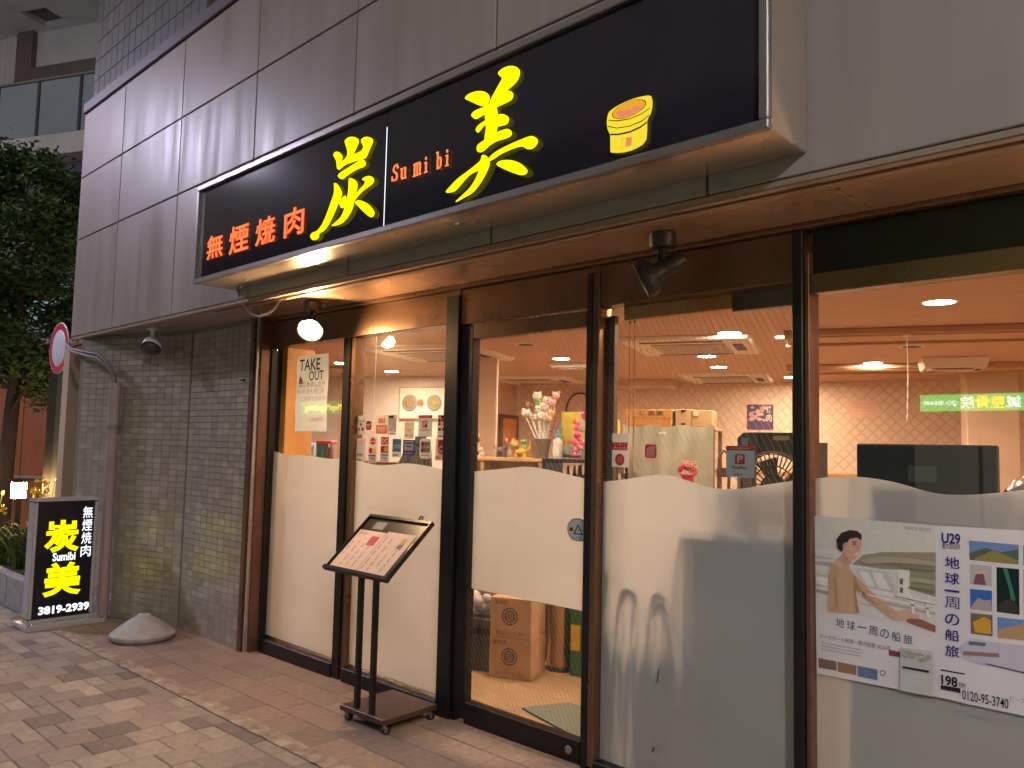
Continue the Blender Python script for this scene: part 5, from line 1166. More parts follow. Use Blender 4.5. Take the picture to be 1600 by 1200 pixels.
# ceiling cassettes
def cassette(label, u0, u1, v0, v1, drop=0.035, grille=True):
    t = rthing('air_conditioner', label, 'air conditioner', ((u0 + u1) / 2, (v0 + v1) / 2, 2.40), 'ceiling air conditioners')
    mb = MB(); z = 2.40
    a = [(u0, v0, z - .001), (u1, v0, z - .001), (u1, v1, z - .001), (u0, v1, z - .001)]
    k = .03
    b = [(u0 + k, v0 + k, z - drop), (u1 - k, v0 + k, z - drop), (u1 - k, v1 - k, z - drop), (u0 + k, v1 - k, z - drop)]
    mb.hexa(b + a); mb.build('panel', MT['ac'], t, bevel=.006)
    du, dv = u1 - u0, v1 - v0
    zz = z - drop - .001
    mb = MB(); mb.box(u0 + .22 * du, u1 - .22 * du, v0 + .26 * dv, v1 - .2 * dv, zz - .006, zz); gr = mb.build('grille', MT['ac_grille'], t)
    for q in range(7):
        vv = v0 + .29 * dv + q * (.49 * dv / 7)
        mb = MB(); mb.box(u0 + .24 * du, u1 - .24 * du, vv, vv + .018, zz - .010, zz - .0065); mb.build('grille_slat', MT['ac'], gr)
    mb = MB(); mb.box(u0 + .16 * du, u1 - .22 * du, v0 + .11 * dv, v0 + .17 * dv, zz - .003, zz); mb.build('louvre', MT['dark'], t)
    mb = MB(); mb.box(u0 + .16 * du, u1 - .22 * du, v1 - .13 * dv, v1 - .08 * dv, zz - .003, zz); mb.build('louvre', MT['dark'], t)
    mb = MB(); mb.box(u1 - .17 * du, u1 - .09 * du, v0 + .32 * dv, v1 - .32 * dv, zz - .003, zz); mb.build('louvre', MT['dark'], t)
    for q in (.07, .12):
        mb = MB(); mb.lathe(W(0, 0) * 0 + Vector((u0 + q * du, v0 + (.35 + q * 3) * dv, zz - .003)), [(0.0001, 0), (.010, 0), (.010, .003)], 10); mb.build('screw', MT['dark'], t)
    return t
def uv(X, Y): return (X * math.cos(TH) + Y * math.sin(TH), -X * math.sin(TH) + Y * math.cos(TH))
cassette('nearest white ceiling air conditioner behind the wide pane', -1.76, -0.69, 3.00, 4.14)
cassette('farther white ceiling air conditioner above the indoor poster', -1.83, -0.78, 6.20, 7.42)
cassette('white ceiling air conditioner seen through the second pane', -4.26, -3.12, 3.10, 4.28)
cassette('white ceiling air conditioner above the pale pillar, behind the door', -4.36, -3.27, 6.32, 7.30)
cassette('slim grey air conditioner above the toy shelf', -2.98, -2.47, 4.86, 5.05, .05)
cassette('small boxy ceiling unit hanging at the far right', 0.66, 1.22, 4.90, 5.38, .10)

# downlights
def downlight(label, x, y, lit, mat='lampwarm', d=0.19):
    u, v = uv(x, y)
    t = rthing('downlight', label, 'downlight', (u, v, 2.40), 'recessed ceiling downlights')
    r = d / 2
    mb = MB(); mb.lathe((u, v, 2.392), [(r * .86, 0.0075), (r * .88, .0), (r * 1.08, .002), (r * 1.12, .0075)], 28); mb.build('trim_ring', MT['ac'], t)
    mb = MB(); mb.lathe((u, v, 2.3945), [(0.0001, 0.0), (r * .85, 0.0), (r * .85, .004)], 28); mb.build('lens', MT[mat] if lit else MT['dark'], t)
    return t
for lab, x, y, lit, mt_ in (('large lit downlight nearest the glass at the far right', -.28, 1.95, 1, 'lampwarm'),
        ('lit downlight beside the take out notice', -6.61, 2.12, 1, 'lampwarm'), ('lit downlight left of the menu board, second pane', -6.94, 3.09, 1, 'lampwarm'),
        ('lit white downlight above the menu board', -5.38, 2.56, 1, 'lampcool'), ('lit white downlight behind the top of the door', -4.15, 3.10, 1, 'lampcool'),
        ('lit downlight just below the nearest air conditioner', -2.81, 3.68, 1, 'lampcool'), ('small warm lit downlight above the farther air conditioner', -3.22, 4.64, 1, 'lampwarm'),
        ('warm lit downlight beside the black post', -3.09, 6.16, 1, 'lampwarm'), ('small lit downlight near the farther lowered ceiling strip', -1.75, 5.05, 1, 'lampcool'),
        ('bright white downlight at the corner of the nearest air conditioner', -1.88, 2.40, 1, 'lampcool'), ('bright white downlight left of the black post', -1.62, 2.83, 1, 'lampcool'),
        ('lit downlight over the bottle shelf', -5.2, 5.6, 1, 'lampwarm'), ('lit downlight over the till', -7.3, 4.4, 1, 'lampwarm'),
        ('unlit ring downlight behind the door head', -3.68, 2.06, 0, ''), ('unlit ring downlight beside the blind rail', -1.77, 1.37, 0, ''), ('unlit ring downlight between the lowered ceiling strips', -1.05, 3.95, 0, '')):
    downlight(lab, x, y, lit, mt_)
# unseen: lights over back right tables; three added by the glass to brighten toys
for x, y, lab in ((0.6, 4.2, 'lit downlight over the counter at the far right'), (0.9, 6.4, 'lit downlight at the far right corner of the room'), (1.6, 2.6, 'lit downlight over the right hand tables'),
                  (-2.6, .92, 'added downlight hidden just inside the sliding door'), (-3.95, .80, 'added downlight hidden just inside the second pane'), (-.62, .82, 'added downlight hidden just inside the wide pane')): downlight(lab, x, y, 1, 'lampwarm')

# ------------------------------------------------------------------ blind rail and cords at the wide pane
bd = thing('blind_rail', 'orange wooden blind head rail with two hanging cords inside the wide pane', 'blind', (-0.9, 0.1, 2.15))
mb = MB(); mb.box(-1.185, -0.60, 0.065, 0.115, 2.128, 2.21); mb.build('head_rail', MT['wood_orange'], bd, bevel=.004)
mb = MB(); mb.box(-0.599, -0.275, 0.062, 0.118, 2.112, 2.21); mb.build('rail_end', MT['bronze'], bd, bevel=.004)
for x in (-1.160, -1.132):
    mb = MB(); mb.tube([(x, .085, 2.124), (x + .002, .085, 1.8), (x - .001, .085, 1.385)], .0028, 6); mb.build('cord', solid(.62, .34, .16, .8), bd)
    mb = MB(); mb.lathe((x, .085, 2.112), [(.002, 0), (.005, .002), (.005, .012)], 8); mb.build('cord_lock', MT['dark'], bd)
for (u, v, zt, zb_, lab) in ((-3.325, 1.885, 2.399, 1.50, 'white pull cord hanging inside the second pane'), (0.375, 2.89, 2.345, 1.72, 'white pull cord hanging from the nearer lowered ceiling strip')):
    t = rthing('pull_cord', lab, 'cord', (u, v, zt))
    mb = MB(); mb.tube([(u, v, zt), (u + .003, v, zt - .3), (u - .008, v, zb_)], .0035, 6); mb.build('string', MT['white'], t)
    mb = MB(); mb.lathe((u, v, zt - .014), [(.028, .0), (.028, .008), (.010, .0135)], 12); mb.build('switch_cap', MT['ac'], t)

# ------------------------------------------------------------------ toy shelf behind the door
tsf = rthing('toy_shelf', 'light wooden shelf holding toys behind the sliding door', 'shelf', (-2.6, 2.7, 0))
mb = MB(); mb.box(-3.10, -2.235, 2.62, 2.95, 1.374, 1.402); mb.build('top', MT['wood'], tsf, bevel=.003)
for u in (-3.085, -2.75, -2.25):
    mb = MB(); mb.box(u - .014, u + .014, 2.63, 2.94, 0.0, 1.3735); mb.build('upright', MT['wood'], tsf)
for z in (.30, .62, .95):
    for a, b in ((-3.07, -2.765), (-2.735, -2.265)):
        mb = MB(); mb.box(a, b, 2.64, 2.94, z, z + .02); mb.build('shelf_board', MT['wood'], tsf)
mb = MB(); mb.box(-3.10, -2.235, 2.941, 2.953, 0.0, 1.37); mb.build('back_panel', MT['wallplain'], tsf)
bsf = rthing('bottle_shelf', 'black metal shelf of dark bottles right of the toy shelf', 'shelf', (-2.0, 2.7, 0))
mb = MB(); mb.box(-2.225, -1.62, 2.60, 2.95, 1.376, 1.404); mb.build('top', MT['dark'], bsf, bevel=.003)
for u, v in ((-2.212, 2.61), (-1.632, 2.61), (-2.212, 2.93), (-1.632, 2.93)):
    mb = MB(); mb.box(u - .011, u + .011, v - .011, v + .011, 0.0, 1.3755); mb.build('leg', MT['dark'], bsf)
for z in (.18, .56, 1.09):
    mb = MB(); mb.box(-2.20, -1.644, 2.61, 2.93, z, z + .018); mb.build('shelf_board', MT['dark'], bsf)
mb = MB(); mb.box(-2.225, -2.06, 2.605, 2.62, 1.21, 1.3755); mb.build('end_panel', MT['charcoal'], bsf)
# bottles on it
for lab, a, b, z0_, z1_ in (('dark stock crate low on the black shelf', -2.19, -1.93, .2, .47), ('second dark stock crate low on the black shelf', -1.92, -1.66, .2, .44)):
    t = rthing('stock_crate', lab, 'crate', ((a + b) / 2, 2.75, z0_))
    mb = MB(); mb.box(a, b, 2.62, 2.92, z0_, z1_); mb.build('box', MT['wood_dark'], t, bevel=.006)
    mb = MB(); mb.box(a + .04, b - .04, 2.612, 2.6195, z1_ - .08, z1_ - .05); mb.build('handle', MT['dark'], t)
gb = M('bottle_glass_dark', (0.045, 0.018, 0.010), 0.12, 0, 0.2, 8, coat=.4)
lab_m = solid(.55, .45, .30, .7)
def bottle(label, u, v, z, h, r, body, group=None, lbl=lab_m, cap=None, name='bottle', cat='bottle'):
    t = rthing(name, label, cat, (u, v, z), group)
    mb = MB(); mb.lathe((u, v, z), [(r * .9, 0.0), (r, .006), (r, h * .56), (r * .86, h * .64), (r * .40, h * .76), (r * .34, h * .94), (r * .4, h * .945), (r * .4, h * .96)], 14); mb.build('glass', body, t)
    mb = MB(); mb.lathe((u, v, z), [(r * 1.012, h * .16), (r * 1.015, h * .17), (r * 1.015, h * .46), (r * 1.012, h * .47)], 14); mb.build('label', lbl, t)
    mb = MB(); mb.lathe((u, v, z + h * .9605), [(r * .42, 0), (r * .42, h * .035), (r * .3, h * .04)], 12); mb.build('cap', cap or solid(.5, .4, .2, .35, .6), t)
    return t
b0_ = bottle('dark bottle in the row on the black shelf', -2.03, 2.66, 1.1085, .25, .026, gb, 'bottles on the black shelf')
for i in range(1, 13):
    x = -2.03 + .030 * i
    copy_thing(b0_, W(x, 2.66 + .07 * (i % 3), 1.1085))
beer = bottle('tall brown beer bottle at the left end of the toy shelf', -2.86, 2.74, 1.2905, .36, .038, gb, lbl=solid(.60, .50, .36, .6), cap=solid(.65, .60, .50, .3, .7))
# toys and pots along the top
fig = rthing('stuffed_toy', 'small white plush toy beside the beer bottle', 'toy', (-2.785, 2.72, 1.29))
mb = MB(); mb.ball((-2.785, 2.72, 1.325), .034, 12, 8, (1, .9, 1)); mb.build('body', MT['white'], fig)
mb = MB(); mb.ball((-2.787, 2.70, 1.372), .026, 12, 8); mb.build('head', MT['white'], fig)
for s in (-1, 1):
    mb = MB(); mb.ball((-2.787 + .018 * s, 2.70, 1.397), .009, 8, 6); mb.build('ear', solid(.75, .45, .45), fig)
    mb = MB(); mb.ball((-2.785 + .03 * s, 2.695, 1.30), .014, 8, 6, (1, 1.3, .7)); mb.build('leg', solid(.70, .50, .50), fig)
pf = rthing('animal_figurine', 'small purple grey animal figurine on the toy shelf', 'figurine', (-2.63, 2.74, 1.29))
ppl = solid(.16, .12, .17, .5)
mb = MB(); mb.ball((-2.63, 2.74, 1.365), .05, 14, 8, (1.15, .75, .75)); mb.build('body', ppl, pf)
mb = MB(); mb.ball((-2.575, 2.725, 1.395), .028, 12, 8); mb.build('head', ppl, pf)
for a in (-.045, .04):
    for b in (-.022, .022):
        mb = MB(); mb.tube([(-2.63 + a, 2.74 + b, 1.355), (-2.63 + a, 2.74 + b, 1.291)], [.016, .013], 8); mb.build('leg', ppl, pf)
mb = MB(); mb.tube([(-2.685, 2.74, 1.375), (-2.71, 2.74, 1.39), (-2.72, 2.74, 1.42)], [.009, .007, .004], 7); mb.build('tail', ppl, pf)
for s in (-1, 1):
    mb = MB(); mb.ball((-2.575, 2.725 + .016 * s, 1.425), .010, 8, 6); mb.build('ear', ppl, pf)
fl = rthing('flower_vase', 'slim vase of pink flowers behind the figurines', 'vase', (-2.60, 2.86, 1.29))
mb = MB(); mb.lathe((-2.60, 2.86, 1.2905), [(.022, 0), (.030, .03), (.024, .09), (.018, .11), (.021, .12)], 14); mb.build('vase', solid(.5, .48, .44, .3), fl)
random.seed(11)
for k in range(9):
    a, h = random.uniform(0, 6.28), random.uniform(.10, .22)
    p = (-2.60 + .10 * math.cos(a) * h * 4, 2.86 + .04 * math.sin(a), 1.41 + h * .8)
    mb = MB(); mb.tube([(-2.60, 2.86, 1.40), ((-2.60 + p[0]) / 2, 2.86, 1.41 + h * .5), p], .0028, 5); mb.build('stem', solid(.12, .22, .07, .6), fl)
    mb = MB()
    for q in range(5): mb.ball((p[0] + .013 * math.cos(q * 1.257), p[1] - .004, p[2] + .013 * math.sin(q * 1.257)), .011, 7, 5, (1, .5, 1))
    mb.build('flower', solid(*random.choice(((.62, .16, .20), (.55, .10, .24), (.68, .30, .26))), .6), fl)
tg = rthing('animal_figurine', 'golden yellow cat like figurine beside the grey flowerpot', 'figurine', (-2.46, 2.72, 1.29))
gold = solid(.78, .48, .08, .35)
mb = MB(); mb.ball((-2.44, 2.72, 1.352), .045, 14, 8, (1.45, .75, .75)); mb.build('body', gold, tg)
mb = MB(); mb.ball((-2.505, 2.705, 1.425), .040, 14, 10, (1, .9, .95)); mb.build('head', gold, tg)
for s in (-1, 1):
    mb = MB(); mb.lathe((-2.505 + .024 * s, 2.705, 1.455), [(.013, 0), (.007, .014), (.0001, .021)], 8); mb.build('ear', gold, tg)
    for a in (-.05, .045):
        mb = MB(); mb.tube([(-2.44 + a, 2.72 + .022 * s, 1.335), (-2.44 + a, 2.715 + .022 * s, 1.291)], [.018, .016], 8); mb.build('leg', gold, tg)
    mb = MB(); mb.ball((-2.507 + .014 * s, 2.671, 1.432), .005, 8, 6); mb.build('eye', MT['dark'], tg)
mb = MB(); mb.tube([(-2.378, 2.72, 1.36), (-2.35, 2.72, 1.385), (-2.345, 2.72, 1.43), (-2.33, 2.72, 1.455)], [.012, .011, .010, .007], 8); mb.build('tail', gold, tg)
mb = MB(); mb.ball((-2.50, 2.669, 1.415), .013, 9, 6, (1.1, .6, .7)); mb.build('muzzle', solid(.85, .72, .45, .4), tg)
gh = rthing('plush_toy', 'green and white striped plush toy behind the golden figurine', 'toy', (-2.44, 2.86, 1.29))
mb = MB(); mb.ball((-2.44, 2.86, 1.40), .055, 14, 10, (1, .8, 1.6)); mb.build('body', solid(.28, .36, .10, .8), gh)
mb = MB(); mb.ball((-2.44, 2.85, 1.50), .042, 12, 8, (1.15, .9, .9)); mb.build('head', solid(.20, .42, .08, .8), gh)
for s in (-1, 1):
    mb = MB(); mb.ball((-2.44 + .02 * s, 2.812, 1.512), .010, 8, 6); mb.build('eye', MT['white'], gh)
    mb = MB(); mb.ball((-2.44 + .05 * s, 2.84, 1.36), .022, 8, 6, (.8, 1, 1.3)); mb.build('arm', solid(.20, .42, .08, .8), gh)
for q in (-.03, 0, .03):
    mb = MB(); mb.box(-2.446 + q, -2.434 + q, 2.812, 2.818, 1.35, 1.45); mb.build('stripe', solid(.70, .66, .40, .8), gh)
# pot of plush heads
fp_ = rthing('plush_bouquet', 'grey brown flowerpot filled with a bouquet of white and brown plush heads', 'bouquet', (-2.235, 2.74, 1.29))
mb = MB(); mb.lathe((-2.235, 2.76, 1.2985), [(.060, 0), (.080, .135), (.084, .150), (.085, .158), (.076, .158), (.072, .14)], 24); mb.build('pot', solid(.20, .165, .13, .65), fp_)
random.seed(21)
cols = (('w', (.74, .70, .66)), ('b', (.32, .16, .09)), ('g', (.26, .50, .12)), ('t', (.56, .40, .24)), ('p', (.72, .45, .46)))
heads = [(-.13, .36, 'w'), (-.07, .33, 'w'), (.0, .34, 'w'), (.06, .33, 'w'), (-.10, .42, 'b'), (-.03, .45, 'g'), (-.04, .50, 'w'), (.07, .46, 'w'), (.04, .41, 'w'), (.12, .36, 't'), (.13, .44, 'p'), (.16, .50, 'p'), (-.02, .39, 'w'), (.10, .31, 't')]
for i, (a, h, k) in enumerate(heads):
    c_ = dict(cols)[k]; mt_ = solid(*c_, .85); r_ = .036 if k == 'w' else .031
    p = Vector((-2.235 + a * .85, 2.74 + random.uniform(-.05, .03), 1.30 + h))
    mb = MB(); mb.ball(p, r_, 12, 8, (1.05, 1, .95)); hd = mb.build('plush_head', mt_, fp_)
    for s in (-1, 1):
        mb = MB(); mb.ball(p + Vector((.024 * s, 0, .026)), .012, 8, 6); mb.build('ear', mt_, hd)
        mb = MB(); mb.ball(p + Vector((.012 * s, -r_ + .002, .004)), .0045, 6, 5); mb.build('eye', MT['dark'], hd)
    mb = MB(); mb.tube([p + Vector((0, 0, -r_ + .004)), (-2.235 + a * .3, 2.76, 1.45)], .005, 6); mb.build('stick', MT['white'], fp_)
tl = rthing('leaf_twig', 'pink twig standing out of the plush bouquet', 'twig', (-2.11, 2.8, 1.5))
mb = MB(); mb.tube([(-2.16, 2.80, 1.52), (-2.10, 2.80, 1.70), (-2.065, 2.80, 1.83)], [.006, .005, .003], 6)
for k in range(6):
    mb.ball((-2.13 + .012 * k, 2.795, 1.66 + .03 * k), .011, 7, 5, (1.6, .6, .7))
mb.build('twig', solid(.62, .22, .26, .6), tl)
pb = rthing('pump_bottle', 'clear pump bottle with a blue top on the black shelf', 'bottle', (-2.10, 2.69, 1.298))
mb = MB(); mb.lathe((-2.10, 2.69, 1.2985), [(.040, 0), (.043, .01), (.043, .13), (.036, .155), (.017, .165), (.017, .175)], 18); mb.build('bottle', solid(.60, .62, .64, .15), pb)
mb = MB(); mb.lathe((-2.10, 2.69, 1.4740), [(.019, 0), (.019, .03), (.008, .035), (.008, .075)], 14); mb.build('pump', solid(.05, .30, .52, .3), pb)
mb = MB(); mb.box(-2.112, -2.06, 2.682, 2.698, 1.5495, 1.562); mb.build('nozzle', solid(.05, .30, .52, .3), pb, bevel=.003)
mb = MB(); mb.box(-2.125, -2.075, 2.644, 2.6455, 1.32, 1.40); mb.build('label', solid(.66, .70, .74, .5), pb)
jr = rthing('candy_jar', 'clear jar packed with pink and white sweets on the black shelf', 'jar', (-1.965, 2.69, 1.298))
mb = MB(); mb.lathe((-1.965, 2.69, 1.2985), [(.052, 0), (.058, .008), (.075, .10), (.072, .14), (.06, .16)], 20); mb.build('jar', glass_mat('jar_glass', (.92, .90, .90)), jr)
random.seed(4)
for k in range(34):
    a, r_, z = random.uniform(0, 6.28), .050 * math.sqrt(random.random()), random.uniform(.015, .20)
    rr = (.7 + z * 3 if z < .1 else 1.0) if z < .16 else .7
    mb = MB(); mb.ball((-1.965 + rr * r_ * math.cos(a), 2.69 + rr * r_ * math.sin(a), 1.30 + z + .012), random.uniform(.014, .022), 8, 6)
    c_ = random.choice(((.75, .12, .26), (.80, .40, .45), (.78, .70, .70))) if z < .11 else (.78, .08, .24)
    mb.build('sweet', solid(*c_, .35), jr)
mb = MB(); mb.ball((-1.965, 2.69, 1.555), .022, 10, 8); mb.ball((-1.945, 2.69, 1.585), .012, 8, 6); mb.build('bow', solid(.75, .06, .24, .3), jr)
yc_ = rthing('yellow_cushion', 'square yellow cushion toy behind the pump bottle', 'cushion', (-2.045, 2.83, 1.30))
mb = MB()
n = 10
for i in range(n):
    for j in range(n):
        P = lambda a, b, s: (-2.17 + .25 * a / n, 2.84 + s * .045 * (math.sin(math.pi * a / n) * math.sin(math.pi * b / n)) ** .5, 1.31 + .46 * b / n)
        for s in (-1, 1):
            q = [P(i, j, s), P(i + 1, j, s), P(i + 1, j + 1, s), P(i, j + 1, s)]
            b_ = mb.add(q); mb.face((b_, b_ + 1, b_ + 2, b_ + 3) if s < 0 else (b_ + 3, b_ + 2, b_ + 1, b_), 0, True)
mb.build('cover', M('yellow_fabric', (.58, .50, .10), .75, 0, .12, 14), yc_)
mb = MB(); mb.box(-2.165, -1.925, 2.790, 2.7935, 1.335, 1.42); mb.build('patch', solid(.30, .42, .40, .8), yc_)
bn_ = rthing('balloon', 'pink foil balloon beside the yellow cushion', 'balloon', (-1.93, 2.84, 1.6))
mb = MB(); mb.ball((-1.925, 2.84, 1.755), .062, 18, 12, (1, .6, 1)); mb.build('skin', M('pink_foil', (.60, .10, .28), .18, .35, .1, 6), bn_)
mb = MB(); mb.tube([(-1.925, 2.84, 1.672), (-1.93, 2.85, 1.45), (-1.935, 2.86, 1.30)], .003, 5); mb.build('ribbon', MT['white'], bn_)
bn2 = rthing('balloon', 'clear round balloon with coloured dots beside the pink one', 'balloon', (-1.985, 2.80, 1.5))
mb = MB(); mb.ball((-2.0, 2.78, 1.665), .050, 18, 12); mb.build('skin', paper('clear_balloon', (.78, .72, .60), .5, .1, 10, .35), bn2)
mb = MB(); mb.ball((-2.04, 2.725, 1.70), .018, 9, 7); mb.build('dot', solid(.72, .10, .10, .4), bn2)
mb = MB(); mb.tube([(-2.0, 2.78, 1.606), (-2.0, 2.80, 1.30)], .003, 5); mb.build('ribbon', MT['white'], bn2)
wr = rthing('ring_hoop', 'thin dark hoop hanging on the back wall above the balloons', 'hoop', (-3.55, 7.55, 1.95))
mb = MB(); mb.tube([(-3.43 + .20 * math.cos(k * math.pi / 14), 7.57, 2.02 + .24 * math.sin(k * math.pi / 14)) for k in range(29)], .012, 6); mb.build('hoop', MT['charcoal'], wr)
def settle(t, du, dz, s=1.0):
    t.location = t.location + W(du, 0, dz); t.scale = (s, s, s)
for t_, du, dz, s in ((beer, .007, .1115, .71), (fig, -.01, .112, .72), (pf, .003, .112, .76), (fl, 0, .112, .56), (tg, -.005, .112, .8), (gh, -.04, .112, .62), (fp_, -.062, .1035, 1), (tl, -.10, -.02, .9),
                      (pb, -.028, .106, .95), (jr, -.014, .106, .95), (yc_, -.003, .104, .80), (bn2, .037, 0, 1)): settle(t_, du, dz, s)
# orange door on the side wall
od = rthing('inner_door', 'orange wooden inner door standing beside the pale pillar', 'door', (-4.35, 7.1, 0))
mb = MB(); mb.box(-4.405, -4.36, 6.93, 6.985, 0, 1.93); mb.box(-4.405, -4.36, 7.52, 7.575, 0, 1.93); mb.box(-4.405, -4.36, 6.986, 7.519, 1.875, 1.93); mb.build('frame', MT['wood_dark'], od)
mb = MB(); mb.box(-4.40, -4.365, 6.9865, 7.5185, 0, 1.874); mb.build('leaf', M('orange_door', (.72, .30, .06), .45, 0, .08, 5), od)
mb = MB(); mb.box(-4.3645, -4.3615, 7.15, 7.30, 1.36, 1.52); mb.build('notice', MT['white'], od)
mb = MB(); mb.tube([(-4.345, 7.05, 1.0), (-4.345, 7.05, 1.12)], .010, 8); mb.build('handle', MT['steel'], od)

# ------------------------------------------------------------------ boxes on the floor behind the door
def carton(label, u0, u1, v0, v1, z0, z1, group, prn=True):
    t = rthing('cardboard_box', label, 'box', ((u0 + u1) / 2, (v0 + v1) / 2, z0), group)
    mb = MB(); mb.box(u0, u1, v0, v1, z0, z1); mb.build('carton', MT['card'], t, bevel=.004)
    mb = MB(); mb.box(u0 + .002, u1 - .002, (v0 + v1) / 2 - .022, (v0 + v1) / 2 + .022, z1 + .0002, z1 + .0012); mb.build('tape', solid(.55, .40, .24, .4), t)
    if prn:
        cu_, cz_ = (u0 + u1) / 2 - .005, (z0 + z1) / 2 + .01
        mb = MB()
        for k in range(20):
            a, b = 2 * math.pi * k / 20, 2 * math.pi * (k + 1) / 20
            for r0, r1 in ((.030, .038), (.048, .056)):
                mb.poly([(cu_ + r0 * math.cos(a), v0 - .0012, cz_ + r0 * math.sin(a)), (cu_ + r0 * math.cos(b), v0 - .0012, cz_ + r0 * math.sin(b)), (cu_ + r1 * math.cos(b), v0 - .0012, cz_ + r1 * math.sin(b)), (cu_ + r1 * math.cos(a), v0 - .0012, cz_ + r1 * math.sin(a))])
        for k in range(-2, 3): mb.box(cu_ + .012 * k - .003, cu_ + .012 * k + .003, v0 - .0012, v0 - .0004, cz_ - .024, cz_ + .024)
        mb.build('print_seal', MT['card_print'], t)
        plc = lambda a, b, n: (a, v0 - .0014, b)
        lettering('lettering', '業務用', (u0 + .03, u0 + .12, z1 - .045, z1 - .015), plc, MT['card_print'], t)
        lettering('lettering', '取扱注意', (u0 + .04, u1 - .05, z0 + .015, z0 + .045), plc, solid(.40, .14, .06, .8), t)
    return t
carton('upper of two stacked brown cartons with a dark round seal behind the door', -2.21, -1.925, 1.60, 1.88, .256, .51, 'cartons behind the door')
carton('lower of two stacked brown cartons with a dark round seal behind the door', -2.212, -1.92, 1.60, 1.88, .0, .2545, 'cartons behind the door')
sk = rthing('stock_rack', 'dark wooden stock rack with cartons behind the stacked boxes', 'rack', (-2.2, 2.25, 0))
for u in (-2.62, -2.0):
    mb = MB(); mb.box(u - .015, u + .015, 2.1, 2.4, 0, .98); mb.build('side_panel', MT['wood_dark'], sk)
for z in (.06, .40, .74):
    mb = MB(); mb.box(-2.604, -2.016, 2.1, 2.4, z, z + .02); mb.build('shelf_board', MT['wood_dark'], sk)
mb = MB(); mb.box(-2.604, -2.016, 2.385, 2.399, .0805, .98); mb.build('back_panel', MT['wood_dark'], sk)
for lab, a, b, z, h, mt_ in (('white carton on the lowest board of the stock rack', -2.58, -2.34, .0805, .26, MT['white']), ('brown carton on the lowest board of the stock rack', -2.32, -2.05, .0805, .28, MT['card']), ('brown carton on the middle board of the stock rack', -2.57, -2.30, .4205, .27, MT['card']), ('dark box on the middle board of the stock rack', -2.28, -2.06, .4205, .24, MT['charcoal'])):
    t = rthing('stock_box', lab, 'box', ((a + b) / 2, 2.25, z))
    mb = MB(); mb.box(a, b, 2.12, 2.36, z, z + h); mb.build('carton', mt_, t, bevel=.004)
    mb = MB(); mb.box((a + b) / 2 - .05, (a + b) / 2 + .05, 2.1165, 2.1195, z + h * .3, z + h * .6); mb.build('label', lab_m, t)
dk = rthing('crate', 'dark grey crate left of the stacked cartons', 'crate', (-2.33, 1.78, 0))
mb = MB(); mb.box(-2.47, -2.225, 1.68, 1.95, 0.0, .34); mb.build('box', MT['charcoal'], dk, bevel=.006)
mb = MB(); mb.box(-2.44, -2.255, 1.672, 1.6795, .24, .28); mb.build('handle', MT['dark'], dk)
bgm = rthing('plastic_bag', 'crumpled pale bag on the dark grey crate', 'bag', (-2.33, 1.8, .34))
mb = MB(); random.seed(9)
for k in range(7): mb.ball((-2.36 + random.uniform(-.05, .08), 1.79 + random.uniform(-.05, .05), .39 + random.uniform(0, .09)), random.uniform(.04, .06), 7, 5, (1, .9, .8))
mb.build('bag', M('bag_plastic', (.46, .44, .48), .25, 0, .2, 9), bgm)
br = rthing('steel_bin', 'tall shiny steel bin beside the stacked cartons', 'bin', (-1.85, 1.98, 0))
mb = MB(); mb.lathe((-1.845, 1.97, 0.02), [(.085, 0), (.095, .01), (.095, .50), (.098, .505), (.098, .52), (.09, .525)], 24); mb.build('body', M('bin_steel', (.50, .38, .26), .22, .9, .1, 6, 0, 0, (1, 1, .3)), br)
mb = MB(); mb.lathe((-1.845, 1.97, 0.0), [(.10, 0), (.10, .0195), (.088, .0198)], 24); mb.build('foot_ring', MT['dark'], br)
mb = MB(); mb.lathe((-1.845, 1.97, 0.5455), [(.099, 0), (.095, .02), (.05, .045), (.0001, .05)], 24); mb.build('lid', MT['dark'], br)
gc = rthing('beer_crate', 'green plastic crate with a yellow label at the door edge', 'crate', (-1.62, 1.98, 0))
gm = M('green_plastic', (.035, .16, .07), .4, 0, .1, 8)
mb = MB()
for (a, b, c, d, e, f) in ((-1.735, -1.40, 1.84, 1.855, 0, .44), (-1.735, -1.40, 2.145, 2.16, 0, .44), (-1.735, -1.72, 1.8555, 2.1445, 0, .44), (-1.415, -1.40, 1.8555, 2.1445, 0, .44), (-1.7195, -1.4155, 1.8555, 2.1445, 0, .02)): mb.box(a, b, c, d, e, f)
mb.build('crate_body', gm, gc, bevel=.003)
mb = MB(); mb.box(-1.74, -1.395, 1.83, 1.8395, .40, .445); mb.build('rim', gm, gc, bevel=.003)
mb = MB(); mb.box(-1.732, -1.668, 1.8365, 1.8395, .165, .33); mb.build('label', solid(.72, .45, .03, .5), gc)
mt2 = thing('door_mat', 'grey green door mat lying inside the sliding door', 'mat', (-1.85, .42, 0))
mb = MB(); mb.hexa([(-2.05, .33, .001), (-1.42, .16, .001), (-1.30, .62, .001), (-1.93, .60, .001), (-2.05, .33, .012), (-1.42, .16, .012), (-1.30, .62, .012), (-1.93, .60, .012)]); mb.build('mat', M('mat_green', (.16, .19, .16), .95, 0, .2, 60, .4), mt2)
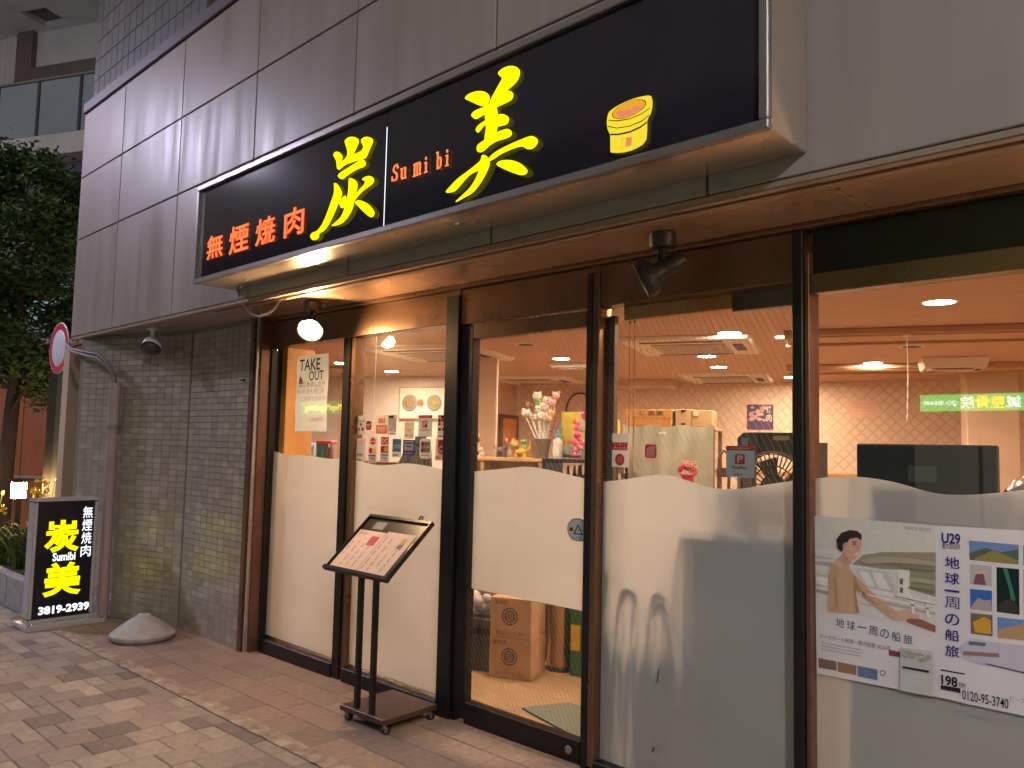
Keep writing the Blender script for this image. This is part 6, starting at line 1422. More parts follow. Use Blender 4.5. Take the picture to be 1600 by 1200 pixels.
# ------------------------------------------------------------------ behind the wide pane
rk = rthing('storage_rack', 'tall wooden rack hung with a grey green cloth behind the wide pane', 'rack', (-1.3, 3.2, 0))
for u in (-1.66, -.98):
    for v in (3.04, 3.5):
        mb = MB(); mb.box(u - .015, u + .015, v - .015, v + .015, 0, 1.678); mb.build('post', MT['wood_dark'], rk)
for z in (.5, 1.1, 1.664):
    mb = MB(); mb.box(-1.68, -.96, 3.02, 3.52, z - .0085, z + .014); mb.build('shelf_board', MT['wood'], rk)
cl = rthing('hanging_cloth', 'creased grey green cloth hanging over the front of the rack', 'cloth', (-1.3, 2.98, 1.0))
mb = MB(); nx, nz = 36, 16
random.seed(8)
def clp(i, j):
    u = -1.69 + .725 * i / nx; t = j / nz
    fold = .004 * math.sin(i * .9 + 1.2 * t) * (1 - t) + .005 * math.sin(i * .31 + 2 + 2 * t) + .014 * math.sin(math.pi * t) * math.exp(-((i - 30 + 22 * t) / 3.5) ** 2) + .010 * t * math.exp(-((i - 12 - 10 * t) / 4) ** 2)
    sag = .018 * math.sin(math.pi * i / nx * 3) ** 2
    return (u, 2.985 - fold, 1.69 - sag * (1 - t) - .72 * t)
g0 = [[mb.add([clp(i, j)]) for i in range(nx + 1)] for j in range(nz + 1)]
for j in range(nz):
    for i in range(nx): mb.face((g0[j][i], g0[j + 1][i], g0[j + 1][i + 1], g0[j][i + 1]), 0, True)
mb.build('cloth', M('grey_green_cloth', (.44, .45, .37), .9, 0, .06, 8), cl)
mb = MB(); mb.box(-1.385, -1.33, 2.958, 2.962, 1.615, 1.632); mb.build('tag', MT['white'], cl)
wb = rthing('wooden_box', 'orange wooden crate with dark lettering on top of the rack', 'box', (-1.48, 3.2, 1.68))
mb = MB(); mb.box(-1.67, -1.295, 3.03, 3.35, 1.6795, 1.812); mb.build('box', MT['wood_orange'], wb, bevel=.004)
mb = MB(); mb.box(-1.672, -1.293, 3.025, 3.0285, 1.742, 1.745); mb.build('groove', MT['wood_dark'], wb)
lettering('lettering', '備長炭', (-1.56, -1.36, 1.762, 1.800), lambda a, b, n: (a, 3.0275, b), MT['card_print'], wb, bold=.02)
mb = MB(); mb.box(-1.292, -1.272, 3.05, 3.30, 1.6795, 1.80); mb.build('lid', MT['charcoal'], wb)
for lab, a, b, zt in (('pale brown carton with dark corner marks on the rack', -1.268, -1.145, 1.816), ('plain brown carton at the right end of the rack', -1.140, -.985, 1.808)):
    t = rthing('cardboard_box', lab, 'box', ((a + b) / 2, 3.2, 1.68))
    mb = MB(); mb.box(a, b, 3.04, 3.34, 1.6795, zt); mb.build('carton', MT['card'], t, bevel=.003)
    if 'dark' in lab:
        for z in (1.688, 1.792):
            mb = MB(); mb.box(a + .045, a + .075, 3.036, 3.0395, z, z + .018); mb.build('corner_mark', MT['dark'], t)
    else:
        mb = MB(); mb.box(a + .01, a + .05, 3.036, 3.0395, 1.765, 1.80); mb.build('label', solid(.60, .52, .36, .7), t)
yp = rthing('snack_packet', 'yellow packet standing left of the grey green cloth', 'packet', (-1.74, 2.95, 1.55))
mb = MB(); mb.box(-1.79, -1.695, 2.93, 2.96, 1.55, 1.728); mb.build('packet', solid(.72, .56, .14, .45), yp, bevel=.008)
mb = MB(); mb.poly([(-1.775 + .03 + .03 * math.cos(k), 2.9285, 1.655 + .04 * math.sin(k)) for k in [q * .5236 for q in range(12)]]); mb.build('printed_disc', MT['white'], yp)
mb = MB(); mb.box(-1.86, -1.64, 2.88, 3.01, 1.30, 1.549); mb.build('box', MT['card'], yp)
rf = rthing('flower_pot', 'small pot of red and pink flowers before the grey green cloth', 'flowers', (-1.065, 2.4, 1.2))
mb = MB(); mb.lathe((-1.065, 2.4, 1.235), [(.032, 0), (.045, .085), (.048, .09), (.04, .09)], 16); mb.build('pot', solid(.62, .05, .10, .5), rf)
mb = MB(); mb.box(-1.20, -.92, 2.30, 2.52, 0, 1.2345); mb.build('stand', MT['wood_dark'], rf)
random.seed(14)
for k in range(20):
    a = random.uniform(0, 6.28); r_ = random.uniform(.01, .075); z = 1.335 + random.uniform(0, .09) * (1 - r_ * 5) + .01
    p = (-1.065 + r_ * math.cos(a), 2.4 + .6 * r_ * math.sin(a), z)
    mb = MB()
    for q in range(5): mb.ball((p[0] + .010 * math.cos(q * 1.257), p[1] - .003, p[2] + .010 * math.sin(q * 1.257)), .009, 6, 4, (1, .6, 1))
    mb.build('flower', solid(*random.choice(((.70, .04, .12), (.72, .12, .20), (.75, .32, .34), (.62, .42, .30))), .6), rf)
mb = MB(); mb.poly([(-1.14, 2.385, 1.345), (-1.09, 2.38, 1.30), (-1.03, 2.38, 1.30), (-.985, 2.385, 1.345), (-1.03, 2.372, 1.325), (-1.10, 2.372, 1.325)]); mb.build('wrapping', solid(.68, .05, .14, .5), rf)
fc = rthing('folding_chair', 'folded brown chair leaning beside the rack', 'chair', (-.86, 2.7, 0))
for a, b in ((-.93, -.905), (-.86, -.83)):
    mb = MB(); mb.tube([(a, 2.75, 0), (b, 2.85, 1.46)], .012, 8); mb.build('leg', MT['copper'], fc)
mb = MB(); mb.tube([(-.905, 2.85, 1.46), (-.87, 2.853, 1.50), (-.83, 2.85, 1.46)], .012, 8); mb.build('back_rail', MT['copper'], fc)
for z in (.45, 1.30): 
    mb = MB(); mb.box(-.925, -.845, 2.78 + z * .05, 2.79 + z * .05, z, z + .07); mb.build('slat', MT['copper'], fc)
# cabinet, fan
cab = thing('low_cabinet', 'grey cabinet standing close behind the frosted film, below the black fan', 'cabinet', (-.55, .28, 0))
mb = MB(); mb.box(-.815, -.285, .035, .50, .05, 1.124); mb.build('body', MT['grey'], cab, bevel=.006)
mb = MB(); mb.box(-.820, -.280, .030, .505, 1.1245, 1.150); mb.build('top', MT['grey'], cab, bevel=.004)
mb = MB(); mb.box(-.80, -.30, .07, .48, 0, .0495); mb.build('plinth', MT['dark'], cab)
fan = thing('box_fan', 'big charcoal box fan with a handle slot standing on the cabinet', 'fan', (-.47, .28, 1.1505))
fx0, fx1, fz0, fz1, fy0, fy1 = -.640, -.300, 1.1505, 1.584, .19, .36
ctr = Vector((-.468, 0, 1.338))
mb = MB()
outer = []
for cx_, cz_, a0 in ((fx1 - .035, fz1 - .035, 0), (fx0 + .035, fz1 - .035, 90), (fx0 + .01, fz0 + .01, 180), (fx1 - .01, fz0 + .01, 270)):
    rr = .035 if cz_ > 1.4 else .01
    outer += [(cx_ + rr * math.cos(R(a0 + k * 22.5)), cz_ + rr * math.sin(R(a0 + k * 22.5))) for k in range(5)]
# housing: a plate with a round opening and a handle slot, as a ring of quads, plus the shell behind
def ringplate(outl, c, r, y0_, y1_, m, n=48):
    """plate between outline and a circle"""
    def ray_out(a):
        d = (math.cos(a), math.sin(a)); best = None
        N = len(outl)
        for i in range(N):
            p, q = outl[i], outl[(i + 1) % N]
            ex, ez = q[0] - p[0], q[1] - p[1]
            den = d[0] * ez - d[1] * ex
            if abs(den) < 1e-9: continue
            t = ((p[0] - c.x) * ez - (p[1] - c.z) * ex) / den; s = ((p[0] - c.x) * d[1] - (p[1] - c.z) * d[0]) / den
            if t > 0 and -1e-6 <= s <= 1 + 1e-6 and (best is None or t < best): best = t
        return (c.x + d[0] * best, c.z + d[1] * best)
    for k in range(n):
        a, b = 2 * math.pi * k / n, 2 * math.pi * (k + 1) / n
        A, B = ray_out(a), ray_out(b)
        a1, b1 = (c.x + r * math.cos(a), c.z + r * math.sin(a)), (c.x + r * math.cos(b), c.z + r * math.sin(b))
        m.hexa([(a1[0], y0_, a1[1]), (A[0], y0_, A[1]), (B[0], y0_, B[1]), (b1[0], y0_, b1[1]), (a1[0], y1_, a1[1]), (A[0], y1_, A[1]), (B[0], y1_, B[1]), (b1[0], y1_, b1[1])])
ringplate(outer, ctr, .158, fy0, fy0 + .012, mb)
mb.box(fx0, fx0 + .008, fy0 + .0125, fy1, fz0 + .012, fz1 - .04); mb.box(fx1 - .008, fx1, fy0 + .0125, fy1, fz0 + .012, fz1 - .04); mb.box(fx0 + .04, fx1 - .04, fy0 + .0125, fy1, fz1 - .008, fz1)
mb.box(fx0 + .012, fx1 - .012, fy0 + .0125, fy1, fz0, fz0 + .008)
mb.build('housing', MT['charcoal'], fan, bevel=0)
mb = MB(); mb.tube([ctr + Vector((.162 * math.cos(k * math.pi / 24), fy0 - .004, .162 * math.sin(k * math.pi / 24))) for k in range(49)], .0075, 6); mb.build('grille_rim', M('fan_rim', (.36, .27, .20), .3, .4), fan)
slotc = (-.432, 1.560)
mb = MB(); pts = [(slotc[0] + .028 + .010 * math.cos(R(a)), slotc[1] + .010 * math.sin(R(a))) for a in range(-90, 91, 30)] + [(slotc[0] - .028 + .010 * math.cos(R(a)), slotc[1] + .010 * math.sin(R(a))) for a in range(90, 271, 30)]
mb.xz(pts, fy0 - .0012, .001); mb.build('handle_slot', M('slot_light', (.66, .46, .30), .6), fan)
for r0, r1, n_, w in ((.062, .098, 26, .0022), (.102, .150, 44, .0022)):
    mb = MB()
    for k in range(n_):
        a = 2 * math.pi * k / n_
        ca, sa = math.cos(a), math.sin(a)
        mb.hexa([tuple(ctr + Vector((r * ca - w * s * sa, y, r * sa + w * s * ca))) for y in (fy0 - .002, fy0 + .003) for (r, s) in ((r0, -1), (r1, -1), (r1, 1), (r0, 1))])
    o = mb.build('grille_spokes', M('fan_wire', (.10, .085, .075), .4, .3), fan)
for r_ in (.060, .10, .152):
    mb = MB(); mb.tube([ctr + Vector((r_ * math.cos(k * math.pi / 20), fy0 - .001, r_ * math.sin(k * math.pi / 20))) for k in range(41)], .003, 6); mb.build('grille_ring', MT['dark'], fan)
for k in range(4):
    a = k * math.pi / 2 + .4
    mb = MB(); 
    P = lambda r, b, y: ctr + Vector((r * math.cos(a + b), y, r * math.sin(a + b)))
    mb.poly([P(.03, -.3, fy0 + .05), P(.14, -.28, fy0 + .06), P(.15, .35, fy0 + .03), P(.03, .5, fy0 + .035)]); mb.slab([P(.03, -.3, fy0 + .052), P(.14, -.28, fy0 + .062), P(.15, .35, fy0 + .032), P(.03, .5, fy0 + .037)], (0, .003, 0)); mb.build('blade', MT['wood_dark'], fan)
mb = MB(); mb.lathe(ctr + Vector((0, fy0 - .006, 0)), [(.0001, -.004), (.04, -.004), (.058, .0), (.058, .03)], 24, Matrix.Rotation(R(-90), 3, 'X')); mb.build('hub', MT['charcoal'], fan)
mb = MB(); mb.box(-.618, -.588, fy0 - .0015, fy0 - .0004, 1.525, 1.558); mb.build('rating_label', MT['grey'], fan)

# umbrellas behind the film
us = thing('umbrella_stand', 'black wire umbrella stand behind the lower frosted film', 'umbrella stand', (-1.04, .2, 0))
mb = MB()
for (a, b, c, d) in ((-1.235, -.85, .03, .042), (-1.235, -.85, .205, .22), (-1.235, -1.22, .0425, .2045), (-.865, -.85, .0425, .2045)):
    mb.box(a, b, c, d, .50, .515); mb.box(a, b, c, d, .02, .035)
for x in (-1.228, -.857):
    for y in (.036, .212): mb.box(x - .006, x + .006, y - .006, y + .006, 0, .5)
mb.build('frame', MT['dark'], us)
mb = MB(); mb.box(-1.215, -.87, .045, .20, .001, .0195); mb.build('tray', MT['dark'], us)
def umbrella(label, x, y, ztop, hook, cloth, lean=0.0, r=.035):
    t = thing('umbrella', label, 'umbrella', (x, y, .036), group='umbrellas in the stand')
    mb = MB(); mb.tube([(x, y, .04), (x + lean, y, ztop - .12)], .006, 8); mb.build('shaft', MT['steel'], t)
    xx = x + lean; k = hook
    mb = MB(); mb.tube([(xx, y, ztop - .135), (xx, y - .010, ztop - .09)] + [(xx - k * .032 * (1 - math.cos(R(a))), .021, ztop - .037 + .037 * math.sin(R(a))) for a in range(0, 170, 21)], .0105, 8); mb.build('handle', MT['dark'], t)
    mb = MB(); mb.lathe((x + lean * .5, y, .10), [(.008, 0), (r * .75, .12), (r, .34), (r * .8, .46), (.012, .56)], 10); mb.build('canopy', cloth, t)
umbrella('umbrella with a black crook handle, leftmost in the stand', -1.195, .046, .915, 1, MT['charcoal'], -.02)
umbrella('grey umbrella with a hooked handle behind the frosted film', -1.125, .062, .845, -1, MT['grey'], -.01)
umbrella('clear vinyl umbrella beside the grey one', -1.055, .050, .84, 1, solid(.50, .50, .50, .2), .0)
umbrella('dark umbrella with a broad folded canopy next to the cabinet', -.985, .066, .85, -1, MT['charcoal'], .02, .055)
umbrella('black umbrella at the cabinet side', -.905, .072, .80, 1, MT['dark'], .01, .05)
# loose coats of stacked things by the cabinet foot
bgs = thing('shopping_bag', 'dark paper bag standing on the floor behind the frosted film', 'bag', (-1.0, .42, 0))
mb = MB(); mb.hexa([(-1.12, .23, 0), (-.86, .23, 0), (-.86, .36, 0), (-1.12, .36, 0), (-1.10, .24, .66), (-.88, .24, .66), (-.88, .33, .66), (-1.10, .33, .66)]); mb.build('bag', MT['charcoal'], bgs)

# ------------------------------------------------------------------ behind the right pane
ct = thing('serving_counter', 'dark counter close behind the frosted film at the right pane', 'counter', (.6, .5, 0))
mb = MB(); mb.box(-.085, 1.14, .035, .55, 0, 1.205); mb.build('body', MT['grey'], ct, bevel=.006)
mb = MB(); mb.box(-.092, 1.15, .030, .556, 1.2055, 1.235); mb.build('top', MT['charcoal'], ct, bevel=.004)
tv = thing('monitor', 'wide black monitor standing behind the right pane on the dark counter', 'monitor', (.24, .15, 1.235))
mb = MB(); mb.box(-.093, .400, .135, .165, 1.262, 1.541); mb.build('case', MT['dark'], tv, bevel=.005)
mb = MB(); mb.box(-.083, .390, .1325, .1345, 1.272, 1.531); mb.build('back_panel', M('screen_glass', (.02, .022, .022), .3, 0, .1, 4, ior=1.3), tv)
mb = MB(); mb.box(.10, .20, .1315, .1322, 1.40, 1.46); mb.build('plate', MT['charcoal'], tv)
mb = MB(); mb.box(.16, .21, .14, .16, 1.245, 1.2615); mb.build('neck', MT['dark'], tv)
mb = MB(); mb.box(.08, .29, .08, .24, 1.2355, 1.2448); mb.build('foot', MT['dark'], tv)
rc = thing('rice_cooker', 'round dark rice cooker with a shiny lid beside the monitor', 'rice cooker', (.50, .22, 1.235))
mb = MB(); mb.lathe((.515, .22, 1.2355), [(.085, 0), (.105, .012), (.112, .10), (.110, .115)], 28); mb.build('body', MT['dark'], rc)
mb = MB(); mb.lathe((.515, .22, 1.3510), [(.111, 0), (.105, .035), (.075, .075), (.03, .092), (.0001, .095)], 28); mb.build('lid', M('cooker_lid', (.62, .55, .48), .18, .8), rc)
mb = MB(); mb.tube([(.435, .14, 1.36), (.42, .125, 1.375), (.43, .115, 1.385)], .006, 7); mb.build('latch', MT['chrome'], rc)
# on the back wall
ps = rthing('wall_poster', 'dark purple poster with white brush lettering on the back wall', 'poster', (-.98, 7.59, 1.94))
mb = MB(); mb.box(-1.143, -.815, 7.588, 7.5985, 1.778, 2.105); mb.build('sheet', solid(.10, .06, .16, .5), ps)
random.seed(31)
for k in range(26):
    a = random.uniform(0, 6.28); u, z = -1.0 + random.uniform(-.12, .10), 1.97 + random.uniform(-.08, .11); r_ = random.uniform(.012, .035)
    mb = MB(); mb.poly([(u + r_ * math.cos(q) * (1 + .3 * math.sin(3 * q + a)), 7.587 - .0002 * k, z + r_ * .7 * math.sin(q)) for q in [i * .7 for i in range(9)]]); mb.build('printed_blossom', solid(*random.choice(((.55, .30, .38), (.60, .45, .42), (.35, .14, .30), (.62, .52, .50))), .6), ps)
lettering('lettering', '焼', (-.90, -.835, 1.99, 2.09), lambda a, b, n: (a, 7.580, b), solid(.75, .68, .55, .6), ps, bold=.02)
lettering('lettering', '肉', (-.90, -.835, 1.88, 1.98), lambda a, b, n: (a, 7.580, b), solid(.75, .68, .55, .6), ps, bold=.02)
pn = rthing('wall_notice', 'plain pink notice on the quilted back wall', 'notice', (.27, 7.59, 2.05))
mb = MB()
mb.box(.104, .43, 7.589, 7.5985, 1.94, 2.162); mb.build('sheet', solid(.84, .58, .50, .7), pn, bevel=.003)
mb = MB()
for k in range(4): mb.box(.14, .39, 7.5865, 7.5885, 2.11 - .045 * k, 2.118 - .045 * k)
mb.build('text_lines', solid(.76, .50, .43, .7), pn)
wc = rthing('dado_rail', 'brown rail along the quilted back wall beside the fan', 'rail', (-.5, 7.58, 1.38))
mb = MB(); mb.box(-2.0, 1.1, 7.565, 7.5985, 1.20, 1.235); mb.build('rail', MT['wood_orange'], wc, bevel=.003)

# ------------------------------------------------------------------ behind the left panes
mbd = rthing('menu_board', 'framed white board with three dish pictures behind the card stickers', 'board', (-5.12, 6.15, 2.03))
mb = MB(); mb.box(-5.54, -4.62, 6.165, 6.195, 1.835, 2.24); mb.build('panel', MT['white'], mbd)
for (a, b, c, d) in ((-5.555, -4.605, 1.82, 1.8345), (-5.555, -4.605, 2.2405, 2.255), (-5.555, -5.5405, 1.835, 2.24), (-4.6195, -4.605, 1.835, 2.24)):
    mb = MB(); mb.box(a, b, 6.155, 6.198, c, d); mb.build('frame', MT['wood'], mbd)
for cu_, cz_, r_, c_ in ((-5.387, 2.04, .115, (.28, .26, .16)), (-5.225, 2.04, .05, (.50, .22, .12)), (-5.02, 2.04, .105, (.36, .40, .18)), (-4.76, 2.03, .11, (.58, .40, .34)), (-4.74, 2.17, .035, (.55, .40, .16))):
    mb = MB(); mb.lathe((cu_, 6.1645, cz_), [(.0001, .006), (r_ * .8, .006), (r_, .010), (r_, .0)], 24, Matrix.Rotation(R(90), 3, 'X')); dsh = mb.build('dish_picture', solid(.30, .33, .36, .5), mbd)
    mb = MB(); mb.lathe((cu_, 6.1575, cz_), [(.0001, .002), (r_ * .72, .001), (r_ * .74, .0)], 16, Matrix.Rotation(R(90), 3, 'X')); mb.build('food', solid(*c_, .6), dsh)
    mb = MB()
    for k in range(7):
        a = k * .9 + cu_ * 9
        mb.ball((cu_ + r_ * .45 * math.cos(a), 6.155, cz_ + r_ * .45 * math.sin(a)), r_ * .16, 7, 5, (1, .3, 1))
    mb.build('topping', solid(c_[0] * 1.5, c_[1] * .8, c_[2] * .6, .6), dsh)
tc = rthing('till_counter', 'wooden till counter behind the take out notice', 'counter', (-5.6, 4.45, 0))
mb = MB(); mb.box(-6.6, -4.35, 4.25, 4.75, 0, 1.262); mb.build('body', MT['wood'], tc, bevel=.004)
mb = MB(); mb.box(-6.62, -4.33, 4.23, 4.77, 1.2625, 1.29); mb.build('top', MT['wood_dark'], tc, bevel=.004)
rb = rthing('sauce_caddy', 'caddy with a red lid and amber bottles on the till counter', 'caddy', (-5.44, 4.35, 1.29))
mb = MB(); mb.box(-5.545, -5.34, 4.30, 4.42, 1.47, 1.505); mb.build('lid', solid(.70, .05, .06, .4), rb, bevel=.006)
mb = MB(); mb.box(-5.54, -5.475, 4.305, 4.415, 1.2905, 1.4695); mb.build('green_box', solid(.05, .22, .17, .5), rb, bevel=.004)
for k in range(2):
    mb = MB(); mb.lathe((-5.435 + .06 * k, 4.36, 1.2905), [(.024, 0), (.026, .01), (.026, .13), (.012, .155), (.012, .179)], 12); mb.build('amber_bottle', M('amber_glass', (.22, .09, .02), .15, 0, .1, 8, coat=.3), rb)
rg = rthing('card_reader', 'small card reader with a lit blue screen on the till counter', 'card reader', (-5.64, 4.35, 1.29))
mb = MB(); mb.hexa([(-5.70, 4.31, 1.2905), (-5.585, 4.31, 1.2905), (-5.585, 4.40, 1.2905), (-5.70, 4.40, 1.2905), (-5.70, 4.335, 1.475), (-5.585, 4.335, 1.475), (-5.585, 4.36, 1.475), (-5.70, 4.36, 1.475)]); mb.build('body', MT['white'], rg, bevel=.006)
mb = MB(); mb.poly([(-5.688, 4.3275, 1.43), (-5.598, 4.3275, 1.43), (-5.598, 4.3325, 1.468), (-5.688, 4.3325, 1.468)]); mb.build('screen', E('reader_screen', (.25, .42, 1.0), 1.1), rg)
dp_ = rthing('paper_stack', 'stack of white flyers on the till counter', 'papers', (-5.85, 4.4, 1.29))
for k in range(3):
    mb = MB(); mb.box(-5.96 + .01 * k, -5.78 + .008 * k, 4.30, 4.46, 1.2905 + .035 * k, 1.325 + .035 * k); mb.build('sheaf', solid(.72 - .1 * k, .68, .62, .7), dp_)
jk = rthing('coat', 'dark coat hanging behind the blue card stickers', 'coat', (-3.40, 2.75, 1.3))
mb = MB(); mb.hexa([(-3.52, 2.70, .75), (-3.26, 2.70, .75), (-3.26, 2.86, .75), (-3.52, 2.86, .75), (-3.48, 2.72, 1.50), (-3.30, 2.72, 1.50), (-3.30, 2.82, 1.50), (-3.48, 2.82, 1.50)]); mb.build('body', MT['charcoal'], jk, bevel=.03, bseg=3)
mb = MB(); mb.tube([(-3.475, 2.77, 1.47), (-3.55, 2.76, 1.30), (-3.57, 2.75, 1.0)], [.045, .05, .045], 10); mb.build('sleeve', MT['charcoal'], jk)
mb = MB(); mb.tube([(-3.39, 2.77, 1.50), (-3.39, 2.77, 1.56)], .05, 10); mb.build('collar', MT['charcoal'], jk)
mb = MB(); mb.tube([(-3.39, 2.80, 0), (-3.39, 2.80, .76)], .02, 10); mb.lathe((-3.39, 2.80, 0), [(.16, 0), (.16, .015), (.02, .03)], 20); mb.build('rack_pole', MT['dark'], jk)

# ================================================================== left background
PL = (-6.99, -10.4, -.865, -.15)
pt_ = thing('planter', 'low grey concrete planter along the building left of the stand sign', 'planter', (-8.5, -.5, gz(-8.5)))
zt = .185; zb_ = gz(-8.6) - .05
mb = MB()
mb.box(PL[1], PL[0], PL[2], PL[2] + .10, zb_, zt); mb.box(PL[1], PL[0], PL[3] - .1, PL[3], zb_, zt); mb.box(PL[0] - .10, PL[0], PL[2] + .1005, PL[3] - .1005, zb_, zt); mb.box(PL[1], PL[1] + .1, PL[2] + .1005, PL[3] - .1005, zb_, zt)
mb.build('wall', MT['concrete'], pt_, bevel=.008)
for k in range(4):
    x = -7.55 - .6 * k
    mb = MB(); mb.box(x - .004, x + .004, PL[2] - .0015, PL[2] - .0003, zb_, zt - .01); mb.build('joint', MT['gap'], pt_)
mb = MB(); mb.box(PL[1] + .1005, PL[0] - .1005, PL[2] + .1005, PL[3] - .1005, zb_, zt - .04); mb.build('soil', solid(.045, .032, .024, .95), pt_)
leafm = [M('leaf_%s' % n, c, .8, 0, .2, 10, 0, .25, ior=1.25) for n, c in (('deep', (.040, .085, .026)), ('mid', (.070, .125, .036)), ('light', (.120, .165, .050)), ('dry', (.15, .13, .05)))]
def blade_tuft(label, x, y, n, h, cat='plant', name='grass_plant', mats=(0, 1, 2), w=.014, seed=1):
    random.seed(seed)
    t = thing(name, label, cat, (x, y, zt - .04))
    mb = MB()
    for k in range(n):
        a = random.uniform(0, 6.283); l = h * random.uniform(.6, 1.1); sp = random.uniform(.15, .6) * l
        p0 = Vector((x + random.uniform(-.05, .05), y + random.uniform(-.05, .05), zt - .04))
        d = Vector((math.cos(a), math.sin(a), 0)); s = Vector((-d.y, d.x, 0)) * w * random.uniform(.6, 1.2)
        prev = None; mi = random.choice(mats)
        for q in range(5):
            tt = q / 4; p = p0 + d * sp * tt ** 1.6 + Vector((0, 0, l * (tt - .35 * tt ** 3)))
            ww = s * (1 - tt ** 2 * .95)
            cur = mb.add([p - ww, p + ww])
            if prev is not None: mb.face((prev, prev + 1, cur + 1, cur), mi)
            prev = cur
    o = mb.build('leaves', leafm, t); stuff(o)
    return t
for i, (x, y, n, h, lab) in enumerate(((-7.45, -.62, 110, .62, 'bushy grass plant in the planter nearest the stand sign'), (-7.80, -.55, 120, .70, 'broad arching grass plant in the middle of the planter'), (-8.15, -.62, 100, .60, 'drooping grass plant under the garden lamp'), (-8.55, -.68, 90, .55, 'short grass plant at the far end of the planter'), (-7.28, -.40, 70, .50, 'small grass plant behind the stand sign'))):
    blade_tuft(lab, x, y, n, h, seed=50 + i)
def flowers(label, x, y, n, h, seed):
    random.seed(seed)
    t = thing('flowering_plant', label, 'plant', (x, y, zt - .04))
    st_ = MB(); fl_ = MB(); lf_ = MB()
    for k in range(n):
        p = Vector((x + random.gauss(0, .10), y + random.gauss(0, .08), h * random.uniform(.82, 1.08)))
        st_.tube([(x + random.uniform(-.03, .03), y, zt - .04), ((p.x + x) / 2, (p.y + y) / 2, p.z * .6), p], .003, 4)
        for q in range(4):
            c_ = p + Vector((random.uniform(-.022, .022), random.uniform(-.022, .022), random.uniform(-.03, .03)))
            a = random.uniform(0, 3.1); s = .014
            fl_.poly([c_ + Vector((-s * math.cos(a), -s * math.sin(a), -s)), c_ + Vector((s * math.cos(a), s * math.sin(a), -s * .6)), c_ + Vector((s * math.cos(a), s * math.sin(a), s)), c_ + Vector((-s * math.cos(a), -s * math.sin(a), s * .7))])
        for q in range(3):
            c_ = Vector((x, y, 0)) + Vector((random.gauss(0, .08), random.gauss(0, .07), h * random.uniform(.35, .85)))
            a = random.uniform(0, 3.1); s = .022
            lf_.poly([c_ + Vector((-s * math.cos(a), -s * math.sin(a), -.01)), c_ + Vector((0, 0, -s * .6)), c_ + Vector((s * math.cos(a), s * math.sin(a), .01)), c_ + Vector((0, 0, s * .6))])
    st_.build('stems', leafm[1], t); stuff(lf_.build('foliage', leafm[2], t)); stuff(fl_.build('flowers', solid(.72, .50, .03, .6), t))
flowers('yellow flowering plant left of the garden lamp', -8.62, -.78, 26, .84, 61)
flowers('yellow flowering plant right of the garden lamp', -8.30, -.40, 22, .95, 62)
gl_ = thing('garden_lamp', 'lit boxy garden lamp on a short post in the planter', 'lamp', (-8.66, -.52, .14))
mb = MB(); mb.box(-8.685, -8.635, -.545, -.495, .14, .80); mb.build('post', MT['dark'], gl_)
mb = MB(); mb.box(-8.725, -8.595, -.585, -.455, .8005, .82); mb.box(-8.725, -8.595, -.585, -.455, .985, 1.005); mb.build('cap', MT['dark'], gl_)
mb = MB(); mb.box(-8.718, -8.602, -.578, -.462, .8205, .9845); mb.build('diffuser', E('garden_lamp_glow', (1.0, .62, .28), L_GARDEN), gl_)
# round traffic sign on a dark pillar
A40 = R(44)
pg = thing('sign_pillar', 'dark metal pillar with pale edge strips carrying the round sign', 'pillar', (-8.55, -.13, gz(-8.6)), A40, local=True)
mb = MB(); mb.box(-.02, .17, -.09, .09, 0, 2.27); mb.build('shaft', MT['dark'], pg)
mb = MB(); mb.box(-.17, -.075, -.09, .09, 0, 2.27); mb.build('side_panel', M('pillar_grey', (.06, .055, .05), .5, .2, .1), pg)
mb = MB(); mb.box(-.0745, -.0205, -.095, .09, 0, 2.272); mb.build('edge_strip', M('pillar_strip', (.14, .14, .12), .4, .3, .1), pg)
ts = thing('traffic_sign', 'round white traffic sign with a red ring above the dark pillar', 'sign', (-8.60, -.24, 2.0), R(2), local=True)
q90 = Matrix.Rotation(R(90), 3, 'X')
mb = MB(); mb.lathe((0, 0, .46), [(.0001, .001), (.285, .001), (.288, -.004), (.285, -.008), (.0001, -.008)], 36, q90); mb.build('plate', M('sign_white', (.66, .68, .74), .4, 0, .05, 6, emit=(.75, .8, 1.0), es=0.0), ts)
mb = MB()
for k in range(40):
    a, b = 2 * math.pi * k / 40, 2 * math.pi * (k + 1) / 40
    mb.poly([(.205 * math.cos(a), -.0022, .46 + .205 * math.sin(a)), (.275 * math.cos(a), -.0022, .46 + .275 * math.sin(a)), (.275 * math.cos(b), -.0022, .46 + .275 * math.sin(b)), (.205 * math.cos(b), -.0022, .46 + .205 * math.sin(b))])
mb.build('red_ring', solid(.55, .03, .07, .4), ts)
mb = MB(); mb.tube([(0, .032, .0), (0, .032, .72)], .022, 10); mb.build('pole', MT['steel'], ts)
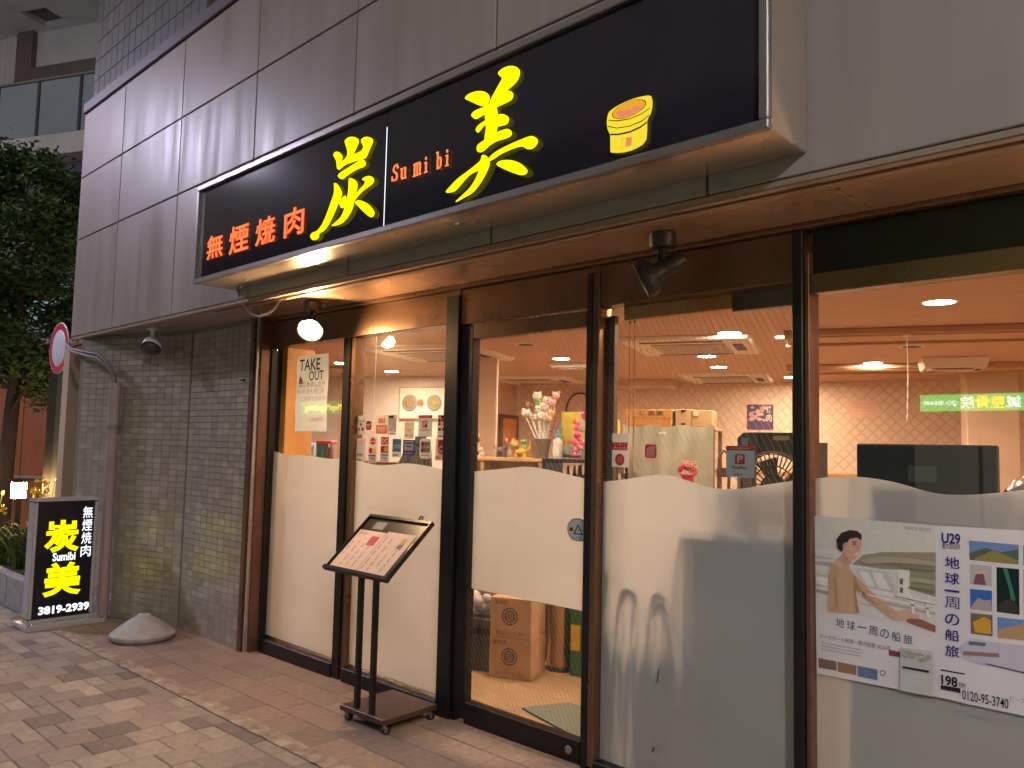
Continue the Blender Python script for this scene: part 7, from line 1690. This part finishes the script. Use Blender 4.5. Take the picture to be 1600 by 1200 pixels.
# tree
random.seed(77)
tr = thing('street_tree', 'leafy dark street tree rising beside the panelled building', 'tree', (-10.7, -.2, gz(-10.7)))
tb = Vector((-10.7, -.15, gz(-10.7) - .05))
mb = MB(); mb.tube([tb, tb + Vector((.03, 0, 1.2)), tb + Vector((-.02, .05, 2.4)), tb + Vector((.03, .02, 3.8)), tb + Vector((0, 0, 5.0))], [.11, .095, .08, .055, .02], 10)
for k in range(16):
    z = 1.9 + 3.0 * k / 16; a = k * 2.4
    p = tb + Vector((0, 0, z)); d = Vector((math.cos(a), math.sin(a), .55))
    mb.tube([p, p + d * .45, p + d * .95 + Vector((0, 0, -.05))], [.03, .02, .008], 6)
mb.build('trunk', solid(.06, .045, .035, .9), tr)
mb = MB()
clumps = []
for k in range(95):
    while True:
        q = Vector((random.uniform(-1, 1), random.uniform(-1, 1), random.uniform(-1, 1)))
        if .25 < q.length < 1: break
    z = q.z
    rad = 1.32 * (1 - .28 * max(0, z)) * (1 - .25 * max(0, -z))
    clumps.append((tb + Vector((q.x * rad, q.y * rad, 3.75 + z * 1.75)), random.uniform(.16, .34)))
for c_, r_ in clumps:
    tone = random.choice((0, 0, 1, 1, 2))
    for k in range(int(360 * r_ / .25)):
        p = c_ + Vector((random.gauss(0, .5), random.gauss(0, .5), random.gauss(0, .42))) * r_
        u_ = Vector((random.uniform(-1, 1), random.uniform(-1, 1), random.uniform(-.7, .4))).normalized()
        w_ = u_.cross(Vector((random.uniform(-1, 1), random.uniform(-1, 1), random.uniform(-1, 1)))).normalized()
        l = random.uniform(.03, .058); b_ = l * .45
        mb.poly([p - u_ * l, p + w_ * b_, p + u_ * l, p - w_ * b_], min(2, max(0, tone + random.choice((-1, 0, 0, 1)))))
mb.build('crown', leafm[:3], tr)
# orange lit wall behind
ow = thing('garden_wall', 'orange brown panelled wall lit by the garden lamp behind the tree', 'wall', (-13.0, .65, gz(-13)), R(40), local=True)
om = M('orange_wall', (.30, .095, .035), .6, 0, .12, 3)
for k in range(5):
    x = -2.6 + .86 * k
    mb = MB(); mb.box(x + .004, x + .856, 0, .12, 0, 3.1); mb.build('wall_panel', om, ow, bevel=.004)
mb = MB(); mb.box(-2.6, 1.7, .02, .12, 3.101, 3.16); mb.build('coping', MT['concrete'], ow)
mb = MB(); mb.box(-2.6, 1.7, -.03, -.001, .98, 1.02); mb.build('hand_rail', MT['trim_light'], ow)
# building with balcony
PB = (-15.485, 1.228, 6.97); AB = R(25.5)
bb = thing('balcony_building', 'grey apartment building with a frosted glass balcony behind the tree', 'building', (PB[0], PB[1], gz(-15)), AB, local=True)
H0 = PB[2] - gz(-15)
wm = M('render_white', (.66, .65, .60), .8, 0, .08, 2); dm = M('render_brown', (.17, .14, .12), .7, 0, .1, 3)
mb = MB(); mb.box(-9, 6.0, .35, 6, 0, H0 - .3005); mb.build('lower_wall', M('lower_render', (.13, .12, .115), .8, 0, .15, 1.5), bb)
mb = MB(); mb.box(-9, 6.0, -.06, 6, H0 - .30, H0 + .10); mb.build('balcony_slab', wm, bb, bevel=.01)
for k in range(8):
    x = -5.15 + 1.02 * k
    mb = MB(); mb.box(x + .035, x + .985, -.012, .0, H0 + .125, H0 + 1.165); mb.build('glass_panel', M('frosted_balcony', (.30, .37, .41), .3, 0, .06, 2, coat=.3), bb)
    mb = MB(); mb.box(x - .03, x + .03, -.03, .03, H0 + .1005, H0 + 1.17); mb.build('rail_post', MT['charcoal'], bb)
mb = MB(); mb.box(-5.2, 3.1, -.035, .035, H0 + 1.1705, H0 + 1.225); mb.build('handrail', MT['steel'], bb, bevel=.01)
mb = MB(); mb.box(-1.76, 6, 1.30, 1.5, H0 + 2.22, H0 + 3.0495); mb.build('upper_wall', wm, bb)
mb = MB(); mb.box(-1.76, 6, 1.18, 1.5, H0 + .1005, H0 + 2.2195); mb.build('window_band', dm, bb)
mb = MB(); mb.box(-2.2, -1.7605, 1.18, 1.5, H0 + .1005, H0 + 3.0495); mb.build('corner_pier', dm, bb)
for k in range(14):
    x = -2.2005 - .14 * (k + 1)
    mb = MB(); mb.box(x + .003, x + .137, 1.30, 1.5, H0 + .1005, H0 + 3.0495); mb.build('wall_board', wm, bb, bevel=.003)
mb = MB()
for (a, b, c, d) in ((-9, -1.40, -.3, 6), (-.74, 6, -.3, 6), (-1.3995, -.7405, -.3, .565), (-1.3995, -.7405, 1.17, 6)): mb.box(a, b, c, d, H0 + 3.05, H0 + 3.25)
mb.build('ceiling_slab', wm, bb)
mb = MB(); mb.box(-1.3995, -.7405, .5655, 1.1695, H0 + 3.18, H0 + 3.24); mb.build('ceiling_hatch', dm, bb)
mb = MB(); mb.box(-9, 6, -.3, 6, H0 + 3.251, H0 + 6); mb.build('upper_storey', wm, bb)
for k in range(3):
    mb = MB(); mb.box(-4.5 + 1.9 * k, -3.2 + 1.9 * k, .32, .349, 3.6, 4.5); fr = mb.build('window', M('lit_window_%d' % k, (.05, .05, .05), .2, 0, 0, emit=(.55, .85, 1.0), es=.35), bb)
    mb = MB(); mb.box(-3.87 + 1.9 * k, -3.83 + 1.9 * k, .30, .3195, 3.6, 4.5); mb.build('window_bar', MT['lip'], fr)

# ================================================================== the street and what the panes mirror
def street_lamp(label, x, y, h, L, aim, tint=(.80, .73, 1.0)):
    t = thing('street_lamp', label, 'street lamp', (x, y, gz(x)))
    mb = MB(); mb.tube([(x, y, gz(x)), (x, y, h), (x + aim[0] * .25, y + aim[1] * .25, h + .12), (x + aim[0] * .7, y + aim[1] * .7, h + .16)], [.07, .05, .04, .035], 10); mb.build('pole', MT['grey'], t)
    hx, hy = x + aim[0] * .95, y + aim[1] * .95
    mb = MB(); mb.box(hx - .28, hx + .28, hy - .15, hy + .15, h + .11, h + .20); mb.build('head', MT['grey'], t, bevel=.02)
    mb = MB(); mb.box(hx - .26, hx + .26, hy - .14, hy + .14, h + .085, h + .1095); mb.build('lens', E('street_lens_%d' % int(L), tint, L), t)
street_lamp('cool white street lamp at the kerb down the street', -13.1, -4.2, 6.8, L_STREET, (0, -1))
street_lamp('added unseen white lamp at the kerb brightening the right pane', 5.2, -4.2, 5.6, L_STREET_FILL, (0, -1), (.97, .95, 1.0))  # added out of view to light film, posters and right fascia
fb = thing('facing_building', 'shop building across the street with lit green signs', 'building', (-8, -13, gz(-8)))
mb = MB(); mb.box(-34, 12, -18, -13.05, -.5, 9); mb.build('wall', M('facing_wall', (.16, .15, .15), .8, 0, .1, 1), fb)
mb = MB(); mb.box(-34, 12, -13.049, -12.95, 2.95, 3.15); mb.build('canopy', MT['dark'], fb)
for k in range(9):
    x = -29 + 4.2 * k
    mb = MB(); mb.box(x, x + 2.2, -13.049, -13.0, .3 + gz(x), 1.95); fr = mb.build('shop_window', E('shop_window_%d' % k, ((1, .82, .62), (.8, .88, 1.0), (1, .75, .5))[k % 3], (.5, .25, .4)[k % 3]), fb)
    mb = MB(); mb.box(x + 1.07, x + 1.13, -12.9995, -12.97, .3 + gz(x), 1.95); mb.build('window_bar', MT['dark'], fr)
gsn = thing('green_sign', 'lit green clinic sign with white and yellow characters, mirrored in the right pane', 'sign', (-1.5, -12.9, 2.4))
gx0, gx1, gz0_, gz1_ = -3.66, 1.2, 2.30, 2.60
mb = MB(); mb.box(gx0, gx1, -12.948, -12.89, gz0_, gz1_); mb.build('box', E('sign_green', (.03, .72, .16), 12.0), gsn)
# read from the street side, left to right runs towards -X
plg = lambda a, b, n: (-a, -12.885, b)
x = 1.6
def word(s, xa, xb, mt_, za=2.345, zb=2.56, bold=.0):
    lettering('lettering', s, (-xb, -xa, za, zb), plg, mt_, gsn, bold=bold)
wl, yl = E('sign_white_text', (.85, .95, 1.0), 22.0), E('sign_yellow_text', (1, .85, .02), 22.0)
word('一', -1.72, -1.50, wl, 2.44, 2.47); word('本', -1.98, -1.76, wl); word('鍼', -2.26, -2.03, wl); word('整', -2.50, -2.28, yl); word('骨', -2.74, -2.52, yl); word('院', -2.98, -2.77, wl); word('☎03-3818-8400', -3.60, -3.03, wl, 2.39, 2.50)
word('整', -1.44, -1.20, wl)
msn = thing('green_sign', 'lit green restaurant sign with yellow lettering, mirrored in the first pane', 'sign', (-23.5, -12.9, 2.65))
mb = MB(); mb.box(-25.0, -22.2, -12.948, -12.89, 2.44, 2.92); mb.build('box', E('sign_green_dim', (.05, .50, .12), 3.0), msn)
lettering('lettering', 'MogeMoge Dining', (22.4, 24.7, 2.52, 2.80), plg, E('sign_yellow_lime', (.95, 1, .05), 13.0), msn, bold=.0)
